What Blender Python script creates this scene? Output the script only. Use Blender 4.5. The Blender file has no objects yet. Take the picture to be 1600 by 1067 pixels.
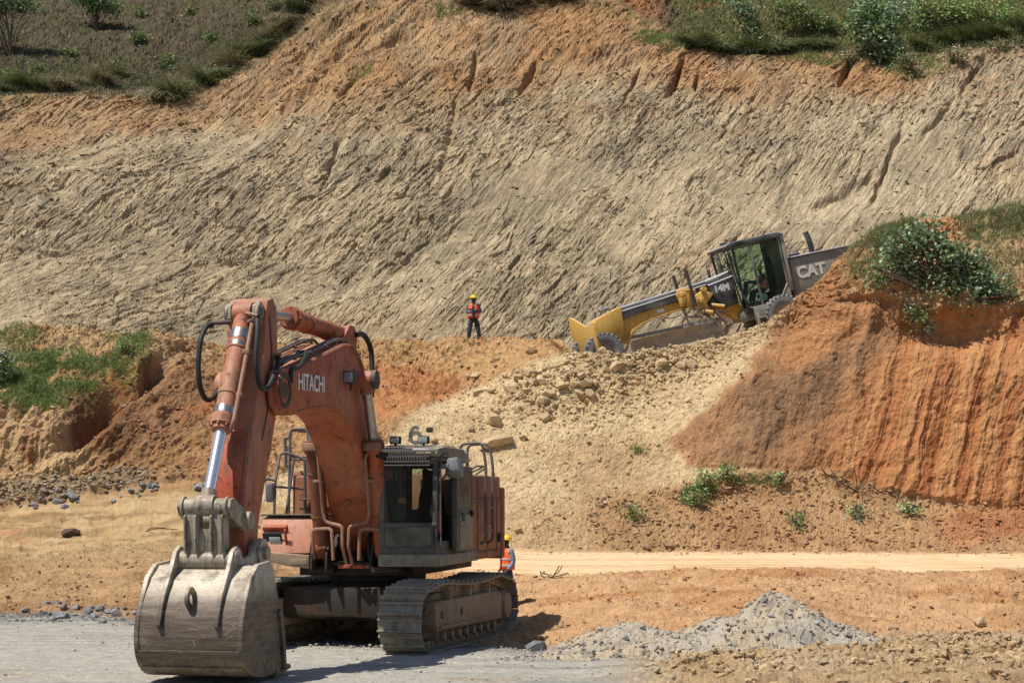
import bpy, bmesh, math, random, sys
import numpy as np
from mathutils import Vector, Matrix
PI = math.pi
scene = bpy.context.scene
COL = scene.collection

# ---------------------------------------------------------------- camera
F_PX, HORIZON, CAM_Z = 2650.0, 780.0, 2.5       # focal length in photo pixels (1600 wide)
cam_data = bpy.data.cameras.new('camera')
cam = bpy.data.objects.new('camera', cam_data)
COL.objects.link(cam)
cam.location = (0, 0, CAM_Z)
cam.rotation_euler = (math.radians(90), 0, 0)
cam_data.sensor_width = 36.0
cam_data.lens = F_PX / 1600.0 * 36.0
cam_data.shift_y = (HORIZON - 533.5) / 1600.0
cam_data.clip_start = 0.5
cam_data.clip_end = 600.0
scene.camera = cam

# ---------------------------------------------------------------- sky and sun
SUN_TO = Vector((-0.43, -0.26, 0.95)).normalized()      # direction towards the sun
elev = math.asin(SUN_TO.z)
azim = math.atan2(SUN_TO.x, SUN_TO.y)
world = bpy.data.worlds.new('World')
scene.world = world
world.use_nodes = True
wn = world.node_tree
wn.nodes.clear()
w_out = wn.nodes.new('ShaderNodeOutputWorld')
w_bg = wn.nodes.new('ShaderNodeBackground')
w_sky = wn.nodes.new('ShaderNodeTexSky')
w_sky.sky_type = 'NISHITA'
w_sky.sun_disc = False
w_sky.sun_elevation = elev
w_sky.sun_rotation = azim
w_sky.altitude = 1500
w_sky.dust_density = 2.0
w_bg.inputs['Strength'].default_value = 0.085
wn.links.new(w_sky.outputs[0], w_bg.inputs['Color'])
wn.links.new(w_bg.outputs[0], w_out.inputs['Surface'])
sun_data = bpy.data.lights.new('sun', 'SUN')
sun_data.energy = 4.4
sun_data.angle = math.radians(0.5)
sun_data.color = (1.0, 0.955, 0.88)
sun = bpy.data.objects.new('sun', sun_data)
COL.objects.link(sun)
sun.location = (-30, -10, 60)
sun.rotation_euler = SUN_TO.to_track_quat('Z', 'Y').to_euler()

scene.view_settings.view_transform = 'Standard'
scene.view_settings.look = 'None'
scene.view_settings.exposure = 0.36
scene.view_settings.gamma = 1.0
scene.cycles.max_bounces = 6
scene.cycles.diffuse_bounces = 3
scene.cycles.use_adaptive_sampling = True

def px3(x, y, D):
    return Vector(((x - 800.0) / F_PX * D, D, CAM_Z + (HORIZON - y) / F_PX * D))

def srgb(r, g, b):
    f = lambda c: (c / 255.0 / 12.92) if c / 255.0 <= 0.04045 else ((c / 255.0 + 0.055) / 1.055) ** 2.4
    return (f(r), f(g), f(b))

# ---------------------------------------------------------------- object helpers
def put(o, parent=None):
    COL.objects.link(o)
    if parent is not None:
        o.parent = parent
    return o

def tag(o, label=None, cat=None, group=None, kind=None):
    if label: o['label'] = label
    if cat: o['category'] = cat
    if group: o['group'] = group
    if kind: o['kind'] = kind
    return o

def thing(name, label, cat, loc=(0, 0, 0), rotz=0.0, group=None, kind=None):
    o = bpy.data.objects.new(name, None)
    o.location = loc
    o.rotation_euler = (0, 0, rotz)
    o.empty_display_size = 0.3
    put(o)
    return tag(o, label, cat, group, kind)

# ---------------------------------------------------------------- numpy noise
class Noise:
    def __init__(self, seed):
        r = np.random.RandomState(seed)
        p = r.permutation(256)
        self.p = np.concatenate([p, p, p]).astype(np.int32)
        g = r.normal(size=(256, 3)); g /= np.linalg.norm(g, axis=1)[:, None]
        self.g = g.astype(np.float32)
        self.rnd = r.rand(256, 4).astype(np.float32)
    def h2(self, i, j):
        return self.p[self.p[i & 255] + (j & 255)]
    def n2(self, x, y):
        i = np.floor(x).astype(np.int32); j = np.floor(y).astype(np.int32)
        fx = (x - i).astype(np.float32); fy = (y - j).astype(np.float32)
        u = fx * fx * fx * (fx * (fx * 6 - 15) + 10); v = fy * fy * fy * (fy * (fy * 6 - 15) + 10)
        def c(di, dj):
            h = self.h2(i + di, j + dj)
            return self.g[h, 0] * (fx - di) + self.g[h, 1] * (fy - dj)
        a = c(0, 0); b = c(1, 0); d = c(0, 1); e = c(1, 1)
        return 1.6 * ((a + u * (b - a)) * (1 - v) + (d + u * (e - d)) * v)
    def fbm(self, x, y, octv=5, gain=0.5, lac=2.03):
        s = 0; a = 1.0; t = 0
        for o in range(octv):
            s = s + a * self.n2(x + 17.3 * o, y - 9.1 * o); t += a
            x = x * lac; y = y * lac; a *= gain
        return s / t ** 0.75
    def ridge(self, x, y, octv=4, gain=0.5, lac=2.1):
        s = 0; a = 1.0; t = 0
        for o in range(octv):
            s = s + a * (1 - 2.2 * np.abs(self.n2(x + 5.7 * o, y + 3.3 * o))); t += a
            x = x * lac; y = y * lac; a *= gain
        return s / t
    def facet(self, x, y, tilt=0.8, jit=0.9):
        """angular, broken-rock height: every Voronoi cell is a randomly tilted plane; returns (height, edge distance, cell random)"""
        i = np.floor(x).astype(np.int32); j = np.floor(y).astype(np.int32)
        best = np.full(x.shape, 9e9, np.float32); b2 = best.copy()
        h = np.zeros(x.shape, np.float32); rid = np.zeros(x.shape, np.float32)
        for di in (-1, 0, 1):
            for dj in (-1, 0, 1):
                k = self.h2(i + di, j + dj)
                r = self.rnd[k]
                dx = x - (i + di + 0.5 + (r[..., 0] - .5) * jit); dy = y - (j + dj + 0.5 + (r[..., 1] - .5) * jit)
                d = (dx * dx + dy * dy).astype(np.float32)
                val = (r[..., 2] - .5) + tilt * (self.g[k, 0] * dx + self.g[k, 1] * dy)
                m = d < best
                b2 = np.where(m, best, np.minimum(b2, d))
                best = np.where(m, d, best); h = np.where(m, val, h); rid = np.where(m, r[..., 3], rid)
        return h, np.sqrt(b2) - np.sqrt(best), rid
NZ = [Noise(s) for s in range(11, 19)]

def sstep(a, b, x):
    t = np.clip((x - a) / (b - a), 0, 1)
    return t * t * (3 - 2 * t)

# ---------------------------------------------------------------- mesh helpers
def mesh_np(name, V, quads=None, tris=None, smooth=False):
    me = bpy.data.meshes.new(name)
    V = np.asarray(V, np.float32)
    loops = []; starts = []; tot = []
    n = 0
    if quads is not None and len(quads):
        q = np.asarray(quads, np.int32); loops.append(q.ravel()); starts.append(np.arange(len(q)) * 4); tot.append(np.full(len(q), 4)); n = len(q) * 4
    if tris is not None and len(tris):
        t = np.asarray(tris, np.int32); loops.append(t.ravel()); starts.append(n + np.arange(len(t)) * 3); tot.append(np.full(len(t), 3))
    loops = np.concatenate(loops); starts = np.concatenate(starts).astype(np.int32); tot = np.concatenate(tot).astype(np.int32)
    me.vertices.add(len(V)); me.vertices.foreach_set('co', V.ravel())
    me.loops.add(len(loops)); me.loops.foreach_set('vertex_index', loops.astype(np.int32))
    me.polygons.add(len(starts)); me.polygons.foreach_set('loop_start', starts); me.polygons.foreach_set('loop_total', tot)
    me.polygons.foreach_set('use_smooth', np.full(len(starts), smooth))
    me.update(calc_edges=True)
    return me

def set_col(me, C, name='Col'):
    at = me.color_attributes.new(name, 'FLOAT_COLOR', 'POINT')
    a = np.ones((len(C), 4), np.float32); a[:, :3] = C
    at.data.foreach_set('color', a.ravel())
# ---------------------------------------------------------------- materials
def nodes_of(name):
    m = bpy.data.materials.new(name); m.use_nodes = True
    nt = m.node_tree; nt.nodes.clear()
    out = nt.nodes.new('ShaderNodeOutputMaterial')
    b = nt.nodes.new('ShaderNodeBsdfPrincipled')
    nt.links.new(b.outputs[0], out.inputs['Surface'])
    return m, nt, b

def nd(nt, typ, **kw):
    n = nt.nodes.new(typ)
    for k, v in kw.items():
        if k in n.inputs.keys(): n.inputs[k].default_value = v
        else: setattr(n, k, v)
    return n

def ramp(nt, src, stops):
    r = nt.nodes.new('ShaderNodeValToRGB')
    e = r.color_ramp.elements
    while len(e) < len(stops): e.new(0.5)
    for el, (p, c) in zip(e, stops):
        el.position = p
        el.color = (c, c, c, 1) if isinstance(c, (int, float)) else (*c, 1)
    nt.links.new(src, r.inputs[0])
    return r.outputs[0]

def mixc(nt, fac, a, b, mode='MIX'):
    m = nt.nodes.new('ShaderNodeMix'); m.data_type = 'RGBA'; m.blend_type = mode
    for sock, v in ((m.inputs[0], fac), (m.inputs[6], a), (m.inputs[7], b)):
        if isinstance(v, (int, float)): sock.default_value = v
        elif isinstance(v, tuple): sock.default_value = (*v, 1) if len(v) == 3 else v
        else: nt.links.new(v, sock)
    return m.outputs[2]

def noise_tex(nt, scale, detail=6, rough=0.6, coord='Object', dist=0.0, stretch=None):
    tc = nt.nodes.new('ShaderNodeTexCoord')
    n = nt.nodes.new('ShaderNodeTexNoise')
    n.inputs['Scale'].default_value = scale; n.inputs['Detail'].default_value = detail
    n.inputs['Roughness'].default_value = rough; n.inputs['Distortion'].default_value = dist
    src = tc.outputs[coord]
    if stretch:
        mp = nt.nodes.new('ShaderNodeMapping'); mp.inputs['Scale'].default_value = stretch
        nt.links.new(src, mp.inputs[0]); src = mp.outputs[0]
    nt.links.new(src, n.inputs['Vector'])
    return n.outputs[0]

def bump(nt, b, src, strength, dist):
    bp = nt.nodes.new('ShaderNodeBump'); bp.inputs['Strength'].default_value = strength; bp.inputs['Distance'].default_value = dist
    nt.links.new(src, bp.inputs['Height'])
    nt.links.new(bp.outputs[0], b.inputs['Normal'])
    return bp

def earth_mat(name, scale=9.0, bstr=0.6, bdist=0.05, var=0.35, chip=None, chip_k=0.5, tilt=0.0, stretch=(1, 1, 1), chip_var=0.25):
    """soil or rock whose own colour comes from the 'Col' attribute, broken up by fine grain and angular chips"""
    m, nt, b = nodes_of(name)
    at = nt.nodes.new('ShaderNodeAttribute'); at.attribute_name = 'Col'
    n1 = noise_tex(nt, scale, 10, 0.75)
    n2 = noise_tex(nt, scale * 0.22, 6, 0.65)
    c = mixc(nt, 1.0, at.outputs['Color'], ramp(nt, n1, [(0.25, 1 - var), (0.75, 1 + var * 0.75)]), 'MULTIPLY')
    c = mixc(nt, 1.0, c, ramp(nt, n2, [(0.3, 0.86), (0.7, 1.12)]), 'MULTIPLY')
    hgt = n1
    if chip:
        tc = nt.nodes.new('ShaderNodeTexCoord')
        ds = noise_tex(nt, chip * .6, 4, 0.6)
        m0 = nt.nodes.new('ShaderNodeMapping'); m0.inputs['Rotation'].default_value = (0, tilt, 0); nt.links.new(tc.outputs['Object'], m0.inputs[0])
        mp = nt.nodes.new('ShaderNodeMapping'); mp.inputs['Scale'].default_value = stretch
        nt.links.new(m0.outputs[0], mp.inputs[0])
        ad = nt.nodes.new('ShaderNodeVectorMath'); ad.operation = 'MULTIPLY_ADD'; ad.inputs[1].default_value = (.5, .5, .5)
        nt.links.new(ds, ad.inputs[0]); nt.links.new(mp.outputs[0], ad.inputs[2])
        hs = []
        for k, sc in enumerate((chip, chip * 2.7)):
            v = nt.nodes.new('ShaderNodeTexVoronoi'); v.inputs['Scale'].default_value = sc; v.inputs['Randomness'].default_value = 1
            nt.links.new(ad.outputs[0], v.inputs['Vector'])
            # each chip is a tilted facet: height = cell-relative position dotted with the cell's random direction
            sub = nt.nodes.new('ShaderNodeVectorMath'); sub.operation = 'SUBTRACT'; nt.links.new(ad.outputs[0], sub.inputs[0]); nt.links.new(v.outputs['Position'], sub.inputs[1])
            cc = nt.nodes.new('ShaderNodeVectorMath'); cc.operation = 'SUBTRACT'; nt.links.new(v.outputs['Color'], cc.inputs[0]); cc.inputs[1].default_value = (.5, .5, .5)
            dt = nt.nodes.new('ShaderNodeVectorMath'); dt.operation = 'DOT_PRODUCT'; nt.links.new(sub.outputs[0], dt.inputs[0]); nt.links.new(cc.outputs[0], dt.inputs[1])
            sp = nt.nodes.new('ShaderNodeSeparateColor'); nt.links.new(v.outputs['Color'], sp.inputs[0])
            mu = nt.nodes.new('ShaderNodeMath'); mu.operation = 'MULTIPLY_ADD'; mu.inputs[1].default_value = 1.6 * chip * (1 if k == 0 else 1.2); nt.links.new(dt.outputs['Value'], mu.inputs[0]); nt.links.new(sp.outputs[0], mu.inputs[2])
            hs.append((mu.outputs[0], sp.outputs[1]))
        w = nt.nodes.new('ShaderNodeMath'); w.operation = 'MULTIPLY_ADD'; w.inputs[1].default_value = 0.4; nt.links.new(hs[1][0], w.inputs[0]); nt.links.new(hs[0][0], w.inputs[2])
        w2 = nt.nodes.new('ShaderNodeMath'); w2.operation = 'MULTIPLY_ADD'; w2.inputs[1].default_value = chip_k; nt.links.new(w.outputs[0], w2.inputs[0]); nt.links.new(n1, w2.inputs[2])
        hgt = w2.outputs[0]
        c = mixc(nt, 1.0, c, ramp(nt, hs[0][1], [(0.0, 1 - chip_var), (1.0, 1 + chip_var * .8)]), 'MULTIPLY')
        c = mixc(nt, 1.0, c, ramp(nt, hs[1][1], [(0.0, 1 - chip_var), (1.0, 1 + chip_var * .8)]), 'MULTIPLY')
    nt.links.new(c, b.inputs['Base Color'])
    b.inputs['Roughness'].default_value = 0.95
    b.inputs['Specular IOR Level'].default_value = 0.12
    bump(nt, b, hgt, bstr, bdist)
    return m

M = {}
M['ground'] = earth_mat('ground_grit', 14, 0.8, 0.05, 0.22, chip=9, chip_k=.35, chip_var=.12)
M['earth'] = earth_mat('loose_earth', 9, 0.8, 0.05, 0.28, chip=6, chip_k=.3, chip_var=.10)
M['rock'] = earth_mat('weathered_shale', 7, 0.8, 0.065, 0.25, chip=2.4, chip_k=.9, tilt=math.radians(57), stretch=(.42, .35, 1.7), chip_var=.17)
M['road'] = earth_mat('compacted_dirt', 11, 0.35, 0.03, 0.12)

def paint(name, base, fade, grime, rust=(0.10, 0.035, 0.015), dusty=(0.42, 0.30, 0.19), wear=0.5, dust=0.5, rough=0.55, scale=1.0, metallic=0.0):
    m, nt, b = nodes_of(name)
    n1 = noise_tex(nt, 1.3 * scale, 7, 0.62)
    n2 = noise_tex(nt, 5.0 * scale, 9, 0.72, dist=0.4)
    n3 = noise_tex(nt, 2.4 * scale, 8, 0.68, stretch=(3.5, 3.5, 0.55))
    n4 = noise_tex(nt, 26 * scale, 4, 0.7)
    c = mixc(nt, ramp(nt, n1, [(0.38, 0.0), (0.68, 0.75)]), base, fade)
    c = mixc(nt, ramp(nt, n3, [(0.45, 0.0), (0.66, 0.85 * wear)]), c, grime)
    c = mixc(nt, ramp(nt, n2, [(0.575, 0.0), (0.635, min(1, wear * 1.1))]), c, rust)
    geo = nt.nodes.new('ShaderNodeNewGeometry')
    sep = nt.nodes.new('ShaderNodeSeparateXYZ'); nt.links.new(geo.outputs['Normal'], sep.inputs[0])
    up = ramp(nt, sep.outputs[2], [(0.25, 0.0), (0.95, dust)])
    n5 = ramp(nt, noise_tex(nt, 3.1 * scale, 8, 0.7), [(0.3, 0.25), (0.65, 1.0)])
    dd = mixc(nt, 1.0, up, n5, 'MULTIPLY')
    film = ramp(nt, noise_tex(nt, 0.9 * scale, 6, 0.65), [(0.42, 0.0), (0.72, dust * 0.6)])
    c = mixc(nt, film, c, dusty)
    c = mixc(nt, dd, c, dusty)
    c = mixc(nt, 0.5, c, mixc(nt, 1.0, c, ramp(nt, n4, [(0.3, 0.7), (0.7, 1.25)]), 'MULTIPLY'))
    nt.links.new(c, b.inputs['Base Color'])
    r = ramp(nt, n2, [(0.3, rough - 0.1), (0.7, min(1, rough + 0.25))])
    nt.links.new(r, b.inputs['Roughness'])
    b.inputs['Metallic'].default_value = metallic
    b.inputs['Specular IOR Level'].default_value = 0.35
    bump(nt, b, n2, 0.25, 0.012)
    return m

M['orange'] = paint('faded_orange_paint', (0.42, 0.085, 0.028), (0.42, 0.14, 0.07), (0.13, 0.05, 0.03), wear=0.75, dust=0.5)
M['orange_arm'] = paint('sunburnt_orange_paint', (0.44, 0.12, 0.055), (0.42, 0.20, 0.12), (0.16, 0.08, 0.05), wear=0.85, dust=0.45)
M['orange_faded'] = paint('chalky_faded_orange_paint', (0.50, 0.21, 0.13), (0.52, 0.28, 0.19), (0.22, 0.11, 0.07), wear=0.4, dust=0.5)  # real fading on tool box and muffler; also brightens the plate behind the cab
M['orange_red'] = paint('worn_red_orange_paint', (0.42, 0.065, 0.022), (0.30, 0.08, 0.04), (0.06, 0.03, 0.02), wear=0.8, dust=0.35)
M['orange_dark'] = paint('oily_orange_paint', (0.20, 0.045, 0.02), (0.25, 0.08, 0.045), (0.03, 0.02, 0.015), wear=0.8, dust=0.25)
M['steel_bucket'] = paint('scoured_bucket_steel', (0.15, 0.125, 0.095), (0.30, 0.255, 0.19), (0.07, 0.05, 0.033), rust=(0.16, 0.075, 0.035), dusty=(0.5, 0.43, 0.33), wear=0.7, dust=0.75, rough=0.6)
def bucket_mat():
    m, nt, b = nodes_of('scoured_and_dusty_bucket_steel')
    tc = nt.nodes.new('ShaderNodeTexCoord'); sp = nt.nodes.new('ShaderNodeSeparateXYZ'); nt.links.new(tc.outputs['Object'], sp.inputs[0])
    n1 = noise_tex(nt, 1.6, 8, .65); n2 = noise_tex(nt, 7, 9, .72, dist=.5); n3 = noise_tex(nt, 3.0, 8, .7, stretch=(1, .35, 6)); n4 = noise_tex(nt, 40, 4, .7)
    zz = nt.nodes.new('ShaderNodeMath'); zz.operation = 'MULTIPLY_ADD'; zz.inputs[1].default_value = .55; nt.links.new(n1, zz.inputs[0]); nt.links.new(sp.outputs[2], zz.inputs[2])
    steel = mixc(nt, ramp(nt, n3, [(.4, 0), (.62, 1)]), (.07, .048, .033), (.155, .12, .088))
    steel = mixc(nt, ramp(nt, n2, [(.55, 0), (.7, .8)]), steel, (.10, .05, .028))
    clay = mixc(nt, ramp(nt, n2, [(.4, 0), (.65, .8)]), (.50, .44, .34), (.34, .28, .21))
    clay = mixc(nt, ramp(nt, n1, [(.50, 0), (.60, .9)]), clay, (.15, .105, .075))
    up = ramp(nt, zz.outputs[0], [(.0, .0), (.985, .0), (1.0, 1.0)])
    mr = nt.nodes.new('ShaderNodeMapRange'); mr.inputs[1].default_value = 1.42; mr.inputs[2].default_value = 1.72; nt.links.new(zz.outputs[0], mr.inputs[0])
    lo = nt.nodes.new('ShaderNodeMapRange'); lo.inputs[1].default_value = .80; lo.inputs[2].default_value = .62; nt.links.new(zz.outputs[0], lo.inputs[0])
    c = mixc(nt, mr.outputs[0], steel, clay)
    c = mixc(nt, lo.outputs[0], c, mixc(nt, ramp(nt, n2, [(.4, 0), (.6, 1)]), (.26, .20, .12), (.12, .085, .055)))
    # scratches
    v = nt.nodes.new('ShaderNodeTexVoronoi'); v.feature = 'DISTANCE_TO_EDGE'; v.inputs['Scale'].default_value = 5
    mp = nt.nodes.new('ShaderNodeMapping'); mp.inputs['Rotation'].default_value = (.6, .3, .2); mp.inputs['Scale'].default_value = (1, .5, 2.2); nt.links.new(tc.outputs['Object'], mp.inputs[0]); nt.links.new(mp.outputs[0], v.inputs['Vector'])
    sc = mixc(nt, 1.0, ramp(nt, v.outputs['Distance'], [(0, .8), (.012, 0)]), ramp(nt, n1, [(.45, 0), (.6, 1)]), 'MULTIPLY')
    c = mixc(nt, sc, c, (.46, .40, .30))
    c = mixc(nt, 1.0, c, ramp(nt, n4, [(.3, .75), (.7, 1.25)]), 'MULTIPLY')
    nt.links.new(c, b.inputs['Base Color'])
    b.inputs['Roughness'].default_value = .55; b.inputs['Metallic'].default_value = .15; b.inputs['Specular IOR Level'].default_value = .4
    bump(nt, b, n2, .35, .015)
    return m
M['steel_bucket'] = bucket_mat()
M['steel_link'] = paint('greasy_link_steel', (0.30, 0.255, 0.19), (0.44, 0.39, 0.30), (0.035, 0.028, 0.022), rust=(0.06, 0.03, 0.02), wear=1.0, dust=0.6, rough=0.5, scale=2.2)
M['steel_dark'] = paint('dark_machine_steel', (0.05, 0.042, 0.036), (0.10, 0.075, 0.055), (0.02, 0.016, 0.013), wear=0.6, dust=0.4, rough=0.7)
M['black_steel'] = paint('near_black_steel', (0.025, 0.02, 0.017), (0.05, 0.035, 0.027), (0.012, 0.01, 0.009), dusty=(.30, .2, .12), wear=0.6, dust=0.3, rough=0.7)  # near-black tone for deck and carbody, darker than the other machine steel
M['frame_brown'] = paint('mud_caked_frame', (0.21, 0.145, 0.095), (0.32, 0.235, 0.155), (0.09, 0.06, 0.04), dusty=(0.45, 0.33, 0.21), wear=0.5, dust=0.9, rough=0.9)
M['shoe'] = paint('scuffed_track_steel', (0.17, 0.16, 0.145), (0.30, 0.25, 0.17), (0.07, 0.06, 0.05), rust=(0.34, 0.22, 0.09), dusty=(0.42, 0.33, 0.21), wear=0.8, dust=0.6, rough=0.55, scale=1.6)
M['cab'] = paint('dusty_charcoal_cab_paint', (0.055, 0.055, 0.05), (0.12, 0.11, 0.09), (0.03, 0.03, 0.028), rust=(0.12, 0.08, 0.05), dusty=(0.33, 0.28, 0.21), wear=0.35, dust=0.55, rough=0.6)
M['cab_sill'] = paint('mud_streaked_cab_sill', (0.20, 0.18, 0.135), (0.30, 0.255, 0.18), (0.08, 0.07, 0.05), dusty=(0.4, 0.33, 0.24), wear=0.5, dust=0.8, rough=0.8)
M['house'] = paint('streaked_rusty_orange_panel', (0.24, 0.085, 0.045), (0.38, 0.10, 0.035), (0.13, 0.075, 0.05), rust=(0.14, 0.06, 0.035), dusty=(0.42, 0.28, 0.18), wear=0.8, dust=0.6, rough=0.65)
M['house_tan'] = paint('dust_browned_orange_panel', (0.27, 0.14, 0.085), (0.36, 0.13, 0.06), (0.15, 0.085, 0.055), rust=(0.42, 0.10, 0.03), dusty=(0.42, 0.30, 0.20), wear=0.7, dust=0.5, rough=0.7)
M['rail'] = paint('grey_handrail_paint', (0.10, 0.09, 0.09), (0.16, 0.13, 0.11), (0.05, 0.04, 0.035), wear=0.4, dust=0.3)

def simple(name, col, rough=0.6, metallic=0.0, bumpy=0.0, var=0.25, scale=12, spec=0.4):
    m, nt, b = nodes_of(name)
    n = noise_tex(nt, scale, 5, 0.6)
    c = mixc(nt, 1.0, col, ramp(nt, n, [(0.3, 1 - var), (0.7, 1 + var)]), 'MULTIPLY')
    nt.links.new(c, b.inputs['Base Color'])
    b.inputs['Roughness'].default_value = rough; b.inputs['Metallic'].default_value = metallic
    b.inputs['Specular IOR Level'].default_value = spec
    if bumpy: bump(nt, b, n, bumpy, 0.02)
    return m
M['chrome'] = simple('polished_chrome_rod', (0.82, 0.80, 0.78), 0.26, 0.85, var=0.06)
M['rod_dull'] = simple('dusty_rod_steel', (0.42, 0.40, 0.37), 0.35, 0.9, var=0.2)
M['rubber'] = simple('black_rubber_hose', (0.022, 0.021, 0.02), 0.6, var=0.4)
M['pipe'] = paint('worn_oil_pipe', (0.30, 0.12, 0.07), (0.32, 0.22, 0.13), (0.07, 0.04, 0.03), wear=0.5, dust=0.3, scale=2)
M['pipe_grey'] = simple('grey_oil_pipe', (0.14, 0.12, 0.10), 0.5, 0.3)
M['black'] = simple('black_plastic', (0.012, 0.012, 0.012), 0.65, var=0.2)
M['seat'] = simple('black_seat_cloth', (0.006, 0.006, 0.006), 0.95, var=0.3, bumpy=0.2, spec=0.1)
M['grey_plastic'] = simple('grey_mirror_plastic', (0.20, 0.205, 0.205), 0.5)
M['lens'] = simple('lamp_lens_glass', (0.34, 0.37, 0.38), 0.18, 0.3, var=0.35, scale=60)
M['white_mark'] = simple('white_lettering', (0.72, 0.70, 0.66), 0.6, var=0.12)
M['grey_plate'] = simple('dusty_dark_grey_plate', (0.17, 0.155, 0.13), 0.7, var=0.2)
M['red_plastic'] = simple('red_plastic', (0.5, 0.02, 0.02), 0.5)
M['plate'] = simple('worn_grey_plate', (0.36, 0.34, 0.30), 0.6, var=0.15)
M['yellow_old'] = simple('dull_yellow_plastic', (0.42, 0.28, 0.03), 0.6)

def glass(name, tint, dirt=(0.25, 0.23, 0.18), amount=0.25):
    m = bpy.data.materials.new(name); m.use_nodes = True
    nt = m.node_tree; nt.nodes.clear()
    out = nt.nodes.new('ShaderNodeOutputMaterial')
    tr = nt.nodes.new('ShaderNodeBsdfTransparent'); tr.inputs[0].default_value = (*tint, 1)
    gl = nt.nodes.new('ShaderNodeBsdfGlossy'); gl.inputs['Roughness'].default_value = 0.05
    df = nt.nodes.new('ShaderNodeBsdfDiffuse'); df.inputs[0].default_value = (*dirt, 1)
    fr = nt.nodes.new('ShaderNodeFresnel'); fr.inputs[0].default_value = 1.18
    m1 = nt.nodes.new('ShaderNodeMixShader'); nt.links.new(fr.outputs[0], m1.inputs[0])
    nt.links.new(tr.outputs[0], m1.inputs[1]); nt.links.new(gl.outputs[0], m1.inputs[2])
    m2 = nt.nodes.new('ShaderNodeMixShader')
    n = noise_tex(nt, 2.2, 8, 0.65)
    nt.links.new(ramp(nt, n, [(0.3, amount * 0.35), (0.75, amount * 1.6)]), m2.inputs[0])
    nt.links.new(m1.outputs[0], m2.inputs[1]); nt.links.new(df.outputs[0], m2.inputs[2])
    nt.links.new(m2.outputs[0], out.inputs['Surface'])
    return m
M['glass'] = glass('dusty_cab_glass', (0.80, 0.84, 0.80), amount=0.035)
M['glass_dirty'] = glass('caked_lower_glass', (0.25, 0.28, 0.24), dirt=(0.20, 0.20, 0.15), amount=0.6)
M['glass_green'] = glass('green_tinted_glass', (0.80, 0.90, 0.83), dirt=(0.12, 0.16, 0.13), amount=0.05)
# ---------------------------------------------------------------- the quarry: one continuous relief, cut into ground, berm, road, bank, bench, cliff and hillside
RES = 1.1
X0, X1 = -190.0, 1800.0
NXC = int((X1 - X0) / 1.45 * RES)
XS = np.linspace(X0, X1, NXC)

def line(st, D, y=None, z=None, sm=1.0):
    st = np.array(st, float)
    d = np.interp(XS, st, D)
    if z is not None: zz = np.interp(XS, st, z)
    else: zz = CAM_Z + (HORIZON - np.interp(XS, st, y)) / F_PX * d
    k = max(3, int(NXC * 0.012 * sm)) | 1
    w = np.hanning(k + 2)[1:-1]; w /= w.sum()
    f = lambda a: np.convolve(np.pad(a, k // 2, mode='edge'), w, mode='valid')
    return np.stack([(XS - 800) / F_PX * f(d), f(d), f(zz)], 1)

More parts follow.
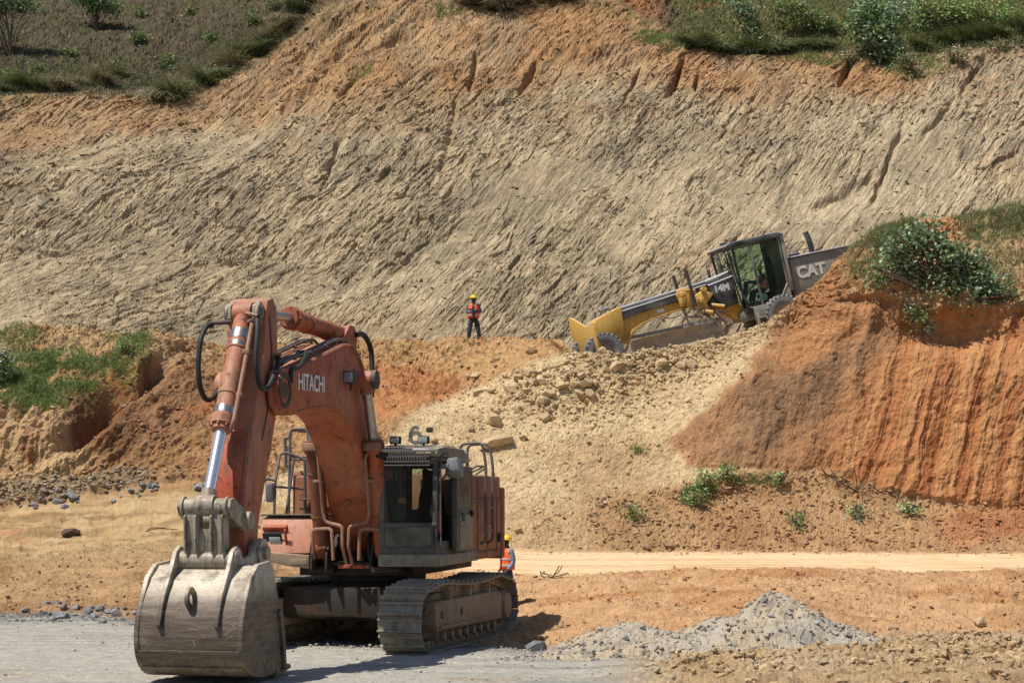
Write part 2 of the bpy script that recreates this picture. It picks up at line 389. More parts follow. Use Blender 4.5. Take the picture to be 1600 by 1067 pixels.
S = [-250, 0, 150, 300, 450, 600, 750, 850, 1000, 1150, 1300, 1450, 1600, 1850]
LN = [
 # 0 near edge, 1 foreground, 2 foot of berm, 3 crest of berm, 4/5 road
 line([-250, 1850], [14, 14], z=[0, 0]),
 line([-250, 700, 900, 1100, 1850], [22, 22, 23, 23.5, 23.5], z=[0.14, 0.12, 0.03, 0.12, 0.24]),
 line([-250, 150, 300, 450, 550, 700, 850, 1000, 1300, 1850], [37.5, 37, 34, 31, 29.8, 29.3, 28.2, 28.2, 28.6, 28.6], z=[0.02, 0.02, 0.0, 0.0, 0.0, 0.0, 0.03, 0.08, 0.15, 0.2]),
 line([-250, 300, 500, 750, 850, 950, 1050, 1180, 1300, 1420, 1550, 1700, 1850], [41, 41, 40, 39.5, 38.5, 38.6, 38, 37.2, 37.6, 38, 37.2, 37, 37], z=[0.75, 0.8, 0.5, 0.22, 0.35, 0.66, 0.74, 0.98, 0.86, 0.74, 0.86, 0.8, 0.78]),
 line([-250, 0, 300, 500, 750, 850, 1850], [44, 44, 44, 43.5, 42.5, 42, 42], z=[1.0, 1.05, 1.35, 1.0, 0.7, 0.68, 0.70]),
 line(S, [48.5, 48.5, 49, 49.5, 49.5, 49.5, 50, 50, 50, 50, 50, 50, 50, 50], y=[806, 797, 777, 752, 800, 845, 858, 862, 862, 862, 863, 864, 864, 864]),
 # 6..9 the bank, 10 its crest
 line(S, [49.6, 49.6, 50.0, 51.0, 51.5, 51.3, 51.6, 51.6, 51.8, 52.4, 53.2, 53.2, 53.0, 53.0], y=[772, 762, 742, 712, 745, 785, 800, 805, 800, 775, 765, 790, 797, 800], sm=1.5),
 line(S, [50.3, 50.3, 50.6, 52.4, 53.2, 53.2, 53.4, 53.5, 53.6, 53.7, 54.4, 54.2, 54.0, 54.0], y=[695, 690, 680, 655, 690, 720, 730, 735, 730, 690, 650, 640, 640, 640], sm=1.5),
 line([-250, 0, 60, 130, 220, 300, 450, 600, 640, 750, 850, 1000, 1150, 1300, 1450, 1600, 1850],
      [51.2, 51.2, 51.4, 51.8, 53.4, 54.6, 55.2, 55.3, 55.0, 55.2, 55.3, 55.4, 55.1, 55.4, 55.2, 54.9, 54.9], y=[640, 640, 645, 640, 600, 600, 640, 668, 655, 650, 650, 650, 600, 550, 520, 515, 515]),
 line([-250, 0, 60, 130, 220, 300, 450, 560, 640, 700, 760, 820, 880, 1000, 1150, 1230, 1300, 1370, 1450, 1520, 1600, 1850],
      [54.5, 54.5, 54.5, 54.6, 55.0, 57.2, 59.5, 60.5, 60.5, 60.0, 58.6, 57.2, 56.6, 56.6, 56.6, 56.6, 56.3, 56.0, 55.5, 55.5, 55.6, 55.6],
      y=[575, 578, 575, 572, 560, 570, 592, 600, 620, 632, 600, 575, 562, 575, 552, 520, 470, 440, 440, 462, 470, 470], sm=0.8),
 line([-250, 0, 100, 200, 260, 330, 450, 560, 640, 740, 820, 865, 885, 905, 950, 990, 1050, 1130, 1200, 1240, 1290, 1330, 1380, 1440, 1500, 1600, 1850],
      [58, 58, 58, 58, 58, 60, 62, 64, 64, 64, 63.5, 62, 58, 57.2, 57, 57, 57, 57, 57, 57.2, 57.6, 58, 58.6, 59.4, 60, 60, 60],
      y=[520, 521, 520, 524, 530, 541, 545, 535, 534, 532, 536, 540, 543, 552, 552, 551, 541, 528, 503, 472, 425, 385, 352, 341, 338, 318, 290], sm=0.55),
 # 11 behind the crest, 12 foot of the cliff
 line([-250, 500, 840, 900, 960, 1230, 1290, 1330, 1500, 1850], [62, 66, 66, 58.6, 58.3, 58.6, 59.0, 60, 62.5, 62.5], z=[8.1, 8.3, 8.0, 6.7, 6.7, 8.1, 8.6, 9.4, 11.0, 11.0], sm=.4),
 line([-250, 0, 400, 800, 1200, 1850], [70, 70, 71, 72, 72, 72], z=[8.0, 8.0, 8.0, 7.7, 7.8, 8.0]),
 # 13..16 the cliff, 17..18 hillside
 line([-250, 0, 400, 800, 1200, 1850], [75, 75, 76.5, 77.5, 77, 77], y=[410, 410, 400, 400, 380, 380], sm=3),
 line([-250, 0, 400, 800, 1200, 1850], [79.5, 79.5, 81, 82, 81.5, 82], y=[270, 275, 260, 240, 240, 220], sm=3),
 line([-250, 0, 200, 400, 550, 700, 900, 1000, 1100, 1300, 1400, 1850], [84, 84, 84, 85, 86, 87, 87, 87, 87, 87, 87, 87.5], y=[200, 195, 185, 170, 130, 110, 110, 120, 125, 125, 110, 85], sm=3),
 line([-250, 0, 100, 250, 300, 400, 470, 520, 640, 800, 950, 1060, 1150, 1300, 1400, 1500, 1850], [86.5, 86.5, 86.5, 87, 88, 90, 91, 92, 94, 94, 92.5, 90.5, 89.5, 89.3, 89.3, 89.6, 90], y=[148, 145, 140, 158, 140, 90, 45, 5, -30, -30, -10, 60, 88, 80, 95, 75, 60], sm=1),
 line([-250, 0, 300, 520, 700, 1000, 1300, 1850], [103, 103, 103, 100, 99, 97, 97, 97], y=[5, 5, 0, -80, -90, -80, -50, -40], sm=2),
 line([-250, 0, 300, 700, 1300, 1850], [125, 125, 125, 120, 112, 112], y=[-130, -130, -130, -180, -160, -150], sm=2),
]
ROWS = [34, 150, 62, 24, 34, 34, 46, 50, 56, 62, 20, 14, 96, 84, 76, 50, 84, 40]
ROWS = [max(6, int(r * RES)) for r in ROWS]
P = []; W = []
for k, n in enumerate(ROWS):
    t = (np.arange(n) / n)[:, None, None]
    P.append(LN[k][None] * (1 - t) + LN[k + 1][None] * t)
    W.append(k + np.arange(n) / n)
P.append(LN[-1][None]); W.append(np.array([float(len(ROWS))]))
P = np.concatenate(P, 0); W = np.concatenate(W)
NR = P.shape[0]
row_of = lambda w: int(np.searchsorted(W, w))
# round the breaks a little, except the crisp ones
ker = np.array([1, 2, 3, 2, 1.]) / 9
for it in range(2):
    Q = np.pad(P, ((2, 2), (0, 0), (0, 0)), mode='edge')
    P = sum(ker[i] * Q[i:i + NR] for i in range(5))
def grid_normals(P):
    du = np.gradient(P, axis=1); dv = np.gradient(P, axis=0)
    N = np.cross(du, dv); N /= np.linalg.norm(N, axis=2)[..., None] + 1e-9
    return N
base_N = grid_normals(P)
for it in range(3):      # smooth the normals used for displacement
    Q = np.pad(base_N, ((4, 4), (4, 4), (0, 0)), mode='edge')
    base_N = (Q[8:, 4:-4] + Q[:-8, 4:-4] + Q[4:-4, 8:] + Q[4:-4, :-8] + 2 * base_N) / 6
base_N /= np.linalg.norm(base_N, axis=2)[..., None] + 1e-9
PX = np.broadcast_to(XS[None], P.shape[:2]); PY = HORIZON - (P[..., 2] - CAM_Z) / P[..., 1] * F_PX
X, D, Z = P[..., 0], P[..., 1], P[..., 2]
# arc length up the slope
seg = np.linalg.norm(np.diff(P, axis=0), axis=2)
L = np.concatenate([np.zeros((1, NXC)), np.cumsum(seg, 0)], 0)
L = L - L[row_of(5)][None]
Lc = L - L[row_of(12)][None]
wv = W[:, None] * np.ones((1, NXC))

def blob(cx, cy, rx, ry, rot=0, soft=0.35, nz=0.35, seed=0, sc=1 / 45.0):
    c, s = math.cos(math.radians(rot)), math.sin(math.radians(rot))
    dx = PX - cx; dy = PY - cy
    u = (dx * c + dy * s) / rx; v = (-dx * s + dy * c) / ry
    m = np.zeros(PX.shape, np.float32)
    r = np.sqrt(u * u + v * v)
    sel = r < 1.9
    n = NZ[seed % 8].fbm(PX[sel] * sc + 31 * seed, PY[sel] * sc, 5, 0.6) * nz
    m[sel] = 1 - sstep(1 - soft, 1 + soft, r[sel] + n)
    return m

def rowband(a, b, soft=0.25):
    return sstep(a - soft, a + soft, wv) * (1 - sstep(b - soft, b + soft, wv))

# ---- masks
m_ground = 1 - sstep(1.9, 2.15, wv)
m_mud = sstep(900, 1080, PX + 25 * NZ[1].fbm(X * 1.5, D * 1.5, 3)) * (1 - sstep(1.75, 2.25, wv))
m_berm = rowband(2, 4.0, 0.12) * sstep(560, 700, PX)
m_left = rowband(2, 5, 0.1) * (1 - sstep(560, 700, PX))
_rn = .09 * NZ[5].fbm(X * .35, D * .5, 4)
m_road = sstep(3.88, 4.02, wv + _rn) * (1 - sstep(4.92, 5.03, wv + _rn * .5)) * sstep(500, 640, PX)
m_bank = rowband(5, 10.0, 0.05)
m_cliff = rowband(12, 15.9, 0.1)
m_hill = sstep(15.9, 16.1, wv)
cutx = np.interp(PY, [430, 490, 560, 620, 690, 735, 800], [1330, 1215, 1190, 1130, 1055, 1090, 1250])
m_cut = m_bank * sstep(-16, 20, PX - cutx + 22 * NZ[2].fbm(PX / 34, PY / 34, 5, .6)) * sstep(0, 8, np.interp(PX, [1000, 1150, 1300, 1400, 1500, 1800], [735, 735, 740, 775, 790, 800]) - PY + 8 * NZ[3].fbm(PX / 40, PY / 40, 3))
m_cut *= sstep(0, 10, PY - np.interp(PX, [1150, 1200, 1250, 1290, 1340, 1390, 1450, 1520, 1600, 1800], [522, 510, 496, 474, 448, 458, 476, 474, 470, 470]) + 14 * NZ[4].fbm(PX / 25, PY / 25, 4))
m_deb = rowband(5, 6.4, 0.1) * sstep(880, 1000, PX) * (1 - m_cut)
m_sand = m_bank * sstep(0, 26, PX - np.interp(PY, [530, 545, 600, 640, 690, 740, 800, 860], [905, 880, 740, 640, 590, 420, 330, 300]) + 12 * NZ[5].fbm(PX / 30, PY / 30, 4)) * (1 - m_cut) * (1 - m_deb)
m_mid = m_bank * (1 - m_sand) * sstep(290, 400, PX) * (1 - sstep(870, 930, PX))
m_lb = m_bank * (1 - sstep(290, 400, PX)) * (1 - m_sand)
m_veg = m_bank * sstep(1290, 1340, PX) * (1 - m_cut) * sstep(8.2, 8.7, wv)

# ---- displacement along the smoothed normal (metres)
H = np.zeros(P.shape[:2], np.float32)
n0, n1, n2, n3, n4, n5, n6, n7 = NZ
soil = n0.fbm(X * 1.1, L * 1.1, 6, 0.62)
fine = n1.fbm(X * 6, L * 6, 4, 0.65)
clod, ce, crd = n2.facet(X * 5.0, L * 5.0, 0.9)
clod2, ce2, crd2 = n3.facet(X * 11, L * 11, 1.0)
nB0 = n4.fbm(X * 1.3 + 7, L * 1.3, 5, .65)
lump = np.clip(n4.fbm(X * 2.6, L * 2.6, 4, 0.6), 0, 1)
H += m_ground * (0.02 * soil + 0.008 * fine)
H += m_ground * (1 - m_mud) * 0.02 * n5.fbm(X * .7, D * 7, 3)                # scraped wheel lines on the pale floor
H += m_mud * (0.10 * soil + 0.20 * lump + 0.05 * np.clip(clod, -.2, 1) * sstep(0.1, 0.5, n6.fbm(X * .8, D * .8, 3)) + 0.03 * clod2)
H += m_left * (0.11 * soil + 0.02 * fine + 0.26 * n5.fbm(X * .35 + D * .3, D * .8, 5, .6) + 0.015 * clod)
H += m_berm * (1 - m_road) * (0.08 * soil + 0.02 * fine + 0.08 * lump + 0.28 * n5.fbm(X * .45 + D * .35, D * .45, 5, .6) + .03 * clod)
H += m_left * rowband(3.7, 5, .2) * (.07 * n6.fbm(X * .2 + D * .15, D * 2.2, 4) + .04 * clod)
H += m_road * (0.012 * soil + 0.02 * n5.fbm(X * .25, D * 3, 3))
bankn = m_bank
H += m_sand * (0.10 * soil + 0.035 * fine + 0.05 * clod * sstep(-.1, .4, n6.fbm(X * .6, L * .6, 4)) + 0.02 * clod2 + 0.12 * n7.fbm(X * .5, L * .35, 4))
grav = np.exp(-((PX - 840) / 150.) ** 2 - ((PY - 610) / 45.) ** 2) + 0.7 * np.exp(-((PX - 1000) / 90.) ** 2 - ((PY - 575) / 30.) ** 2)
H += m_sand * grav * 0.10 * clod
H += m_deb * (0.12 * soil + 0.05 * lump + 0.06 * clod * sstep(-.2, .3, n6.fbm(X * .8, L * .8, 3)) + 0.03 * clod2)
rimc = m_bank * sstep(1180, 1240, PX) * np.exp(-((PY - np.interp(PX, [1180, 1250, 1330, 1400, 1500, 1600], [515, 490, 440, 430, 460, 460])) / 22.) ** 2)
# tooth grooves down the cut face: lines leaning from upper right to lower left
gx = X - 0.30 * L + 0.45 * n5.fbm(X * .35, L * .25, 4) + .05 * n3.fbm(X * 2, L * 2, 3)
gro = n6.fbm(gx * 3.0, L * 0.10, 4, 0.6)
gro2 = n7.ridge(gx * 1.15, L * 0.10, 2)
H += m_cut * (0.10 * gro * (.35 + .65 * sstep(1280, 1420, PX)) + 0.10 * gro2 * sstep(1250, 1400, PX) + 0.05 * gro2 + 0.13 * soil + 0.20 * n4.fbm(X * .6 - .2 * L, L * .45, 5, .6) + .05 * clod * sstep(0, .4, nB0) + 0.03 * fine)
H += -0.40 * m_cut * np.exp(-((PX - 1320) / 70.) ** 2 - ((PY - (462 + .1 * (PX - 1320))) / 13.) ** 2) + .12 * rimc * (soil + .6 * clod)
H += -0.85 * m_cut * np.exp(-((PX - 1500) / 120.) ** 2 - ((PY - 512) / 34.) ** 2)         # hollow under the bush
H += m_mid * (0.34 * n7.ridge(X * .45 + L * .25, L * .5, 4, .55) + 0.16 * soil + 0.03 * clod + 0.03 * fine)
lbr = n7.ridge((X - .55 * L) * .5, (L + .4 * X) * .33, 4, .55)
H += m_lb * (0.38 * lbr + 0.15 * soil + 0.02 * clod + 0.03 * fine)
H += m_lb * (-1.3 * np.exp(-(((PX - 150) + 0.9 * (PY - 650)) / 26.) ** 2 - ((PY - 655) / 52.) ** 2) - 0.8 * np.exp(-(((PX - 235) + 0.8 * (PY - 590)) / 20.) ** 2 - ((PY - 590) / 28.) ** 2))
H += m_lb * 0.20 * n6.ridge(X * 1.6, L * .2, 3) * (1 - sstep(90, 150, PX))
H += m_mid * (-0.45 * np.exp(-((PX - 645) / 22.) ** 2 - ((PY - 555) / 14.) ** 2) - 0.35 * np.exp(-((PX - 790) / 40.) ** 2 - ((PY - 552) / 8.) ** 2) - .4 * np.exp(-((PX - 690) / 45.) ** 2 - ((PY - 610) / 10.) ** 2))
H += m_veg * (0.14 * soil + 0.10 * n7.fbm(X * .6, L * .6, 4) + 0.05 * clod)
crest_b = rowband(9.3, 10.6, .3)
H += crest_b * (0.10 * soil + 0.05 * clod)
H += rowband(10.8, 12, .2) * 0.05 * soil

# ---- the shale cliff: bedding running up to the right, broken blocks, gullies in the upper orange band
U = X; V = Lc
warp = 1.6 * n5.fbm(U * .07, V * .07, 3)
def beds(deg, ox):
    a_ = math.radians(deg); ca, sa = math.cos(a_), math.sin(a_)
    w1 = .6 * n5.fbm(U * .08 + ox, V * .08, 2); w2 = .10 * n6.fbm(U * .5 + ox, V * .5, 3)
    A = U * ca + V * sa + w1; B = -U * sa + V * ca + .6 * w1 + w2
    s1 = n0.fbm(A * 0.13 + ox, B * 1.0, 5, .66); s2 = n1.ridge(A * 0.5, B * 2.2 + ox, 3, .6)
    f1, e1, r1 = n2.facet(A * 0.55 + ox, B * 1.35, 0.9); f2, e2, r2 = n3.facet(A * .7, B * 3.6 + ox, 1.0); f3, e3, r3 = n4.facet(A * 1.8, B * 8.0, 1.1)
    return A, B, s1, s2, f1, f2, f3, e1, e2, r1, r2
b57 = beds(58, 0.); b38 = beds(34, 31.)
wb = sstep(-.12, .12, n7.fbm(U * .09 + 50, V * .11, 3) + .55 * sstep(200, 900, PX) + .12 - .42 * np.exp(-((PY - 450) / 45.) ** 2) * (PX < 800) + .3 * sstep(1150, 1300, PX))
A, B, st1, st2, f1, f2, f3, e1, e2, r1, r2 = [b38[i] * (1 - wb) + b57[i] * wb for i in range(11)]
big = n7.fbm(U * .11, V * .11, 4)
iso1, ie1, ir1 = n6.facet(U * 1.1 + 3, V * 1.0, .9); iso2, ie2, ir2 = n5.facet(U * 3.1 + 3, V * 2.7, 1.)
rough = sstep(-.35, .45, n6.fbm(U * .16 + 9, V * .16, 4) + .15)
smo = sstep(-.1, .35, n0.fbm(U * .13 + 70, V * .13, 3))
HC = 0.7 * big + (1 - .75 * smo) * (0.15 * st1 + 0.03 * st2 * (.3 + .7 * rough) + (0.17 * f1 + 0.12 * f2) * (.3 + .7 * rough) + (.10 * iso1 + .04 * iso2) * (1 - .6 * sstep(1000, 1400, PX)) + 0.08 * f3) + 0.025 * fine
scr = n3.ridge(A * .22 + 7, B * 3.2, 3, .65)
sawv = B * .75 + .7 * n2.fbm(A * .10, B * .3, 3)
HC = HC + .20 * (sawv - np.floor(sawv)) * sstep(-.15, .25, n3.fbm(A * .15 + 9, B * .4, 3)) * (1 - .5 * smo)
HC = HC + .06 * scr * (.4 + .6 * sstep(-.2, .3, n4.fbm(U * .12 + 5, V * .12, 3)))
HC = .7 * big + .74 * (HC - .7 * big)
up = sstep(14.3, 15.4, wv + .35 * n5.fbm(U * .12, V * .12, 4))
gul = n1.ridge(U * .33 - V * .16 + .8 * n5.n2(U * .2, V * .2), V * .05, 3, .5)
HU = 0.9 * big + 0.45 * gul + 0.13 * soil + .09 * f2 + .05 * f3 + 0.03 * fine
CL = HC * (1 - up) + HU * up
def slit(x0, y0, x1, y1, wd, dep):
    dep *= .7; wd *= .8
    """a narrow eroded gully between two places on the face"""
    dx, dy = x1 - x0, y1 - y0; LL = math.hypot(dx, dy)
    t = ((PX - x0) * dx + (PY - y0) * dy) / LL / LL; s = ((PX - x0) * dy - (PY - y0) * dx) / LL
    s = s + 4 * n5.n2(PX / 18., PY / 18.)
    return -dep * np.exp(-(s / wd) ** 2) * sstep(-.12, .15, t) * (1 - sstep(.8, 1.1, t))
for a in [(1068, 105, 1042, 160, 5, 1.0), (1328, 95, 1310, 142, 5, .9), (745, 95, 732, 145, 5, .7), (1092, 118, 1085, 150, 3, .5), (690, 110, 665, 130, 6, .4), (1000, 115, 965, 180, 3, .5),
          (560, 130, 530, 160, 4, .4), (640, 60, 600, 66, 7, .5), (1410, 200, 1360, 320, 5, .5), (1370, 270, 1270, 320, 8, .5),
          (460, 145, 440, 180, 4, .5), (715, 150, 690, 270, 5, .4), (1490, 165, 1440, 215, 5, .4), (840, 100, 810, 150, 5, .5), (1540, 90, 1500, 150, 5, .5), (530, 220, 500, 300, 4, .4)]:
    CL = CL + slit(*a)
H += m_cliff * CL
# keep the foot and the top of the cliff joined to what they meet
hb = 0.9 * big + .25 * soil
H += m_hill * (hb + 0.22 * n2.fbm(X * 1.6, L * 1.6, 5, .65) + .09 * clod) * 1.0
edge_low = sstep(12.0, 12.25, wv)
H = np.where(wv > 12, H * edge_low, H)
P = P + base_N * H[..., None]

# ---- colours (each soil's own colour, plus shade painted into the left bank's hollow)
C = np.zeros(P.shape, np.float32)
def lay(mask, rgb, k=1.0):
    global C
    c = np.array(srgb(*rgb), np.float32)
    m = np.clip(mask * k, 0, 1)[..., None]
    C = C * (1 - m) + c * m
def vary(mask, rgb, nz, lo, hi, k=1.0):
    lay(mask * sstep(lo, hi, nz), rgb, k)
nA = n3.fbm(X * .35 + 5, L * .35, 5, .6); nB = n4.fbm(X * 1.3 + 7, L * 1.3, 5, .65); nC = n6.fbm(X * 4 + 7, L * 4, 4, .65)
nS = n5.fbm(X * .12, D * 1.6, 5, .6)
lay(np.ones(PX.shape), (170, 130, 90))
# pale crushed-stone floor
lay(m_ground, (190, 181, 164))
vary(m_ground, (150, 148, 142), nS, -.1, .5, .8); vary(m_ground, (200, 193, 178), nB, .1, .6, .6); vary(m_ground, (186, 160, 128), nA, .15, .5, .55)
g_dark = rowband(1.8, 2.02, .1) * (1 - sstep(900, 1000, PX))
vary(g_dark, (118, 116, 114), nB, -.3, .3, .8)
lay(m_mud, (190, 158, 116)); vary(m_mud, (154, 120, 80), nB, -.1, .4, .8); vary(m_mud, (196, 170, 136), nA + .4 * nC, .1, .5, .8)
vary(m_mud, (208, 190, 164), nC, .35, .8, .7)
lay(m_left, (182, 142, 102)); vary(m_left, (154, 110, 72), nA, -.1, .3, .8); vary(m_left, (196, 158, 112), nS, .0, .45, .7); vary(m_left, (130, 100, 72), nB, .25, .7, .5)
trk = rowband(3.7, 5, .2) * (1 - sstep(380, 520, PX + 0))
lay(trk, (184, 148, 102)); vary(trk, (140, 104, 66), n5.fbm(X * .25 + D * .1, D * 2.0, 5, .6), -.1, .35, .9); vary(trk, (206, 180, 140), nB, .1, .6, .6); vary(trk, (178, 112, 66), n5.fbm(X * .25 + 4, D * 1.3, 4), .25, .5, .7)
lay(m_berm, (200, 156, 118)); vary(m_berm, (176, 124, 82), nA, -.05, .35, .8); vary(m_berm, (198, 160, 120), nB, .1, .6, .55); vary(m_berm, (160, 112, 78), nC, .3, .8, .5)
lay(m_road, (226, 192, 150)); vary(m_road, (202, 160, 116), n5.fbm(X * .08, D * 1.9, 5, .6), -.1, .35, .9); vary(m_road, (236, 206, 166), nA, .1, .5, .5)
# bank
lay(m_bank, (182, 142, 100))
lay(m_sand, (212, 184, 140)); vary(m_sand, (194, 162, 118), nA, -.1, .4, .8); vary(m_sand, (212, 188, 148), nB, .15, .6, .6); vary(m_sand, (164, 130, 90), nC, .2, .7, .5)
lay(m_sand * blob(800, 830, 120, 45, 0, .5), (184, 146, 104), .6)
lay(m_sand * blob(960, 760, 90, 70, 20, .5, seed=2), (178, 142, 104), .7)
lay(m_deb, (188, 144, 102)); vary(m_deb, (164, 116, 78), nA, -.1, .3, .8); vary(m_deb, (186, 142, 102), nB, .1, .5, .7); vary(m_deb, (176, 128, 88), nC, .1, .6, .6)
lay(m_deb * blob(1560, 810, 110, 34, -12, .4, seed=3), (178, 100, 54), .5)
lay(m_deb * blob(960, 830, 110, 40, 0, .5, seed=4), (176, 138, 98), .8)
lay(m_cut, (188, 122, 74)); vary(m_cut, (166, 96, 54), gro, -.1, .4, .8); vary(m_cut, (206, 150, 98), gro2, .4, .9, .55)
lay(m_cut * (1 - sstep(1290, 1420, PX + .5 * (PY - 600))), (166, 120, 84), .85)
_st = (.45 + .55 * sstep(-.25, .3, gro + .5 * nC))
lay(m_cut * blob(1190, 640, 120, 55, -35, .35, .9, 5) * _st, (142, 108, 82), .8)
lay(m_cut * blob(1260, 610, 160, 40, -40, .35, .9, 6) * _st, (132, 102, 82), .65)
lay(m_cut * blob(1110, 690, 60, 40, -35, .4, .5, 1), (176, 128, 90), .8)
lay(m_cut * blob(1290, 520, 90, 30, -35, .5, .4, 2), (190, 130, 82), .8)
vary(m_cut, (196, 158, 118), nC, .35, .8, .45)
lay(m_mid, (186, 144, 104)); lay(m_mid * blob(620, 610, 90, 45, 0, .4, .5, 3), (188, 122, 78), .8); lay(m_mid * blob(740, 560, 170, 32, 3, .5, .4, 4), (192, 152, 108), .8)
vary(m_mid, (150, 94, 58), nB, .1, .5, .7); vary(m_mid, (206, 162, 116), nC, .2, .7, .5)
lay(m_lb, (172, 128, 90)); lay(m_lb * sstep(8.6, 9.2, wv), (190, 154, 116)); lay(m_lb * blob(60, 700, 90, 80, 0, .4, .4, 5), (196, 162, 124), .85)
lay(m_lb * blob(250, 640, 110, 62, -25, .4, .5, 6), (148, 108, 80), .9); lay(m_lb * blob(165, 665, 46, 62, -35, .4, .6, 3), (124, 86, 62), .85); vary(m_lb, (140, 92, 64), nB, .05, .45, .7); vary(m_lb, (176, 106, 66), nA, .1, .4, .7)  # dark brown earth, its tone deepened to paint shade in the hollow
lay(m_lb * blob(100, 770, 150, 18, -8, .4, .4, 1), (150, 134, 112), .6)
rimz = m_bank * sstep(1195, 1260, PX + 20 * nC) * (1 - m_cut) * (1 - sstep(1330, 1400, PX) * (1 - sstep(430, 445, PY)))
lay(rimz * (wv > 6.6), (184, 128, 80), .9); vary(rimz * (wv > 6.6), (158, 98, 58), nB, -.1, .4, .8)
lay(m_veg, (186, 148, 106), .75); vary(m_veg, (150, 132, 84), nB, -.1, .4, .7); lay(m_veg * blob(1470, 360, 40, 30, 0, .5, .3, 2), (204, 140, 88), .9)
for bx, by, rx, ry, ro in [(70, 600, 90, 42, -8), (200, 570, 40, 22, -40), (1390, 372, 50, 36, -60), (1570, 345, 60, 26, -10), (20, 540, 40, 24, 0), (190, 530, 40, 14, -20)]:
    vary(blob(bx, by, rx, ry, ro, .4, .5, int(bx)) * m_bank, (104, 112, 58), nC + nB, -.5, .3, .75)
bench = rowband(10.05, 12.1, .05)
lay(bench, (186, 152, 112)); vary(bench, (166, 130, 92), nB, -.1, .4, .7)
# cliff
mc = sstep(11.95, 12.1, wv) * (1 - sstep(15.9, 16.1, wv))
lay(mc, (190, 164, 122)); vary(mc, (164, 145, 110), n7.fbm(U * .14, V * .14, 5, .6), -.15, .3, .9)
lay(mc * sstep(1000, 1500, PX) * (1 - sstep(14.2, 15, wv)), (196, 172, 132), .7)
vary(mc, (196, 168, 124), n2.fbm(A * .25, B * 1.2, 5, .6), .05, .5, .7); vary(mc, (148, 126, 94), n1.fbm(A * .3, B * 1.9, 5, .6), .12, .5, .7)
vary(mc, (190, 150, 102), n0.fbm(U * .1 + 40, V * .16, 5, .6), .15, .5, .5); lay(mc * (r2 > .8), (200, 174, 132), .5); lay(mc * (r1 < .16) * rough, (150, 132, 104), .5)
lay(mc * blob(330, 500, 120, 34, -10, .4, .5, 7), (148, 132, 104), .7)
oz = sstep(0, 1, (wv - 14.45 + .45 * n5.fbm(U * .1 + 2, V * .1, 5, .6)) / .55)
oz = .8 * oz * mc * (1 - .75 * sstep(1380, 1480, PX)) * (.55 + .45 * sstep(-.3, .2, n0.fbm(U * .2 + 4, V * .12, 5, .6)))
lay(oz, (184, 134, 92)); vary(oz, (196, 146, 100), nB, 0, .5, .7); vary(oz, (150, 100, 66), gul, .1, .7, .4); vary(oz, (146, 128, 104), n7.fbm(U * .3, V * .1 + 9, 4), .18, .4, .75)
vary(mc * sstep(13.6, 14.6, wv), (182, 138, 92), n0.fbm(U * .15 + 8, V * .3, 5, .6), .0, .4, .6)
lay(m_hill, (98, 86, 68)); vary(m_hill, (120, 106, 86), nC, .0, .5, .6); vary(m_hill, (84, 66, 54), nB, 0, .5, .7)
vary(m_hill * (1 - .6 * sstep(17.0, 17.6, wv)), (92, 98, 54), nB + .6 * nA, .05, .5, .8)
hr = m_hill * sstep(1040, 1080, PX)
lay(hr, (122, 112, 70), .9); vary(hr, (92, 100, 50), nB, -.1, .4, .8); vary(hr, (170, 112, 72), nA, .2, .4, .7)
hm = m_hill * sstep(480, 560, PX) * (1 - sstep(1000, 1060, PX))
lay(hm, (170, 114, 74), .85)
ledge = mc * sstep(15.55, 15.95, wv + .25 * nB)
vary(ledge, (118, 108, 72), nB, -.4, .2, .8)
ALB = 0.86
lum = (C @ np.array([.25, .6, .15], np.float32))[..., None]
satm = .93 - .07 * m_cut[..., None] - .20 * np.clip(mc * (1 - oz) + .1 * m_sand + 1.3 * m_ground * (1 - .8 * m_mud) + .35 * (m_deb + m_left + trk), 0, 1.3)[..., None]
C = (lum + (C - lum) * satm) * ALB * (np.array([1.0, 1.0, .96], np.float32) * (1 - 1.0 * (m_cut + m_deb + m_berm + m_mid + m_lb + m_left + oz * mc).clip(0, 1)[..., None] * np.array([.0, -.005, .08], np.float32) - (mc * (1 - .6 * oz))[..., None] * np.array([.055, .06, .07], np.float32)))

N_final = grid_normals(P)
P = P.astype(np.float32)
SHEETS = [('ground', 0, 2, 'ground', 'ground'), ('earth_berm', 2, 4, 'earth', None), ('dirt_road', 4, 5, 'road', None), ('earth_bank', 5, 10, 'earth', None),
          ('bench_ground', 10, 12, 'earth', None), ('rock_cliff', 12, 16, 'rock', None), ('hillside', 16, 18, 'earth', None)]
LABELS = {'ground': 'pale grey crushed stone quarry floor with muddy right foreground', 'earth_berm': 'low orange earth berm in front of the haul road',
          'dirt_road': 'pale compacted dirt haul road crossing behind the excavator', 'earth_bank': 'high bank of sandy tipped spoil and grooved orange cut face',
          'bench_ground': 'flat bench on top of the bank below the cliff', 'rock_cliff': 'tall tan shale cliff with slanting beds and orange top',
          'hillside': 'brown and green hillside above the cliff'}
for nm, a, b, mk, _ in SHEETS:
    r0, r1 = row_of(a), min(row_of(b), NR - 1)
    sub = P[r0:r1 + 1].reshape(-1, 3)
    n = r1 - r0
    i = (np.arange(n)[:, None] * NXC + np.arange(NXC - 1)[None]).ravel()
    q = np.stack([i, i + 1, i + NXC + 1, i + NXC], 1)
    me = mesh_np(nm, sub, q, smooth=nm in ('ground', 'dirt_road', 'bench_ground'))
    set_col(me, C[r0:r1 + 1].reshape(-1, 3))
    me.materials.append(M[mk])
    o = put(bpy.data.objects.new(nm, me))
    tag(o, LABELS[nm], None, None, 'structure')
VPY = HORIZON - (P[..., 2] - CAM_Z) / P[..., 1] * F_PX

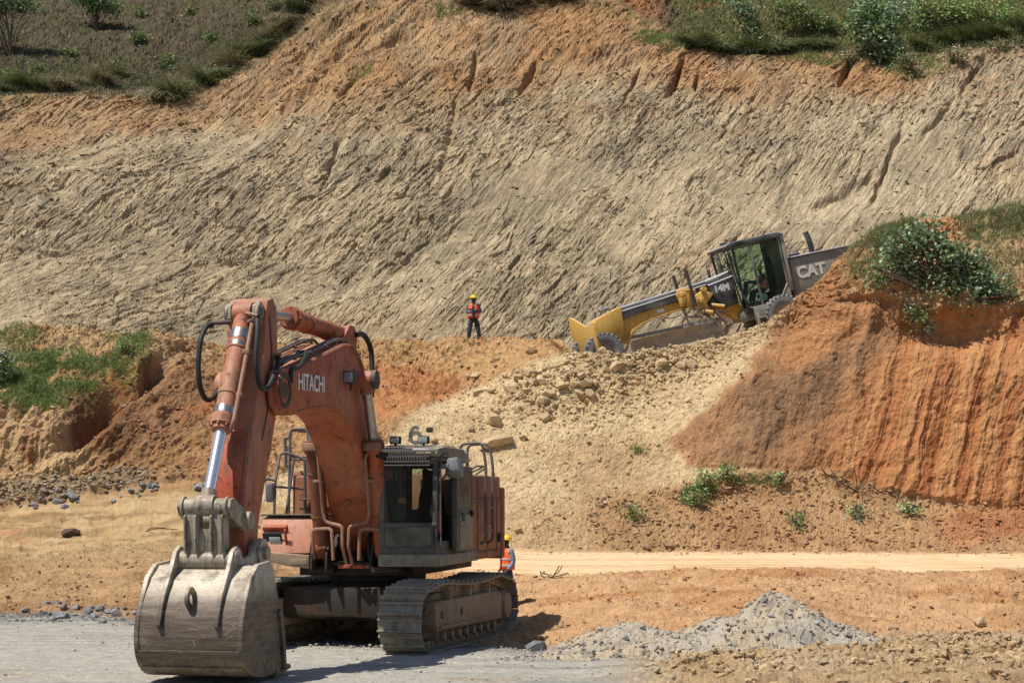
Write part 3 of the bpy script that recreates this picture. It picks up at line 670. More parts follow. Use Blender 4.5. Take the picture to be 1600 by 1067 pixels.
def surf(x, y, wmin=0, wmax=18):
    """the terrain point whose picture of the place is nearest (x, y), among rows wmin..wmax"""
    j = int(np.clip(round((x - X0) / (X1 - X0) * (NXC - 1)), 0, NXC - 1))
    r0, r1 = row_of(wmin), row_of(wmax)
    k = r0 + int(np.argmin(np.abs(VPY[r0:r1, j] - y)))
    return Vector(P[k, j].tolist()), Vector(N_final[k, j].tolist())

def ground_z(x, y):
    """terrain height at world x, y"""
    j = int(np.clip(round((800 + F_PX * x / y - X0) / (X1 - X0) * (NXC - 1)), 0, NXC - 1))
    k = int(np.argmin(np.abs(P[:, j, 1] - y)))
    return float(P[k, j, 2])
# ---------------------------------------------------------------- mesh builder
class MB:
    def __init__(self, xf=None):
        self.bm = bmesh.new(); self.xf = xf
    def _new(self, tmp):
        me = bpy.data.meshes.new('tmp'); tmp.to_mesh(me); tmp.free()
        self.bm.from_mesh(me); bpy.data.meshes.remove(me)
    def _bev(self, b, bev, seg=2):
        if bev > 0:
            es = [e for e in b.edges if len(e.link_faces) == 2 and e.calc_face_angle(0) > 0.45]
            bmesh.ops.bevel(b, geom=es, offset=bev, segments=seg, affect='EDGES', profile=0.5, clamp_overlap=True)
    def prism(self, pts, a0, a1, bev=0.015, plane='uz', taper=None):
        """outline extruded along the third axis; plane 'uz' (side profile), 'vz' (front) or 'uv' (plan)"""
        b = bmesh.new()
        def P3(p, a, k=1.0):
            if plane == 'uz': return (p[0], a, p[1])
            if plane == 'vz': return (a, p[0], p[1])
            return (p[0], p[1], a)
        v0 = [b.verts.new(P3(p, a0)) for p in pts]; v1 = [b.verts.new(P3(p, a1)) for p in pts]
        b.faces.new(v0); b.faces.new(v1[::-1])
        n = len(pts)
        for i in range(n): b.faces.new((v0[i], v0[(i + 1) % n], v1[(i + 1) % n], v1[i])[::-1])
        bmesh.ops.recalc_face_normals(b, faces=b.faces)
        self._bev(b, bev); self._new(b); return self
    def hull(self, pts, bev=0.01):
        b = bmesh.new(); vs = [b.verts.new(p) for p in pts]
        bmesh.ops.convex_hull(b, input=vs)
        bmesh.ops.dissolve_limit(b, angle_limit=0.02, verts=b.verts, edges=b.edges)
        self._bev(b, bev); self._new(b); return self
    def box(self, c, s, rot=None, bev=0.012, seg=2):
        b = bmesh.new(); bmesh.ops.create_cube(b, size=1.0)
        bmesh.ops.scale(b, vec=s, verts=b.verts)
        self._bev(b, min(bev, min(s) * .35), seg)
        m = Matrix.Translation(c)
        if rot is not None:
            m = m @ (rot.to_4x4() if not isinstance(rot, (tuple, list)) else Matrix.Rotation(rot[2], 4, 'Z') @ Matrix.Rotation(rot[1], 4, 'Y') @ Matrix.Rotation(rot[0], 4, 'X'))
        bmesh.ops.transform(b, matrix=m, verts=b.verts); self._new(b); return self
    def tube(self, p0, p1, r0, r1=None, n=16, bev=0.0):
        p0, p1 = Vector(p0), Vector(p1); r1 = r0 if r1 is None else r1
        d = p1 - p0; q = d.to_track_quat('Z', 'Y').to_matrix()
        b = bmesh.new()
        c0 = [b.verts.new(p0 + q @ Vector((r0 * math.cos(2 * PI * i / n), r0 * math.sin(2 * PI * i / n), 0))) for i in range(n)]
        c1 = [b.verts.new(p1 + q @ Vector((r1 * math.cos(2 * PI * i / n), r1 * math.sin(2 * PI * i / n), 0))) for i in range(n)]
        b.faces.new(c0[::-1]); b.faces.new(c1)
        for i in range(n): b.faces.new((c0[i], c0[(i + 1) % n], c1[(i + 1) % n], c1[i]))
        if bev: self._bev(b, bev)
        self._new(b); return self
    def ring(self, c, axis, ro, ri, w, n=28, bev=0.0):
        c = Vector(c); q = Vector(axis).to_track_quat('Z', 'Y').to_matrix(); b = bmesh.new(); R = []
        for (r, h) in ((ri, -w / 2), (ro, -w / 2), (ro, w / 2), (ri, w / 2)):
            R.append([b.verts.new(c + q @ Vector((r * math.cos(2 * PI * i / n), r * math.sin(2 * PI * i / n), h))) for i in range(n)])
        for k in range(4):
            A, B2 = R[k], R[(k + 1) % 4]
            for i in range(n): b.faces.new((A[i], A[(i + 1) % n], B2[(i + 1) % n], B2[i]))
        bmesh.ops.recalc_face_normals(b, faces=b.faces)
        if bev: self._bev(b, bev)
        self._new(b); return self
    def pipe(self, pts, r, n=8, cr=0.08, sub=4, smooth=False):
        """a bent pipe through pts, corners rounded with radius cr, or a smooth hose"""
        pts = [Vector(p) for p in pts]
        path = []
        if smooth:
            q = [pts[0] * 2 - pts[1]] + pts + [pts[-1] * 2 - pts[-2]]
            for i in range(1, len(q) - 2):
                for k in range(6):
                    t = k / 6; a, b_, c, d = q[i - 1], q[i], q[i + 1], q[i + 2]
                    path.append(0.5 * ((2 * b_) + (c - a) * t + (2 * a - 5 * b_ + 4 * c - d) * t * t + (3 * b_ - a - 3 * c + d) * t ** 3))
            path.append(pts[-1])
        else:
            path = [pts[0]]
            for i in range(1, len(pts) - 1):
                a, p, c = pts[i - 1], pts[i], pts[i + 1]
                da = (a - p); dc = (c - p); k = min(cr, da.length * .45, dc.length * .45)
                pa = p + da.normalized() * k; pc = p + dc.normalized() * k
                for j in range(sub + 1):
                    t = j / sub; path.append(pa * (1 - t) ** 2 + p * 2 * t * (1 - t) + pc * t * t)
            path.append(pts[-1])
        b = bmesh.new(); prev = None; up = None
        for i, p in enumerate(path):
            t = (path[min(i + 1, len(path) - 1)] - path[max(i - 1, 0)])
            if t.length < 1e-6: continue
            t.normalize()
            if up is None: up = t.orthogonal().normalized()
            else: up = (up - t * up.dot(t)).normalized()
            s = t.cross(up)
            cur = [b.verts.new(p + (up * math.cos(2 * PI * k / n) + s * math.sin(2 * PI * k / n)) * r) for k in range(n)]
            if prev:
                for k in range(n): b.faces.new((prev[k], prev[(k + 1) % n], cur[(k + 1) % n], cur[k]))
            else: b.faces.new(cur[::-1])
            prev = cur
        b.faces.new(prev); self._new(b); return self
    def plate(self, pts, th, bev=0.006):
        """flat plate: polygon in 3-D thickened along its normal"""
        pts = [Vector(p) for p in pts]
        nrm = (pts[1] - pts[0]).cross(pts[2] - pts[0]).normalized() * th / 2
        b = bmesh.new(); v0 = [b.verts.new(p - nrm) for p in pts]; v1 = [b.verts.new(p + nrm) for p in pts]
        b.faces.new(v0[::-1]); b.faces.new(v1); n = len(pts)
        for i in range(n): b.faces.new((v0[i], v0[(i + 1) % n], v1[(i + 1) % n], v1[i]))
        self._bev(b, bev, 1); self._new(b); return self
    def lathe(self, c, axis, prof, n=28):
        """profile (r, h) turned round an axis through c"""
        c = Vector(c); q = Vector(axis).to_track_quat('Z', 'Y').to_matrix(); b = bmesh.new(); prev = None
        for r, h in prof:
            cur = [b.verts.new(c + q @ Vector((max(r, 1e-4) * math.cos(2 * PI * i / n), max(r, 1e-4) * math.sin(2 * PI * i / n), h))) for i in range(n)]
            if prev:
                for i in range(n): b.faces.new((prev[i], prev[(i + 1) % n], cur[(i + 1) % n], cur[i]))
            prev = cur
        bmesh.ops.remove_doubles(b, verts=b.verts, dist=0.0005); bmesh.ops.recalc_face_normals(b, faces=b.faces)
        self._new(b); return self
    def build(self, name, mat, parent=None, sharp=38, smooth=True):
        if self.xf is not None: bmesh.ops.transform(self.bm, matrix=self.xf, verts=self.bm.verts)
        me = bpy.data.meshes.new(name); self.bm.to_mesh(me); self.bm.free()
        me.polygons.foreach_set('use_smooth', [smooth] * len(me.polygons))
        if smooth: me.set_sharp_from_angle(angle=math.radians(sharp))
        me.materials.append(M[mat] if isinstance(mat, str) else mat)
        return put(bpy.data.objects.new(name, me), parent)

def lettering(txt, size, origin, xdir, ydir, mat, parent, name='lettering', extrude=0.004, bold=0.0, squash=1.0):
    """raised letters: baseline starts at origin, runs along xdir, stands along ydir"""
    cu = bpy.data.curves.new('txt', 'FONT'); cu.body = txt; cu.size = size; cu.extrude = extrude; cu.offset = bold
    to = bpy.data.objects.new('txt', cu); COL.objects.link(to)
    dg = bpy.context.evaluated_depsgraph_get(); me = bpy.data.meshes.new_from_object(to.evaluated_get(dg))
    bpy.data.objects.remove(to); bpy.data.curves.remove(cu)
    x = Vector(xdir).normalized(); y = Vector(ydir); y = (y - x * y.dot(x)).normalized(); z = x.cross(y)
    m = Matrix(((x.x * squash, y.x, z.x, origin[0]), (x.y * squash, y.y, z.y, origin[1]), (x.z * squash, y.z, z.z, origin[2]), (0, 0, 0, 1)))
    me.transform(m); me.name = name
    me.materials.clear(); me.materials.append(M[mat])
    return put(bpy.data.objects.new(name, me), parent)
# ---------------------------------------------------------------- stones, rubble, gravel
def rock_arrays(seed, n=16, flat=.7, jag=.25):
    r = random.Random(seed); b = bmesh.new()
    for i in range(n):
        z = 1 - 2 * (i + .5) / n; a = i * 2.39996 + r.uniform(-.5, .5); q = math.sqrt(1 - z * z); k = 1 + r.uniform(-jag, jag)
        b.verts.new((q * math.cos(a) * k, q * math.sin(a) * k * r.uniform(.7, 1), z * k * flat))
    bmesh.ops.convex_hull(b, input=b.verts[:])
    loose = [v for v in b.verts if not v.link_faces]; bmesh.ops.delete(b, geom=loose, context='VERTS')
    b.verts.index_update(); V = np.array([v.co[:] for v in b.verts], np.float32) * .5
    T = np.array([[v.index for v in f.verts] for f in b.faces if len(f.verts) == 3], np.int32)
    b.free(); return V, T
ROCKS = [rock_arrays(s, 12 + s % 6, .55 + .06 * (s % 6)) for s in range(12)]

def stone_mat(name, c1, c2, c3):
    m, nt, b = nodes_of(name)
    oi = nt.nodes.new('ShaderNodeObjectInfo')
    n1 = noise_tex(nt, 9, 8, .7); n2 = noise_tex(nt, 2.5, 5, .6)
    c = mixc(nt, oi.outputs['Random'], c1, c2)
    c = mixc(nt, ramp(nt, n2, [(.4, 0), (.65, .8)]), c, c3)
    c = mixc(nt, 1.0, c, ramp(nt, n1, [(.3, .75), (.7, 1.2)]), 'MULTIPLY')
    nt.links.new(c, b.inputs['Base Color']); b.inputs['Roughness'].default_value = .9; b.inputs['Specular IOR Level'].default_value = .2
    bump(nt, b, n1, .6, .03); return m
M['sandstone'] = stone_mat('pale_sandstone', (.50, .38, .22), (.42, .31, .18), (.36, .24, .13))
M['redstone'] = stone_mat('reddish_stone', (.28, .15, .085), (.34, .22, .14), (.22, .12, .07))
M['greystone'] = stone_mat('blue_grey_stone', (.20, .20, .20), (.30, .29, .27), (.14, .145, .15))
M['darkstone'] = stone_mat('dark_split_stone', (.055, .04, .035), (.07, .05, .04), (.16, .08, .045))
ROCK_ME = {}
def rock_mesh(k, mat):
    if (k, mat) not in ROCK_ME:
        V, T = ROCKS[k]; me = mesh_np('stone', V, None, T); me.materials.append(M[mat]); ROCK_ME[(k, mat)] = me
    return ROCK_ME[(k, mat)]
def add_stone(x, y, size, mat, label, group=None, name='stone', k=None, squash=(1, 1, 1), rot=None, w=(0, 12), sink=.25, cat='stone'):
    p, n = surf(x, y, *w); r = random.Random(int(x * 13 + y * 7))
    o = bpy.data.objects.new(name, rock_mesh(r.randrange(12) if k is None else k, mat)); put(o)
    s = size * 1.05
    o.scale = (s * squash[0], s * squash[1], s * squash[2])
    o.rotation_euler = rot or (r.uniform(-.4, .4), r.uniform(-.4, .4), r.uniform(0, 6.3))
    o.location = p + n * (size * (.5 - sink) * .5 * squash[2])
    return tag(o, label, cat, group)
def ordinal(n):
    return str(n) + ('th' if 10 <= n % 100 <= 20 else {1: 'st', 2: 'nd', 3: 'rd'}.get(n % 10, 'th'))
def number_from_left(group, text):
    """tell the members of a group apart by their order in the picture of the place"""
    g = [o for o in COL.objects if o.get('group') == group and o.parent is None]
    g.sort(key=lambda o: o.location.x / o.location.y)
    for i, o in enumerate(g): o['label'] = text % ordinal(i + 1)
R0 = random.Random(5)
taken = []
def scatter(n, x0, x1, y0, y1, smin, smax, mat, label, group, dens=None, w=(0, 12), pw=2.2):
    c = 0; tries = 0
    while c < n and tries < n * 60:
        tries += 1
        x = R0.uniform(x0, x1); y = R0.uniform(y0, y1)
        if dens and R0.random() > dens(x, y): continue
        if any(abs(x - a) < d and abs(y - b_) < d * .7 for a, b_, d in taken): continue
        p, _ = surf(x, y, *w); sz = smin + (smax - smin) * R0.random() ** pw
        taken.append((x, y, sz * F_PX / p.y * .55)); add_stone(x, y, sz, mat, label, group, w=w); c += 1
g1 = lambda x, y: max(math.exp(-((x - 850) / 95) ** 2 - ((y - 605 + (x - 850) * .10) / 36) ** 2), .9 * math.exp(-((x - 1010) / 70) ** 2 - ((y - 575) / 20) ** 2), .5 * math.exp(-((x - 905) / 60) ** 2 - ((y - 580) / 22) ** 2))
add_stone(774, 692, 1.05, 'sandstone', 'long pointed pale boulder on the sandy slope right of the excavator handrails', name='boulder', squash=(1.3, .7, .55), rot=(.2, -.35, .3), w=(5, 10), k=3, cat='boulder')
add_stone(771, 660, .52, 'sandstone', 'rounded brown-grey boulder above the long pointed boulder on the sandy slope', name='boulder', k=5, w=(5, 10), cat='boulder')
add_stone(1046, 856, .50, 'redstone', 'dark reddish boulder lying at the foot of the bank beside the haul road', name='boulder', k=7, squash=(1.2, 1, .8), w=(4.9, 7), cat='boulder')
add_stone(107, 838, .52, 'darkstone', 'dark brown squarish block on the tan dirt at far left', name='stone_block', k=1, squash=(1.15, .8, .85), rot=(.1, .05, .2), w=(2.5, 5), sink=.1, cat='stone')
add_stone(841, 1017, .34, 'greystone', 'large blue-grey block beside the right crawler track', name='stone_block', k=2, squash=(1.1, .9, .9), w=(0, 2.3), sink=.1, cat='stone')
add_stone(97, 966, .50, 'greystone', 'largest grey stone in the rubble at the edge of the pale floor, far left', name='boulder', k=4, squash=(1.3, .9, .7), w=(0, 3), cat='boulder')
add_stone(1535, 978, .32, 'sandstone', 'upright brown clod standing on the muddy ground at far right', name='clod', k=9, squash=(.8, .8, 1.2), w=(0, 3), sink=.1, cat='clod')
add_stone(1310, 990, .16, 'greystone', 'small grey stone at the right foot of the gravel pile', name='stone', k=6, w=(0, 3))
scatter(95, 700, 1130, 545, 680, .16, .55, 'sandstone', 'angular pale stone among the tipped rubble on the sandy slope', 'stones on the sandy slope', g1, (5, 10))
scatter(22, 640, 1000, 640, 850, .14, .34, 'sandstone', 'pale stone lying alone on the lower sandy slope', 'stones on the lower sandy slope', None, (5, 10))
scatter(26, 1000, 1290, 740, 862, .12, .34, 'redstone', 'reddish stone in the debris at the foot of the cut face', 'stones in the debris apron', None, (4.9, 7))
scatter(28, 10, 330, 735, 800, .12, .40, 'greystone', 'grey stone along the foot of the left bank', 'stones at the foot of the left bank', lambda x, y: math.exp(-((y - (800 - x * .16)) / 16) ** 2), (4.7, 6.6))
scatter(46, 5, 214, 940, 984, .07, .26, 'greystone', 'blue-grey stone in the rubble edging the pale floor at left', 'stones edging the pale floor', lambda x, y: math.exp(-((y - 960) / 11) ** 2), (0, 3))
scatter(10, 800, 900, 1000, 1030, .05, .16, 'greystone', 'grey stone scattered behind the right crawler track', 'stones behind the crawler track', None, (0, 2.5))

def merged(name, PT, SZ, COLR, mat, label, flat=1.0, seed=0):
    """many small stones as one mesh; PT positions, SZ sizes, COLR colours"""
    rs = np.random.RandomState(seed); Vs = []; Ts = []; Cs = []; off = 0
    kk = rs.randint(0, 12, len(PT))
    for k in range(12):
        idx = np.where(kk == k)[0]
        if not len(idx): continue
        V, T = ROCKS[k]; m = len(idx)
        a, b_, c = rs.uniform(-.6, .6, m), rs.uniform(-.6, .6, m), rs.uniform(0, 6.28, m)
        Rx = np.stack([np.ones(m), 0 * a, 0 * a, 0 * a, np.cos(a), -np.sin(a), 0 * a, np.sin(a), np.cos(a)], 1).reshape(m, 3, 3)
        Ry = np.stack([np.cos(b_), 0 * a, np.sin(b_), 0 * a, np.ones(m), 0 * a, -np.sin(b_), 0 * a, np.cos(b_)], 1).reshape(m, 3, 3)
        Rz = np.stack([np.cos(c), -np.sin(c), 0 * a, np.sin(c), np.cos(c), 0 * a, 0 * a, 0 * a, np.ones(m)], 1).reshape(m, 3, 3)
        R_ = Rz @ Ry @ Rx
        sc = SZ[idx, None] * rs.uniform(.7, 1.2, (m, 3)); sc[:, 2] *= flat
        W_ = np.einsum('mij,nj->mni', R_, V) * sc[:, None, :] + PT[idx, None, :]
        Vs.append(W_.reshape(-1, 3)); n = len(V)
        Ts.append((T[None] + (off + np.arange(m) * n)[:, None, None]).reshape(-1, 3)); off += m * n
        Cs.append(np.repeat(COLR[idx], n, 0))
    me = mesh_np(name, np.concatenate(Vs), None, np.concatenate(Ts)); set_col(me, np.concatenate(Cs)); me.materials.append(M[mat])
    o = put(bpy.data.objects.new(name, me)); return tag(o, label, None, None, 'stuff')

M['rubble'] = earth_mat('rubble_grain', 20, .6, .02, .25)
def pick(mask, n, seed):
    rs = np.random.RandomState(seed); area = np.ones(P.shape[:2])
    a = (mask * area).ravel().astype(np.float64); a /= a.sum()
    idx = rs.choice(a.size, n, p=a); return idx, rs
def rubble(name, mask, n, s0, s1, tint, label, seed, flat=.8, pw=2.5):
    idx, rs = pick(mask, n, seed)
    pt = P.reshape(-1, 3)[idx] + rs.normal(0, .02, (n, 3)); sz = s0 + (s1 - s0) * rs.rand(n) ** pw
    base = C.reshape(-1, 3)[idx]; t = np.array(tint, np.float32)
    col = base * rs.uniform(.75, 1.2, (n, 1)); mx = rs.rand(n, 1) * .6
    col = col * (1 - mx) + t * mx
    pt[:, 2] += sz * .08
    return merged(name, pt, sz, col, 'rubble', label, flat, seed)
inv_ = ((PX > -60) & (PX < 1660)).astype(np.float32)
m_s = m_sand * inv_
gdens = np.exp(-((PX - 860) / 130.) ** 2 - ((PY - 605) / 45.) ** 2) + .8 * np.exp(-((PX - 1010) / 90.) ** 2 - ((PY - 575) / 30.) ** 2)
rubble('slope_rubble', m_s * (.12 + 2.0 * gdens + .35 * sstep(.0, .4, nA)), 4000, .03, .18, (.52, .42, .28), 'pale rubble covering the tipped sandy slope', 1)
rubble('debris_rubble', m_deb * inv_ * (.2 + sstep(.0, .4, nB)), 2600, .03, .2, (.34, .22, .14), 'reddish rubble in the debris apron below the cut face', 2)
rubble('bank_rubble', (m_mid + m_lb) * inv_ * (.15 + sstep(.0, .4, nB)) + 5 * m_lb * blob(100, 775, 170, 20, -8, .4, .4, 1), 2200, .04, .22, (.30, .27, .22), 'loose rubble on the left and middle bank', 3)
rubble('clods', m_mud * (.2 + sstep(-.1, .3, nC)) * (wv > .6) * sstep(980, 1100, PX) * (.6 + sstep(1300, 1500, PX)) * inv_, 4200, .02, .18, (.42, .32, .19), 'yellow-brown clods strewn over the muddy foreground', 4, .9)
rubble('berm_clods', (m_berm * (1 - m_road) + m_left * (1 - trk)) * inv_ * (.15 + sstep(.1, .5, nB)), 3800, .02, .12, (.30, .18, .11), 'small clods on the orange dirt', 5)
rubble('floor_gravel', m_ground * (1 - m_mud) * inv_ * (.05 + .4 * sstep(.2, .5, nB) + 6 * g_dark * (1 - sstep(560, 640, PX)) + 2.5 * np.exp(-((PX - 840) / 60.) ** 2 - ((PY - 1018) / 14.) ** 2)), 5200, .015, .075, (.2, .2, .2), 'grey gravel on the pale quarry floor', 6)
rubble('road_edge_stones', (rowband(4.85, 5.1, .08) + .7 * rowband(3.8, 4.0, .06)) * sstep(520, 640, PX) * inv_, 700, .03, .13, (.3, .2, .13), 'small stones along the edges of the haul road', 7)
rubble('cliff_chips', mc * inv_ * (.2 + 2 * sstep(13.8, 14.6, wv) * sstep(.0, .3, nB) * (wv < 16)), 7000, .05, .26, (.45, .34, .22), 'loose chips lying on the cliff face', 8, .6, 3)
rubble('bench_rubble', rowband(9.7, 10.3, .2) * inv_ * (PX < 1350), 900, .03, .18, (.5, .38, .25), 'rubble along the crest of the bank', 9)

# gravel pile in the right foreground
def gravel_pile():
    cx, cy = 4.28, 27.6
    xs = np.linspace(0.4, 6.4, 300); ys = np.linspace(24.9, 29.2, 180); GX, GY = np.meshgrid(xs, ys)
    n = NZ[2].fbm(GX * 1.6, GY * 1.6, 5, .6)
    def cone(x, y, h, rx, ry, p=1.25):
        r = np.sqrt(((GX - x) / rx) ** 2 + ((GY - y) / ry) ** 2); return h * np.clip(1 - r ** p, -.6, 1)
    hh = np.maximum.reduce([cone(4.30, 27.5, .86, 1.15, 1.15, 1.6), cone(3.6, 27.1, .50, 1.4, .9, 1.5), cone(1.75, 27.3, .46, 1.2, .8, 1.6), cone(2.7, 26.5, .30, 1.5, .8), cone(1.2, 26.6, .22, 1.0, .8), cone(4.9, 27.2, .45, 1.1, .7)])
    hh = hh + .09 * n * (hh > 0) + .035 * NZ[3].facet(GX * 7, GY * 7, 1.)[0] + .015 * NZ[4].facet(GX * 16, GY * 16, 1.)[0]
    gz = np.array([[ground_z(float(x), float(y)) for x in xs[::12]] for y in ys[::12]])
    gi = np.array([np.interp(xs, xs[::12], r) for r in gz]); gi = np.array([np.interp(ys, ys[::12], gi[:, j]) for j in range(len(xs))]).T
    ZZ = gi + np.clip(hh, -.15, 9) - .03
    V = np.stack([GX, GY, ZZ], 2).reshape(-1, 3); ny, nx = GX.shape
    i = (np.arange(ny - 1)[:, None] * nx + np.arange(nx - 1)[None]).ravel(); q = np.stack([i, i + 1, i + nx + 1, i + nx], 1)
    keep = (hh.reshape(-1)[q].max(1) > -.1); q = q[keep]
    c1 = np.array(srgb(192, 180, 162)); c2 = np.array(srgb(196, 178, 150)); c3 = np.array(srgb(140, 138, 136))
    t = sstep(-.1, .4, NZ[5].fbm(GX * 1.2, GY * 1.2, 4) + .3 * (GY < 26.6))[..., None]; u = sstep(.1, .5, NZ[6].fbm(GX * 4, GY * 4, 4))[..., None]
    CC = (c1 * (1 - t) + c2 * t) * (1 - .6 * u) + c3 * .6 * u
    CC = (CC * .72).reshape(-1, 3).astype(np.float32)
    rs = np.random.RandomState(9); inside = np.where((hh.ravel() > .0))[0]; idx = rs.choice(inside, 2600)
    rp = V[idx] + rs.normal(0, .012, (len(idx), 3)); rsz = .015 + .12 * rs.rand(len(idx)) ** 3.8
    g = np.array([.235, .22, .195]) * rs.uniform(.6, 1.6, (len(idx), 1)); mx = rs.rand(len(idx), 1) < .6; col = np.where(mx, CC[idx] * rs.uniform(.8, 1.15, (len(idx), 1)), g)
    o = merged('gravel_pile', rp, rsz, col.astype(np.float32), 'rubble', '', .85, 9)
    me = mesh_np('gravel_heap', V, q); set_col(me, CC); me.materials.append(M['rubble'])
    b = bmesh.new(); b.from_mesh(me); b.from_mesh(o.data); vl = b.verts.layers.float_color.get('Col')
    bmesh.ops.delete(b, geom=[v for v in b.verts if not v.link_faces], context='VERTS')
    b.to_mesh(o.data); b.free(); o['kind'] = 'thing'
    o['label'] = 'heap of pale grey gravel with two humps in the right foreground'; o['category'] = 'gravel pile'
gravel_pile()

# ---------------------------------------------------------------- vegetation
def leaf_mat(name, hue, var, rough=.55, trans=.25):
    m, nt, b = nodes_of(name)
    at = nt.nodes.new('ShaderNodeAttribute'); at.attribute_name = 'Col'
    nt.links.new(at.outputs['Color'], b.inputs['Base Color']); b.inputs['Roughness'].default_value = rough; b.inputs['Specular IOR Level'].default_value = .35
    tr = nt.nodes.new('ShaderNodeBsdfTranslucent'); nt.links.new(at.outputs['Color'], tr.inputs[0])
    mx = nt.nodes.new('ShaderNodeMixShader'); mx.inputs[0].default_value = trans
    nt.links.new(b.outputs[0], mx.inputs[1]); nt.links.new(tr.outputs[0], mx.inputs[2])
    nt.links.new(mx.outputs[0], [n for n in nt.nodes if n.type == 'OUTPUT_MATERIAL'][0].inputs[0]); return m
M['leaf'] = leaf_mat('leaves', 0, 0)
M['bark'] = simple('grey_brown_bark', (.16, .12, .085), .9, var=.4, bumpy=.4)
M['twig'] = simple('dry_twig', (.12, .075, .045), .9, var=.4)

def blades(base, up, hgt, wid, lean, rs, col, seg=3, droop=.5):
    """curved grass blades as thin strips; arrays of n"""
    n = len(base); a = rs.uniform(0, 2 * np.pi, n); dirn = np.stack([np.cos(a), np.sin(a), np.zeros(n)], 1)
    side = np.stack([-np.sin(a), np.cos(a), np.zeros(n)], 1)
    ph = rs.uniform(0, np.pi, n)[:, None]; side = side * np.cos(ph) + dirn * np.sin(ph)
    V = []
    for k in range(seg + 1):
        t = k / seg; c = base + up * (hgt * (t - droop * t * t * .6))[:, None] + dirn * (hgt * lean * t * t)[:, None]
        w_ = (wid * (1 - t) ** .7 + .001)[:, None]
        V.append(c - side * w_); V.append(c + side * w_)
    V = np.stack(V, 1); m = 2 * (seg + 1); q = []
    for k in range(seg): q.append([2 * k, 2 * k + 1, 2 * k + 3, 2 * k + 2])
    Q = (np.array(q)[None] + (np.arange(n) * m)[:, None, None]).reshape(-1, 4)
    shade = np.linspace(.75, 1.15, seg + 1).repeat(2)[None, :, None]
    Cc = (col[:, None, :] * (np.ones_like(shade))).reshape(-1, 3)
    return V.reshape(-1, 3), Q, Cc
GREEN = np.array([.16, .23, .06]); STRAW = np.array([.42, .34, .20]); DRYG = np.array([.25, .24, .11]); DEEP = np.array([.085, .13, .05]); BLUE = np.array([.17, .22, .14])
TUS = []
for k in range(5):
    rs = np.random.RandomState(k); n = 420
    r = np.sqrt(rs.rand(n)) * .22; a = rs.uniform(0, 6.28, n); base = np.stack([r * np.cos(a), r * np.sin(a), rs.uniform(-.1, .05, n)], 1)
    t = rs.rand(n, 1); col = (DRYG * .75 * (1 - t) + (STRAW * .8 if k % 2 else GREEN * .7) * t) * rs.uniform(.6, 1.2, (n, 1))
    V, Q, Cc = blades(base, np.array([0, 0, 1.]), rs.uniform(.5, 1.0, n), np.full(n, .016), rs.uniform(.5, 1.15, n), rs, col, 4, 1.25)
    me = mesh_np('tussock', V, Q); set_col(me, Cc); me.materials.append(M['leaf']); TUS.append(me)
def tussock(x, y, s, label, group, w=(14, 18), k=None):
    p, n = surf(x, y, *w); o = put(bpy.data.objects.new('grass_tussock', TUS[int(x) % 5 if k is None else k]))
    o.location = p - n * .05 + Vector((0, -.1, .0)); r = random.Random(int(x)); s *= 1.3; o.scale = (s * r.uniform(1.0, 1.35), s, s * r.uniform(.8, 1.0)); o.rotation_euler = (.35, r.uniform(-.2, .2), r.uniform(0, 6))
    return tag(o, label, 'grass', group)
for i, (x, y, s) in enumerate([(-30, 140, 1.3), (4, 142, 1.4), (30, 140, 1.35), (62, 142, 1.2), (96, 140, 1.5), (128, 134, 1.2), (156, 130, 1.4), (186, 124, 1.2)]):
    tussock(x, y, s, 'drooping dry grass tussock in the row at the left cliff edge', 'tussocks along the left cliff edge', (15, 17.4))
for i, (x, y, s) in enumerate([(256, 158, 1.7), (275, 156, 1.6), (298, 146, 1.5), (320, 134, 1.5), (344, 120, 1.3), (366, 106, 1.5), (380, 92, 1.3), (405, 84, 1.5), (418, 68, 1.3), (438, 52, 1.5), (448, 36, 1.4), (464, 22, 1.5), (478, 8, 1.4)]):
    tussock(x, y, s, 'drooping dry grass tussock on the slanting edge of the hillside', 'tussocks along the slanting hillside edge', (15, 17.4))
for i, (x, y, s) in enumerate([(768, 8, 1.5), (790, 14, 1.7), (812, 6, 1.3), (735, 2, 1.2), (850, 0, 1.2), (890, -2, 1.2)]):
    tussock(x, y, s, 'dead grass tussock overhanging the top of the cliff, upper middle', 'tussocks overhanging the cliff top', (14.5, 18), k=1)
for i, (x, y, s) in enumerate([(1070, 72, 1.1), (1095, 74, 1.3), (1120, 78, 1.3), (1145, 84, 1.2), (1175, 84, 1.3), (1210, 80, 1.4), (1245, 78, 1.2), (1280, 74, 1.1), (1440, 80, 1.3), (1475, 72, 1.3), (1500, 62, 1.2), (1530, 62, 1.3), (1560, 58, 1.3), (1590, 50, 1.3), (1620, 46, 1.2), (1400, 95, 1.3)]):
    tussock(x, y, s, 'shaggy grass tussock along the upper right cliff edge', 'tussocks along the upper right cliff edge', (14.5, 18))

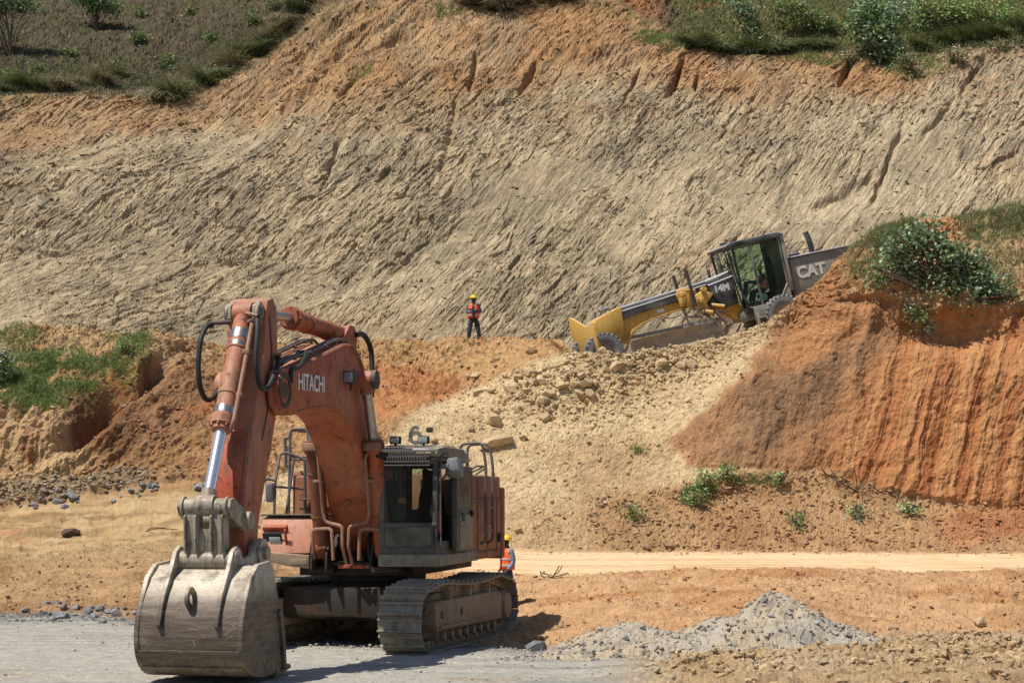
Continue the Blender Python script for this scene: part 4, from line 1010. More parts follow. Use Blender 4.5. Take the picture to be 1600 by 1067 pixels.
def grass(name, mask, n, h0, h1, cols, label, seed, wd=.011, lean=.5):
    idx, rs = pick(mask, n, seed); base = P.reshape(-1, 3)[idx] + rs.normal(0, .05, (n, 3)) * [1, 1, .2]
    up = N_final.reshape(-1, 3)[idx] * .35 + np.array([0, 0, .75])
    t = rs.rand(n, 1); cl = rs.randint(0, len(cols), n); col = np.array(cols)[cl] * (.7 + .6 * t)
    V, Q, Cc = blades(base, up, rs.uniform(h0, h1, n), np.full(n, wd), rs.uniform(.2, lean + .3, n), rs, col, 2, .5)
    me = mesh_np(name, V, Q); set_col(me, Cc); me.materials.append(M['leaf']); o = put(bpy.data.objects.new(name, me)); tag(o, label, None, None, 'stuff')
nG = n2.fbm(X * .9 + 3, L * .9, 4, .6)
gm = lambda *a: blob(*a, .4, .5, int(abs(a[0])) + 1)
grass('grass', m_bank * (gm(65, 605, 85, 36, -6) * 2 + gm(190, 565, 50, 18, -35) * .7 + .5 * gm(205, 545, 20, 16, 0) + .4 * gm(30, 540, 40, 18, 0)) * sstep(-.35, .2, nG), 20000, .08, .24, [GREEN * 1.2, GREEN * 1.2, DRYG, GREEN * .7], 'bright green grass growing on the left bank', 21)
grass('grass', m_veg * (gm(1392, 372, 42, 32, -60) * 1.5 + gm(1570, 345, 70, 30, -5) + .35 * gm(1560, 420, 60, 30, 0) + .3 * gm(1345, 400, 20, 30, 0)) * sstep(-.4, .2, nG), 14000, .1, .32, [DRYG, GREEN, STRAW * .8, DRYG], 'dry and green grass on the right hill top', 22)
grass('grass', m_hill * sstep(1030, 1075, PX) * (.35 + sstep(-.2, .3, nG)) * (PX < 1660), 26000, .2, .62, [GREEN, DRYG, DRYG, STRAW * .7, DEEP * 1.5], 'long green grass above the right part of the cliff', 23, .016)
grass('grass', m_hill * (1 - sstep(430, 540, PX)) * (PX > -60) * (sstep(.1, .4, nG) + .5 * (1 - sstep(16.2, 16.6, wv)) + .02), 14000, .12, .42, [GREEN * .55, DRYG * .5, STRAW * .35, DEEP * .8], 'patchy grass and weeds on the ploughed hillside', 24, .015)
grass('grass', mc * (gm(700, 30, 25, 14, 0) + gm(1010, 70, 26, 12, 0) + gm(1060, 75, 30, 16, -20) + .8 * gm(560, 120, 20, 12, -30) + .5 * gm(1300, 95, 60, 10, 0) + .4 * gm(1440, 110, 60, 14, 0)) * (.3 + sstep(-.3, .3, nG)), 5000, .12, .4, [GREEN * 1.3, DRYG, GREEN], 'sparse grass clinging to the orange top of the cliff', 25, .014)
grass('grass', m_deb * (gm(1090, 772, 26, 12, -20) * 2 + .6 * gm(1240, 812, 16, 8, 0) + .4 * gm(1180, 750, 50, 8, 0)) + .35 * m_sand * (gm(985, 800, 22, 6, 0) + gm(1000, 705, 18, 6, 0)), 2600, .1, .3, [GREEN, GREEN * 1.3, DRYG], 'small grass patches in the debris apron', 26)

def leafy(name, blobs, n, leaf, cols, label, cat, D0, seed, stems=None, depth=.8, part='foliage', group=None, kids=True):
    """a shrub or crown: leaf clumps through the volume of several lobes given by where they stand (photo x, y, half sizes in photo px)"""
    rs = np.random.RandomState(seed); s = F_PX / D0; tot = sum(b[2] * b[3] for b in blobs)
    pts = []; lob = []
    for bx, by, rx, ry in blobs:
        m = int(n * rx * ry / tot); c = np.array([(bx - 800) / s, D0, CAM_Z + (HORIZON - by) / s])
        ncl = max(5, m // 16); d = rs.normal(size=(ncl, 3)); d /= np.linalg.norm(d, axis=1)[:, None]
        rr = rs.rand(ncl, 1) ** (1 / 2.2); cl = c + d * rr * np.array([rx, (rx + ry) * .5 * depth, ry]) / s * rs.uniform(.75, 1.12, (ncl, 1))
        k = rs.randint(0, ncl, m); pts.append(cl[k] + rs.normal(0, leaf * 1.3, (m, 3))); lob.append(rs.rand(ncl)[k])
    pts = np.concatenate(pts); lob = np.concatenate(lob); m = len(pts)
    a = rs.normal(size=(m, 3)); a /= np.linalg.norm(a, axis=1)[:, None]; a[:, 2] = np.abs(a[:, 2]) * .6 - .2
    b_ = np.cross(a, rs.normal(size=(m, 3))); b_ /= np.linalg.norm(b_, axis=1)[:, None]; a = a * (leaf * rs.uniform(.6, 1.3, (m, 1))); b_ = b_ * (leaf * .42 * rs.uniform(.7, 1.2, (m, 1)))
    V = np.stack([pts, pts + a * .5 + b_, pts + a, pts + a * .5 - b_], 1).reshape(-1, 3); Q = np.arange(m * 4).reshape(-1, 4)
    ci = np.array(cols)[(lob * len(cols)).astype(int)]; col = ci * rs.uniform(.65, 1.3, (m, 1))
    col = col * 1.45
    root = pts.mean(0); root[2] = pts[:, 2].min()
    e = thing(name, label, cat, tuple(stems[0] if stems else root), group=group)
    off = Vector(e.location)
    me = mesh_np(part, V - np.array(off[:]), Q); set_col(me, col.repeat(4, 0)); me.materials.append(M['leaf']); put(bpy.data.objects.new(part, me), e)
    b = MB(); r = random.Random(seed)
    base = off
    for bx, by, rx, ry in blobs:
        c = px3(bx, by, D0)
        for q in range(4):
            t = c + Vector((r.uniform(-rx, rx) / s * 1.0, r.uniform(-.5, .1), r.uniform(-.4, 1.15) * ry / s))
            mid = (base + t) * .5 + Vector((r.uniform(-.2, .2), r.uniform(-.2, .2), .15))
            b.pipe([Vector((0, 0, 0)), mid - base, t - base], .012 + leaf * .08, n=5, smooth=True)
    b.build('stem', 'twig', e)
    return e
p, _ = surf(1490, 485, 8, 10)
leafy('leafy_bush', [(1438, 382, 34, 24), (1400, 402, 28, 18), (1482, 404, 36, 30), (1526, 436, 34, 26), (1560, 464, 22, 15), (1374, 430, 18, 12), (1470, 446, 40, 22), (1428, 428, 20, 14), (1446, 358, 24, 10), (1508, 466, 32, 16), (1392, 376, 10, 9), (1530, 400, 14, 9), (1585, 470, 10, 8)], 6200, .16,
      [BLUE * .9, DEEP * 1.4, BLUE * 1.5, GREEN * .8, DEEP, BLUE * 1.1], 'large blue-green leafy bush overhanging the grooved orange cut face', 'bush', p.y + .15, 31, [p])
for i, (x, y, rx, ry) in enumerate([(1425, 500, 9, 6), (1445, 487, 10, 6), (1420, 480, 8, 5), (1452, 512, 6, 6)]):
    leafy('hanging_plant', [(x, y, rx, ry)], 110, .12, [BLUE * 1.3, GREEN], 'small leafy sprig clinging to the cut face below the big bush', 'plant', surf(x, y + 5, 6, 10)[0].y - .15, 40 + i, [surf(x, y + 5, 6, 10)[0]], group='sprigs below the big bush')
def place_leafy(x, y, *a, w=(5, 18), **k):
    return surf(x, y, *w)[0]
q = surf(1385, 100, 15, 17.5)[0]
leafy('leafy_bush', [(1365, 20, 34, 26), (1372, 52, 36, 28), (1392, 82, 26, 20), (1345, 40, 22, 18), (1400, 20, 20, 16)], 4200, .22, [BLUE, DEEP * 1.3, BLUE * 1.5, GREEN * .9], 'tall grey-green bush at the cliff top above the yellow machine', 'bush', q.y - .3, 51, [q])
q = surf(1170, 70, 15, 17.5)[0]
leafy('leafy_bush', [(1158, 12, 16, 16), (1172, 30, 14, 12), (1180, 55, 18, 18)], 1500, .18, [BLUE * 1.2, DEEP * 1.3, DRYG], 'narrow grey-green bush left of the tall bush at the cliff top', 'bush', q.y - .3, 52, [q])
q = surf(1270, 50, 15, 17.8)[0]
leafy('leafy_bush', [(1260, 26, 40, 16), (1230, 12, 30, 14), (1295, 38, 22, 10)], 2000, .16, [DEEP * 1.5, GREEN * .8, DRYG * .8], 'low dark bush between the two taller bushes on the cliff top', 'bush', q.y - .2, 53, [q])
q = surf(1540, 48, 15.5, 17.8)[0]
leafy('leafy_bush', [(1500, 20, 50, 20), (1570, 26, 50, 22), (1450, 14, 40, 18), (1440, 40, 26, 18)], 3400, .18, [GREEN, GREEN * 1.3, DEEP * 1.5, DRYG], 'broad green thicket at the top right corner', 'bush', q.y + .4, 54, [q])
q = surf(8, 592, 6, 10)[0]
leafy('leafy_bush', [(2, 560, 16, 18), (8, 585, 13, 14), (-8, 590, 14, 18)], 1300, .1, [GREEN, BLUE * 1.3, np.array([.3, .28, .2]), DEEP * 1.6], 'pale-leaved bush on the left bank at the left edge', 'bush', q.y - .4, 55, [q])
q = surf(198, 552, 6, 10)[0]
leafy('small_plant', [(198, 542, 10, 8)], 260, .09, [DEEP * 2, DRYG], 'small dark green shrub on the crest of the left bank', 'plant', q.y - .1, 56, [q])
for i, (x, y, rx, ry, lb) in enumerate([(1103, 752, 13, 15, 'upright green plant in the debris apron, left of the others'), (1135, 735, 11, 14, 'tall green plant at the lower edge of the cut face'), (1085, 780, 18, 8, 'low green weed left of the upright plants in the debris'),
        (1335, 797, 11, 9, 'small blue-green plant in the debris below the middle of the cut face'), (1418, 794, 20, 6, 'flat blue-green plant in the debris below the grooved face'), (1218, 750, 10, 5, 'small green weed at the foot of the brown cut face'), (1245, 815, 6, 5, 'tiny bright weed low on the debris apron'), (990, 798, 12, 5, 'dry weed at the foot of the sandy slope')]):
    q = surf(x, y + ry, 4.9, 8)[0]; leafy('small_plant', [(x, y, rx, ry)], 60 + int(rx * ry * 1.6), .10, [BLUE * 1.4, GREEN] if 'blue' in lb else [GREEN, DEEP * 2, DRYG], lb, 'plant', q.y - .1, 60 + i, [q])
for i, (x, y, rx, ry) in enumerate([(215, 60, 14, 7), (262, 96, 18, 8), (330, 60, 12, 6), (60, 110, 20, 8), (110, 84, 12, 6), (180, 104, 16, 7), (400, 30, 16, 8), (300, 20, 12, 6), (222, 22, 10, 5), (345, 98, 14, 7), (20, 118, 14, 7), (430, 8, 12, 8)]):
    q = surf(x, y + ry, 15.8, 18)[0]; leafy('scrub_clump', [(x, y, rx, ry)], 420, .13, [GREEN * .8, DEEP, DRYG * .8], 'x', 'shrub', q.y, 90 + i, [q], group='scrub clumps on the hillside')
for i, (x, y, rx, ry) in enumerate([(1105, 58, 16, 12), (1215, 66, 14, 10), (1330, 88, 14, 12), (1415, 96, 18, 14), (1490, 84, 16, 12), (1560, 74, 20, 10)]):
    q = surf(x, y + ry, 14.5, 18)[0]; leafy('rim_scrub', [(x, y, rx, ry), (x + rx * .6, y + ry * .7, rx * .6, ry * .6)], 520, .13, [DRYG * .8, DEEP, STRAW * .7], 'x', 'shrub', q.y - .1, 110 + i, [q], group='scrub along the upper right rim')
# thin trees on the hillside
def tree(x, yb, yt, crown, label, seed, lean=0.0):
    q = surf(x, yb, 15.8, 18)[0]; s = F_PX / q.y
    e = leafy('thin_tree', crown, 2600, .16, [DEEP * 1.6, GREEN * .8, BLUE * .9, DEEP], label, 'tree', q.y, seed, [q], part='crown')
    b = MB(); top = Vector((lean, 0, (yb - yt) / s)); r = random.Random(seed)
    b.pipe([Vector((0, 0, -.1)), top * .35 + Vector((.05, 0, 0)), top * .7 + Vector((-.06, 0, 0)), top], .055, n=7, smooth=True)
    for k in range(6): t = .55 + .07 * k; b.pipe([top * t, top * t + Vector((r.uniform(-.9, .9), r.uniform(-.4, .4), .6))], .02, n=5)
    b.build('trunk', 'bark', e)
tree(16, 92, 5, [(5, 0, 30, 16), (38, 8, 26, 12), (-20, 10, 26, 14)], 'thin tree with a pale trunk on the hillside at the far top left', 71, -.2)
tree(151, 48, -10, [(140, -4, 34, 14), (165, 8, 26, 10), (150, 12, 14, 12)], 'small dark-crowned tree standing on the ploughed hillside', 72)
# bare twigs and roots
TW = random.Random(3)
def twigs(x, y, L_, n, label, w, spread=1.0, cat='twigs', name='dry_branch', d=None):
    p, nn = surf(x, y, *w); e = thing(name, label, cat, p); b = MB()
    for k in range(n):
        v = Vector((TW.uniform(-1, 1) * spread, TW.uniform(-.3, .1), TW.uniform(.1, .7))).normalized() * L_ * TW.uniform(.5, 1) if d is None else Vector(d) * L_ * TW.uniform(.6, 1) + Vector((TW.uniform(-.15, .15), TW.uniform(-.1, .1), TW.uniform(-.05, .12)))
        st = Vector((TW.uniform(-.1, .1), 0, .02)); b.pipe([st, v * .5 + Vector((TW.uniform(-.08, .08), 0, TW.uniform(-.05, .08))), v], .014, n=5, smooth=True)
    b.build('twig', 'twig', e)
twigs(862, 905, .42, 5, 'pile of dry branches on the dirt right of the worker', (2.2, 4))
twigs(1075, 903, .6, 3, 'dry stick on the crest of the orange berm', (2.2, 4), d=(1, 0, .12))
twigs(225, 830, .8, 2, 'long dark stick on the tan dirt behind the bucket link', (2.5, 5), d=(1, 0, .02))
twigs(230, 925, .9, 4, 'dry roots lying on the orange dirt left of the bucket', (2, 4), d=(.95, 0, .15))
twigs(1340, 770, .9, 7, 'dead uprooted shrub at the foot of the cut face', (5, 7.5))
twigs(1300, 745, .6, 4, 'dark root stump left of the dead shrub at the cut face', (5, 7.5))
twigs(1385, 520, 1.0, 4, 'bare root hanging from the cut face below the bush', (6, 10), d=(-.2, -.1, -.9), name='bare_root', cat='root')
twigs(1455, 535, 1.2, 5, 'tangle of roots under the big bush', (6, 10), d=(.25, -.1, -.8), name='bare_root', cat='root')
twigs(1212, 640, .5, 2, 'thin stick lying on the brown cut face', (6, 9), d=(.7, -.05, .5))

for g_, t_ in (('stones on the sandy slope', '%s from the left of the angular pale stones on the sandy slope'), ('stones on the lower sandy slope', '%s from the left of the lone pale stones low on the sandy slope'),
               ('stones in the debris apron', '%s from the left of the reddish stones below the cut face'), ('stones at the foot of the left bank', '%s from the left of the grey stones along the foot of the left bank'),
               ('stones edging the pale floor', '%s from the left of the blue-grey stones edging the pale floor at left'), ('stones behind the crawler track', '%s from the left of the grey stones behind the right crawler track'),
               ('tussocks along the left cliff edge', '%s from the left of the drooping tussocks in the row at the left cliff edge'), ('tussocks along the slanting hillside edge', '%s from the left of the dry tussocks on the slanting hillside edge'),
               ('tussocks overhanging the cliff top', '%s from the left of the dead tussocks overhanging the upper middle cliff top'), ('tussocks along the upper right cliff edge', '%s from the left of the shaggy tussocks along the upper right cliff edge'),
               ('scrub clumps on the hillside', '%s from the left of the low scrub clumps on the upper left hillside'), ('scrub along the upper right rim', '%s from the left of the dull scrub clumps hanging over the upper right rim'),
               ('sprigs below the big bush', '%s from the left of the small leafy sprigs below the big bush')):
    number_from_left(g_, t_)
# ---------------------------------------------------------------- the excavator (local axes: x forward, y to its left, z up)
HEAD = math.radians(12)
EXC = thing('excavator', 'large weathered orange excavator with dark cab and grey bucket resting on the quarry floor', 'excavator',
            (-2.35, 29.8, 0.0), -(math.radians(90) + HEAD))
E = EXC

def cylinder(par, base, gland, tip, rb, rr, mat, rodmat, name='boom_cylinder', eye_b=0.16, eye_t=0.14, width=0.2, extra=True):
    base, gland, tip = Vector(base), Vector(gland), Vector(tip); d = (gland - base).normalized()
    b = MB(); b.tube(base + d * .05, gland, rb, n=24)
    b.tube(base + Vector((0, -width / 2, 0)), base + Vector((0, width / 2, 0)), eye_b, n=20, bev=.01)
    b.tube(gland - d * .16, gland - d * .02, rb * 1.22, n=24, bev=.01)
    b.tube(gland - d * .02, gland + d * .05, rb * 0.95, n=20, bev=.01)
    for i in range(8):       # gland bolts
        q = d.to_track_quat('Z', 'Y').to_matrix() @ Vector((math.cos(i * PI / 4) * rb * 1.08, math.sin(i * PI / 4) * rb * 1.08, 0))
        b.tube(gland - d * .02 + q, gland + d * .02 + q, .018, n=6)
    L_ = (gland - base).length
    for t in (.32, .72):
        b.tube(base + d * L_ * t - d * .015, base + d * L_ * t + d * .015, rb * 1.1, n=24)
    o = b.build(name, mat, par)
    r = MB(); r.tube(gland, tip, rr, n=20); r.build('rod', rodmat, o)
    e = MB(); e.tube(tip + Vector((0, -width / 2, 0)), tip + Vector((0, width / 2, 0)), eye_t, n=20, bev=.01)
    e.tube(tip - (tip - gland).normalized() * .22, tip, rr * 1.35, n=16); e.build('rod_eye', 'steel_link' if name == 'bucket_cylinder' else mat, o)
    return o

# ---- boom
BOOM = [(6.20, 3.68), (6.42, 3.80), (6.50, 4.02), (6.40, 4.26), (6.16, 4.36), (5.80, 4.34), (4.65, 4.58), (3.15, 4.94), (2.75, 4.98), (2.35, 4.80), (1.95, 4.46), (1.47, 3.78), (1.08, 3.20), (.80, 2.60), (.52, 2.05),
        (.50, 1.75), (.70, 1.58), (1.0, 1.62), (1.28, 1.95), (1.66, 2.45), (2.0, 2.95), (2.40, 3.36), (2.85, 3.68), (3.40, 3.86), (4.1, 3.88), (4.9, 3.80), (5.55, 3.70)]
b = MB(); b.prism([p for p in BOOM if p[0] < 5.9] , -.36, .36, bev=.02)
for s in (-1, 1):            # fork cheeks either side of the arm
    b.prism([(5.4, 3.72), (6.20, 3.68), (6.42, 3.80), (6.50, 4.02), (6.40, 4.26), (6.16, 4.36), (5.80, 4.34), (5.3, 4.42)], s * .33, s * .385, bev=.008)
    b.tube((6.17, s * .32, 4.02), (6.17, s * .47, 4.02), .27, n=28, bev=.015)
    b.box((5.62, s * .364, 4.04), (.05, .02, .62), bev=.004)        # weld strap
    b.prism([(3.5, 3.87), (3.62, 3.87), (3.42, 4.3)], s * .355, s * .366, bev=.002)
boom = b.build('boom', 'orange', E)
bw = MB()                    # weld beads and edge flanges along the boom
for s in (-1, 1):
    lo = [(p[0], s * .368, p[1] + .03) for p in BOOM[17:]]
    bw.pipe(lo, .012, n=6, cr=.02)
    up_ = [(p[0], s * .368, p[1] - .03) for p in BOOM[5:14]]
    bw.pipe(up_, .012, n=6, cr=.02)
bw.build('weld_bead', 'orange', boom)
b = MB()
for s in (-1, 1): b = MB(); b.tube((6.17, s * .46, 4.02), (6.17, s * .475, 4.02), .12, n=24, bev=.004); b.ring((6.17, s * .475, 4.02), (0, 1, 0), .25, .19, .03, bev=.005); b.build('pivot_pin', 'steel_dark', boom)
b = MB(); b.tube((2.48, -.64, 4.42), (2.48, .64, 4.42), .145, n=24, bev=.012)
b.build('cylinder_pin_boss', 'orange', boom)
for s in (-1, 1): MB().tube((2.48, s * .64, 4.42), (2.48, s * .72, 4.42), .155, n=24, bev=.015).build('pin_cap', 'steel_dark', boom)
b = MB(); b.box((3.05, .44, 4.42), (.16, .18, .20), bev=.02); b.box((3.0, .44, 4.27), (.05, .05, .12))
wl = b.build('work_light', 'steel_dark', boom)
MB().box((3.135, .44, 4.42), (.012, .14, .15), bev=.01).build('lens', 'lens', wl)
lettering('HITACHI', .34, (5.32, .372, 4.09), (-1, 0, .03), (0, 0, 1), 'white_mark', boom, bold=.006, squash=.92)
# arm-cylinder bracket and pipes on top of the boom
b = MB()
for s in (-1, 1): b.prism([(1.9, 4.5), (1.82, 5.18), (1.95, 5.34), (2.2, 5.34), (2.75, 4.95), (2.8, 4.8)], s * .15 - .03, s * .15 + .03, bev=.012)
b.build('cylinder_bracket', 'orange', boom)
b = MB()
for v in (-.30, -.22, .18, .27):
    b.pipe([(5.75, v, 4.42), (5.3, v, 4.55), (4.65, v, 4.66), (3.2, v, 5.01), (2.75, v, 5.05), (2.35, v * 1.3, 4.86), (1.9, v * 1.3, 4.5)], .026, cr=.2)
for u, z in ((5.2, 4.53), (4.5, 4.67), (3.8, 4.83), (3.3, 4.95)): b.box((u, -.26, z + .02), (.06, .17, .05)); b.box((u, .225, z + .02), (.06, .17, .05))
b.build('oil_pipes', 'pipe_grey', boom)
for hp, hr_ in (([(1.95, .2, 5.2), (1.7, .25, 5.22), (1.45, .3, 5.0), (1.5, .34, 4.5), (1.6, .36, 4.2)], .045),
 ([(5.75, .27, 4.42), (5.95, .3, 4.5), (6.1, .36, 4.45), (6.35, .40, 4.25), (6.62, .38, 4.02), (6.85, .36, 4.05), (6.95, .34, 4.35), (6.85, .33, 4.8), (6.72, .27, 5.02)], .038),
 ([(5.75, -.27, 4.42), (6.1, -.38, 4.4), (6.5, -.42, 3.95), (6.8, -.45, 3.88), (6.98, -.47, 4.15), (6.95, -.47, 4.6), (6.8, -.45, 4.84), (6.72, -.40, 4.9)], .036),
 ([(4.6, .10, 4.68), (4.75, .30, 4.66), (5.3, .39, 4.42), (5.7, .41, 4.35), (5.75, .41, 4.15)], .035)):
    MB().pipe(hp, hr_, smooth=True).build('hose', 'rubber', boom)
b = MB(); b.pipe([(6.72, -.40, 4.92), (6.62, -.15, 4.94)], .03); b.box((6.70, -.42, 4.9), (.09, .09, .09))
b.build('hose_fitting', 'steel_dark', boom)

# ---- arm
ARM = [(6.12, 5.32), (6.34, 5.26), (6.42, 5.0), (6.46, 4.6), (6.66, 4.1), (6.92, 3.5), (7.12, 2.9), (7.26, 2.35), (7.22, 1.95), (7.10, 1.62), (6.95, 1.56), (6.80, 1.64), (6.74, 1.9), (6.68, 2.2), (6.50, 2.6), (6.20, 3.2), (5.96, 3.74),
       (5.90, 4.2), (5.94, 4.7), (5.95, 5.0), (5.98, 5.2)]
b = MB(); b.prism(ARM, -.285, .285, bev=.018)
arm = b.build('arm', 'orange_arm', E)
b = MB()
for s in (-1, 1):
    b.prism([(6.2, 5.1), (6.42, 5.25), (6.60, 5.17), (6.62, 4.98), (6.5, 4.88), (6.3, 4.7)], s * .185 - .035, s * .185 + .035, bev=.012)
    b.ring((6.48, s * .225, 5.06), (0, 1, 0), .15, .085, .04, bev=.006)
b.build('cylinder_lug', 'steel_link', arm)
b = MB(); b.tube((6.48, -.24, 5.06), (6.48, .25, 5.06), .075, n=18, bev=.01); b.box((6.50, .265, 5.1), (.05, .02, .16)); b.build('lug_pin', 'steel_link', arm)
b = MB(); b.prism([(6.90, 3.42), (7.00, 3.42), (7.20, 2.9), (7.33, 2.35), (7.22, 2.35), (7.08, 2.9)], -.22, .22, bev=.006)
b.build('wear_plate', 'orange_red', arm)
b = MB(); b.tube((7.38, -.36, 2.22), (7.38, .36, 2.22), .10, n=20, bev=.01)
b.tube((6.95, -.40, 1.78), (6.95, .40, 1.78), .155, n=24, bev=.01)
b.build('arm_tip_boss', 'steel_link', arm)
b = MB()
b.pipe([(6.62, .10, 4.93), (6.70, .20, 4.95), (6.82, .20, 4.7), (7.02, .20, 4.3), (7.30, .20, 3.74), (7.42, .2, 3.52), (7.38, .14, 3.42)], .03, cr=.12)
b.pipe([(6.78, .30, 5.0), (6.76, .12, 5.04)], .028)
b.box((6.93, .20, 4.5), (.09, .1, .07), bev=.01); b.box((7.2, .20, 3.9), (.08, .09, .06), bev=.01)
b.build('oil_pipe', 'pipe', arm)
b = MB(); b.pipe([(6.3, .295, 5.05), (6.2, .296, 4.4), (6.35, .296, 3.8), (6.6, .296, 3.3)], .007, smooth=True); b.build('grease_line', 'rubber', arm)

cylinder(E, (2.08, 0, 5.18), (4.62, 0, 5.20), (5.98, 0, 5.12), .145, .072, 'orange', 'rod_dull', 'arm_cylinder', width=.22)
cylinder(E, (6.48, 0, 5.06), (7.33, 0, 3.46), (7.86, 0, 2.42), .135, .075, 'orange_arm', 'chrome', 'bucket_cylinder', width=.26)
b = MB(); d = (Vector((7.33, 0, 3.46)) - Vector((6.48, 0, 5.06))).normalized()
for t0, t1, in ((.30, .44), (.50, .58), (1.52, 1.62)): MB().tube(Vector((6.48, 0, 5.06)) + d * t0, Vector((6.48, 0, 5.06)) + d * t1, .137, n=24).build('bare_metal_band', 'rod_dull', bpy.data.objects['bucket_cylinder'])
for s in (-1, 1):
    o = cylinder(E, (1.50, s * .52, 1.66), (2.00, s * .52, 3.43), (2.48, s * .52, 4.42), .135, .082, 'orange_dark' if s < 0 else 'orange', 'rod_dull', 'boom_cylinder', width=.18)
    b = MB()
    b.pipe([(2.06, s * .47, 3.28), (2.12, s * .40, 3.2), (1.86, s * .40, 2.3), (1.84, s * .36, 2.12), (1.88, s * .06 + .0, 2.06), (1.9, s * .05, 1.72), (1.7, s * .05, 1.45)], .03, cr=.07)
    b.pipe([(1.66, s * .63, 1.5), (1.80, s * .60, 2.0), (1.86, s * .30, 2.02), (1.88, s * .24, 1.98), (1.86, s * .22, 1.5)], .03, cr=.07)
    b.box((1.98, s * .44, 2.8), (.10, .16, .05), bev=.008); b.box((2.03, s * .52, 3.36), (.3, .3, .14), bev=.02)
    b.build('oil_pipe', 'pipe', o)

# ---- bucket and its linkage
BS = lambda p: (7.0 + (p[0] - 7.0) * .86 + .04, .17 + p[1] * .915)
BK = [BS(q) for q in [(7.50, 1.62), (7.95, 1.60), (8.25, 1.42), (8.50, 1.12), (8.64, .80), (8.66, .52), (8.55, .27), (8.30, .10), (7.9, .03), (7.4, .02), (6.98, .08)]]
HW = .70
b = MB()
def shell(b, prof, th, v0, v1):
    n = len(prof); inner = []
    for i, p in enumerate(prof):
        a = Vector(prof[max(i - 1, 0)]); c = Vector(prof[min(i + 1, n - 1)]); t = (c - a).normalized()
        inner.append((p[0] + t.y * th, p[1] - t.x * th))
    b.prism(list(prof) + inner[::-1], v0, v1, bev=.006)
def dense(prof, k=4):
    q = [Vector(p) for p in prof]; q = [q[0] * 2 - q[1]] + q + [q[-1] * 2 - q[-2]]; out = []
    for i in range(1, len(q) - 2):
        for j in range(k):
            t = j / k; a, b_, c, d = q[i - 1], q[i], q[i + 1], q[i + 2]
            out.append(tuple(0.5 * ((2 * b_) + (c - a) * t + (2 * a - 5 * b_ + 4 * c - d) * t * t + (3 * b_ - a - 3 * c + d) * t ** 3)))
    return out + [tuple(q[-2])]
shell(b, dense(BK[2:]), .05, -HW, HW)
shell(b, BK[:3], .05, -HW, HW)
bucket = b.build('bucket', 'steel_bucket', E)
side = [BS(q) for q in ((7.50, 1.66), (7.98, 1.63), (8.28, 1.45))] + dense(BK[3:], 3)[0:] + [BS(q) for q in ((6.90, .05), (6.94, .45), (7.05, .95), (7.28, 1.40), (7.38, 1.60))]
side = [(p[0] + (.015 if p[0] > 7.6 else 0), p[1] - (.0)) for p in side]
b = MB()
for s in (-1, 1): MB().prism(side, s * HW - .03 * s, s * (HW + .035), bev=.008).build('side_plate', 'steel_bucket', bucket)
b = MB()       # wear strips across the curved back
def strip(b, i0, i1, th, v0, v1):
    pr = dense(BK[2:], 4)[i0:i1]
    out = []
    for i, p in enumerate(pr):
        a = Vector(pr[max(i - 1, 0)]); c = Vector(pr[min(i + 1, len(pr) - 1)]); t = (c - a).normalized(); out.append((p[0] - t.y * th, p[1] + t.x * th))
    b.prism(list(pr) + out[::-1], v0, v1, bev=.004)
strip(b, 13, 16, .018, -HW + .02, HW - .02); strip(b, 17, 21, .026, -HW + .01, HW - .01)
b.build('wear_strip', 'steel_bucket', bucket)
for s in (-1, 1):
    b = MB()
    b.prism([(6.78, 1.62), (6.80, 1.92), (6.95, 1.98), (7.12, 1.92), (7.35, 1.75), (7.62, 1.72), (7.70, 1.84), (7.84, 1.90), (7.98, 1.82), (8.10, 1.62), (8.36, 1.28), (8.53, .90), (8.42, .84), (8.1, 1.3), (7.8, 1.5), (7.1, 1.45)], s * .39 - .03, s * .39 + .03, bev=.008)
    b.ring((7.84, s * .425, 1.71), (0, 1, 0), .14, .07, .02); b.ring((6.95, s * .44, 1.78), (0, 1, 0), .19, .09, .05, bev=.008)
    b.build('bucket_ear', 'steel_bucket', bucket)
b = MB(); b.tube((7.84, -.43, 1.71), (7.84, .44, 1.71), .07, n=18); b.tube((6.95, -.52, 1.78), (6.95, .52, 1.78), .09, n=18); b.build('bucket_pin', 'steel_link', bucket)
b = MB(); b.ring((8.34, -.02, 1.24), (0, 1, .0), .15, .07, .05, n=22, bev=.012); b.build('lifting_eye', 'steel_bucket', bucket)
for k in range(5):
    v = -.62 + k * .31
    b = MB(Matrix.Translation((.03, 0, .13))); b.hull([(7.1, v - .09, .0), (7.1, v + .09, .0), (7.1, v - .09, .17), (7.1, v + .09, .17), (6.86, v - .08, .03), (6.86, v + .08, .03), (6.86, v - .08, .17), (6.86, v + .08, .17), (6.46, v - .06, .06), (6.46, v + .06, .06), (6.46, v - .055, .11), (6.46, v + .055, .11)], bev=.012)
    b.build('tooth', 'steel_bucket', bucket)
b = MB()
for s in (-1, 1): MB(Matrix.Translation((.06, 0, .12))).prism([(6.95, .10), (7.02, .50), (7.14, .90), (7.06, .92), (6.93, .52), (6.86, .10)], s * .755 - .02, s * .755 + .02, bev=.006).build('side_cutter', 'steel_bucket', bucket)
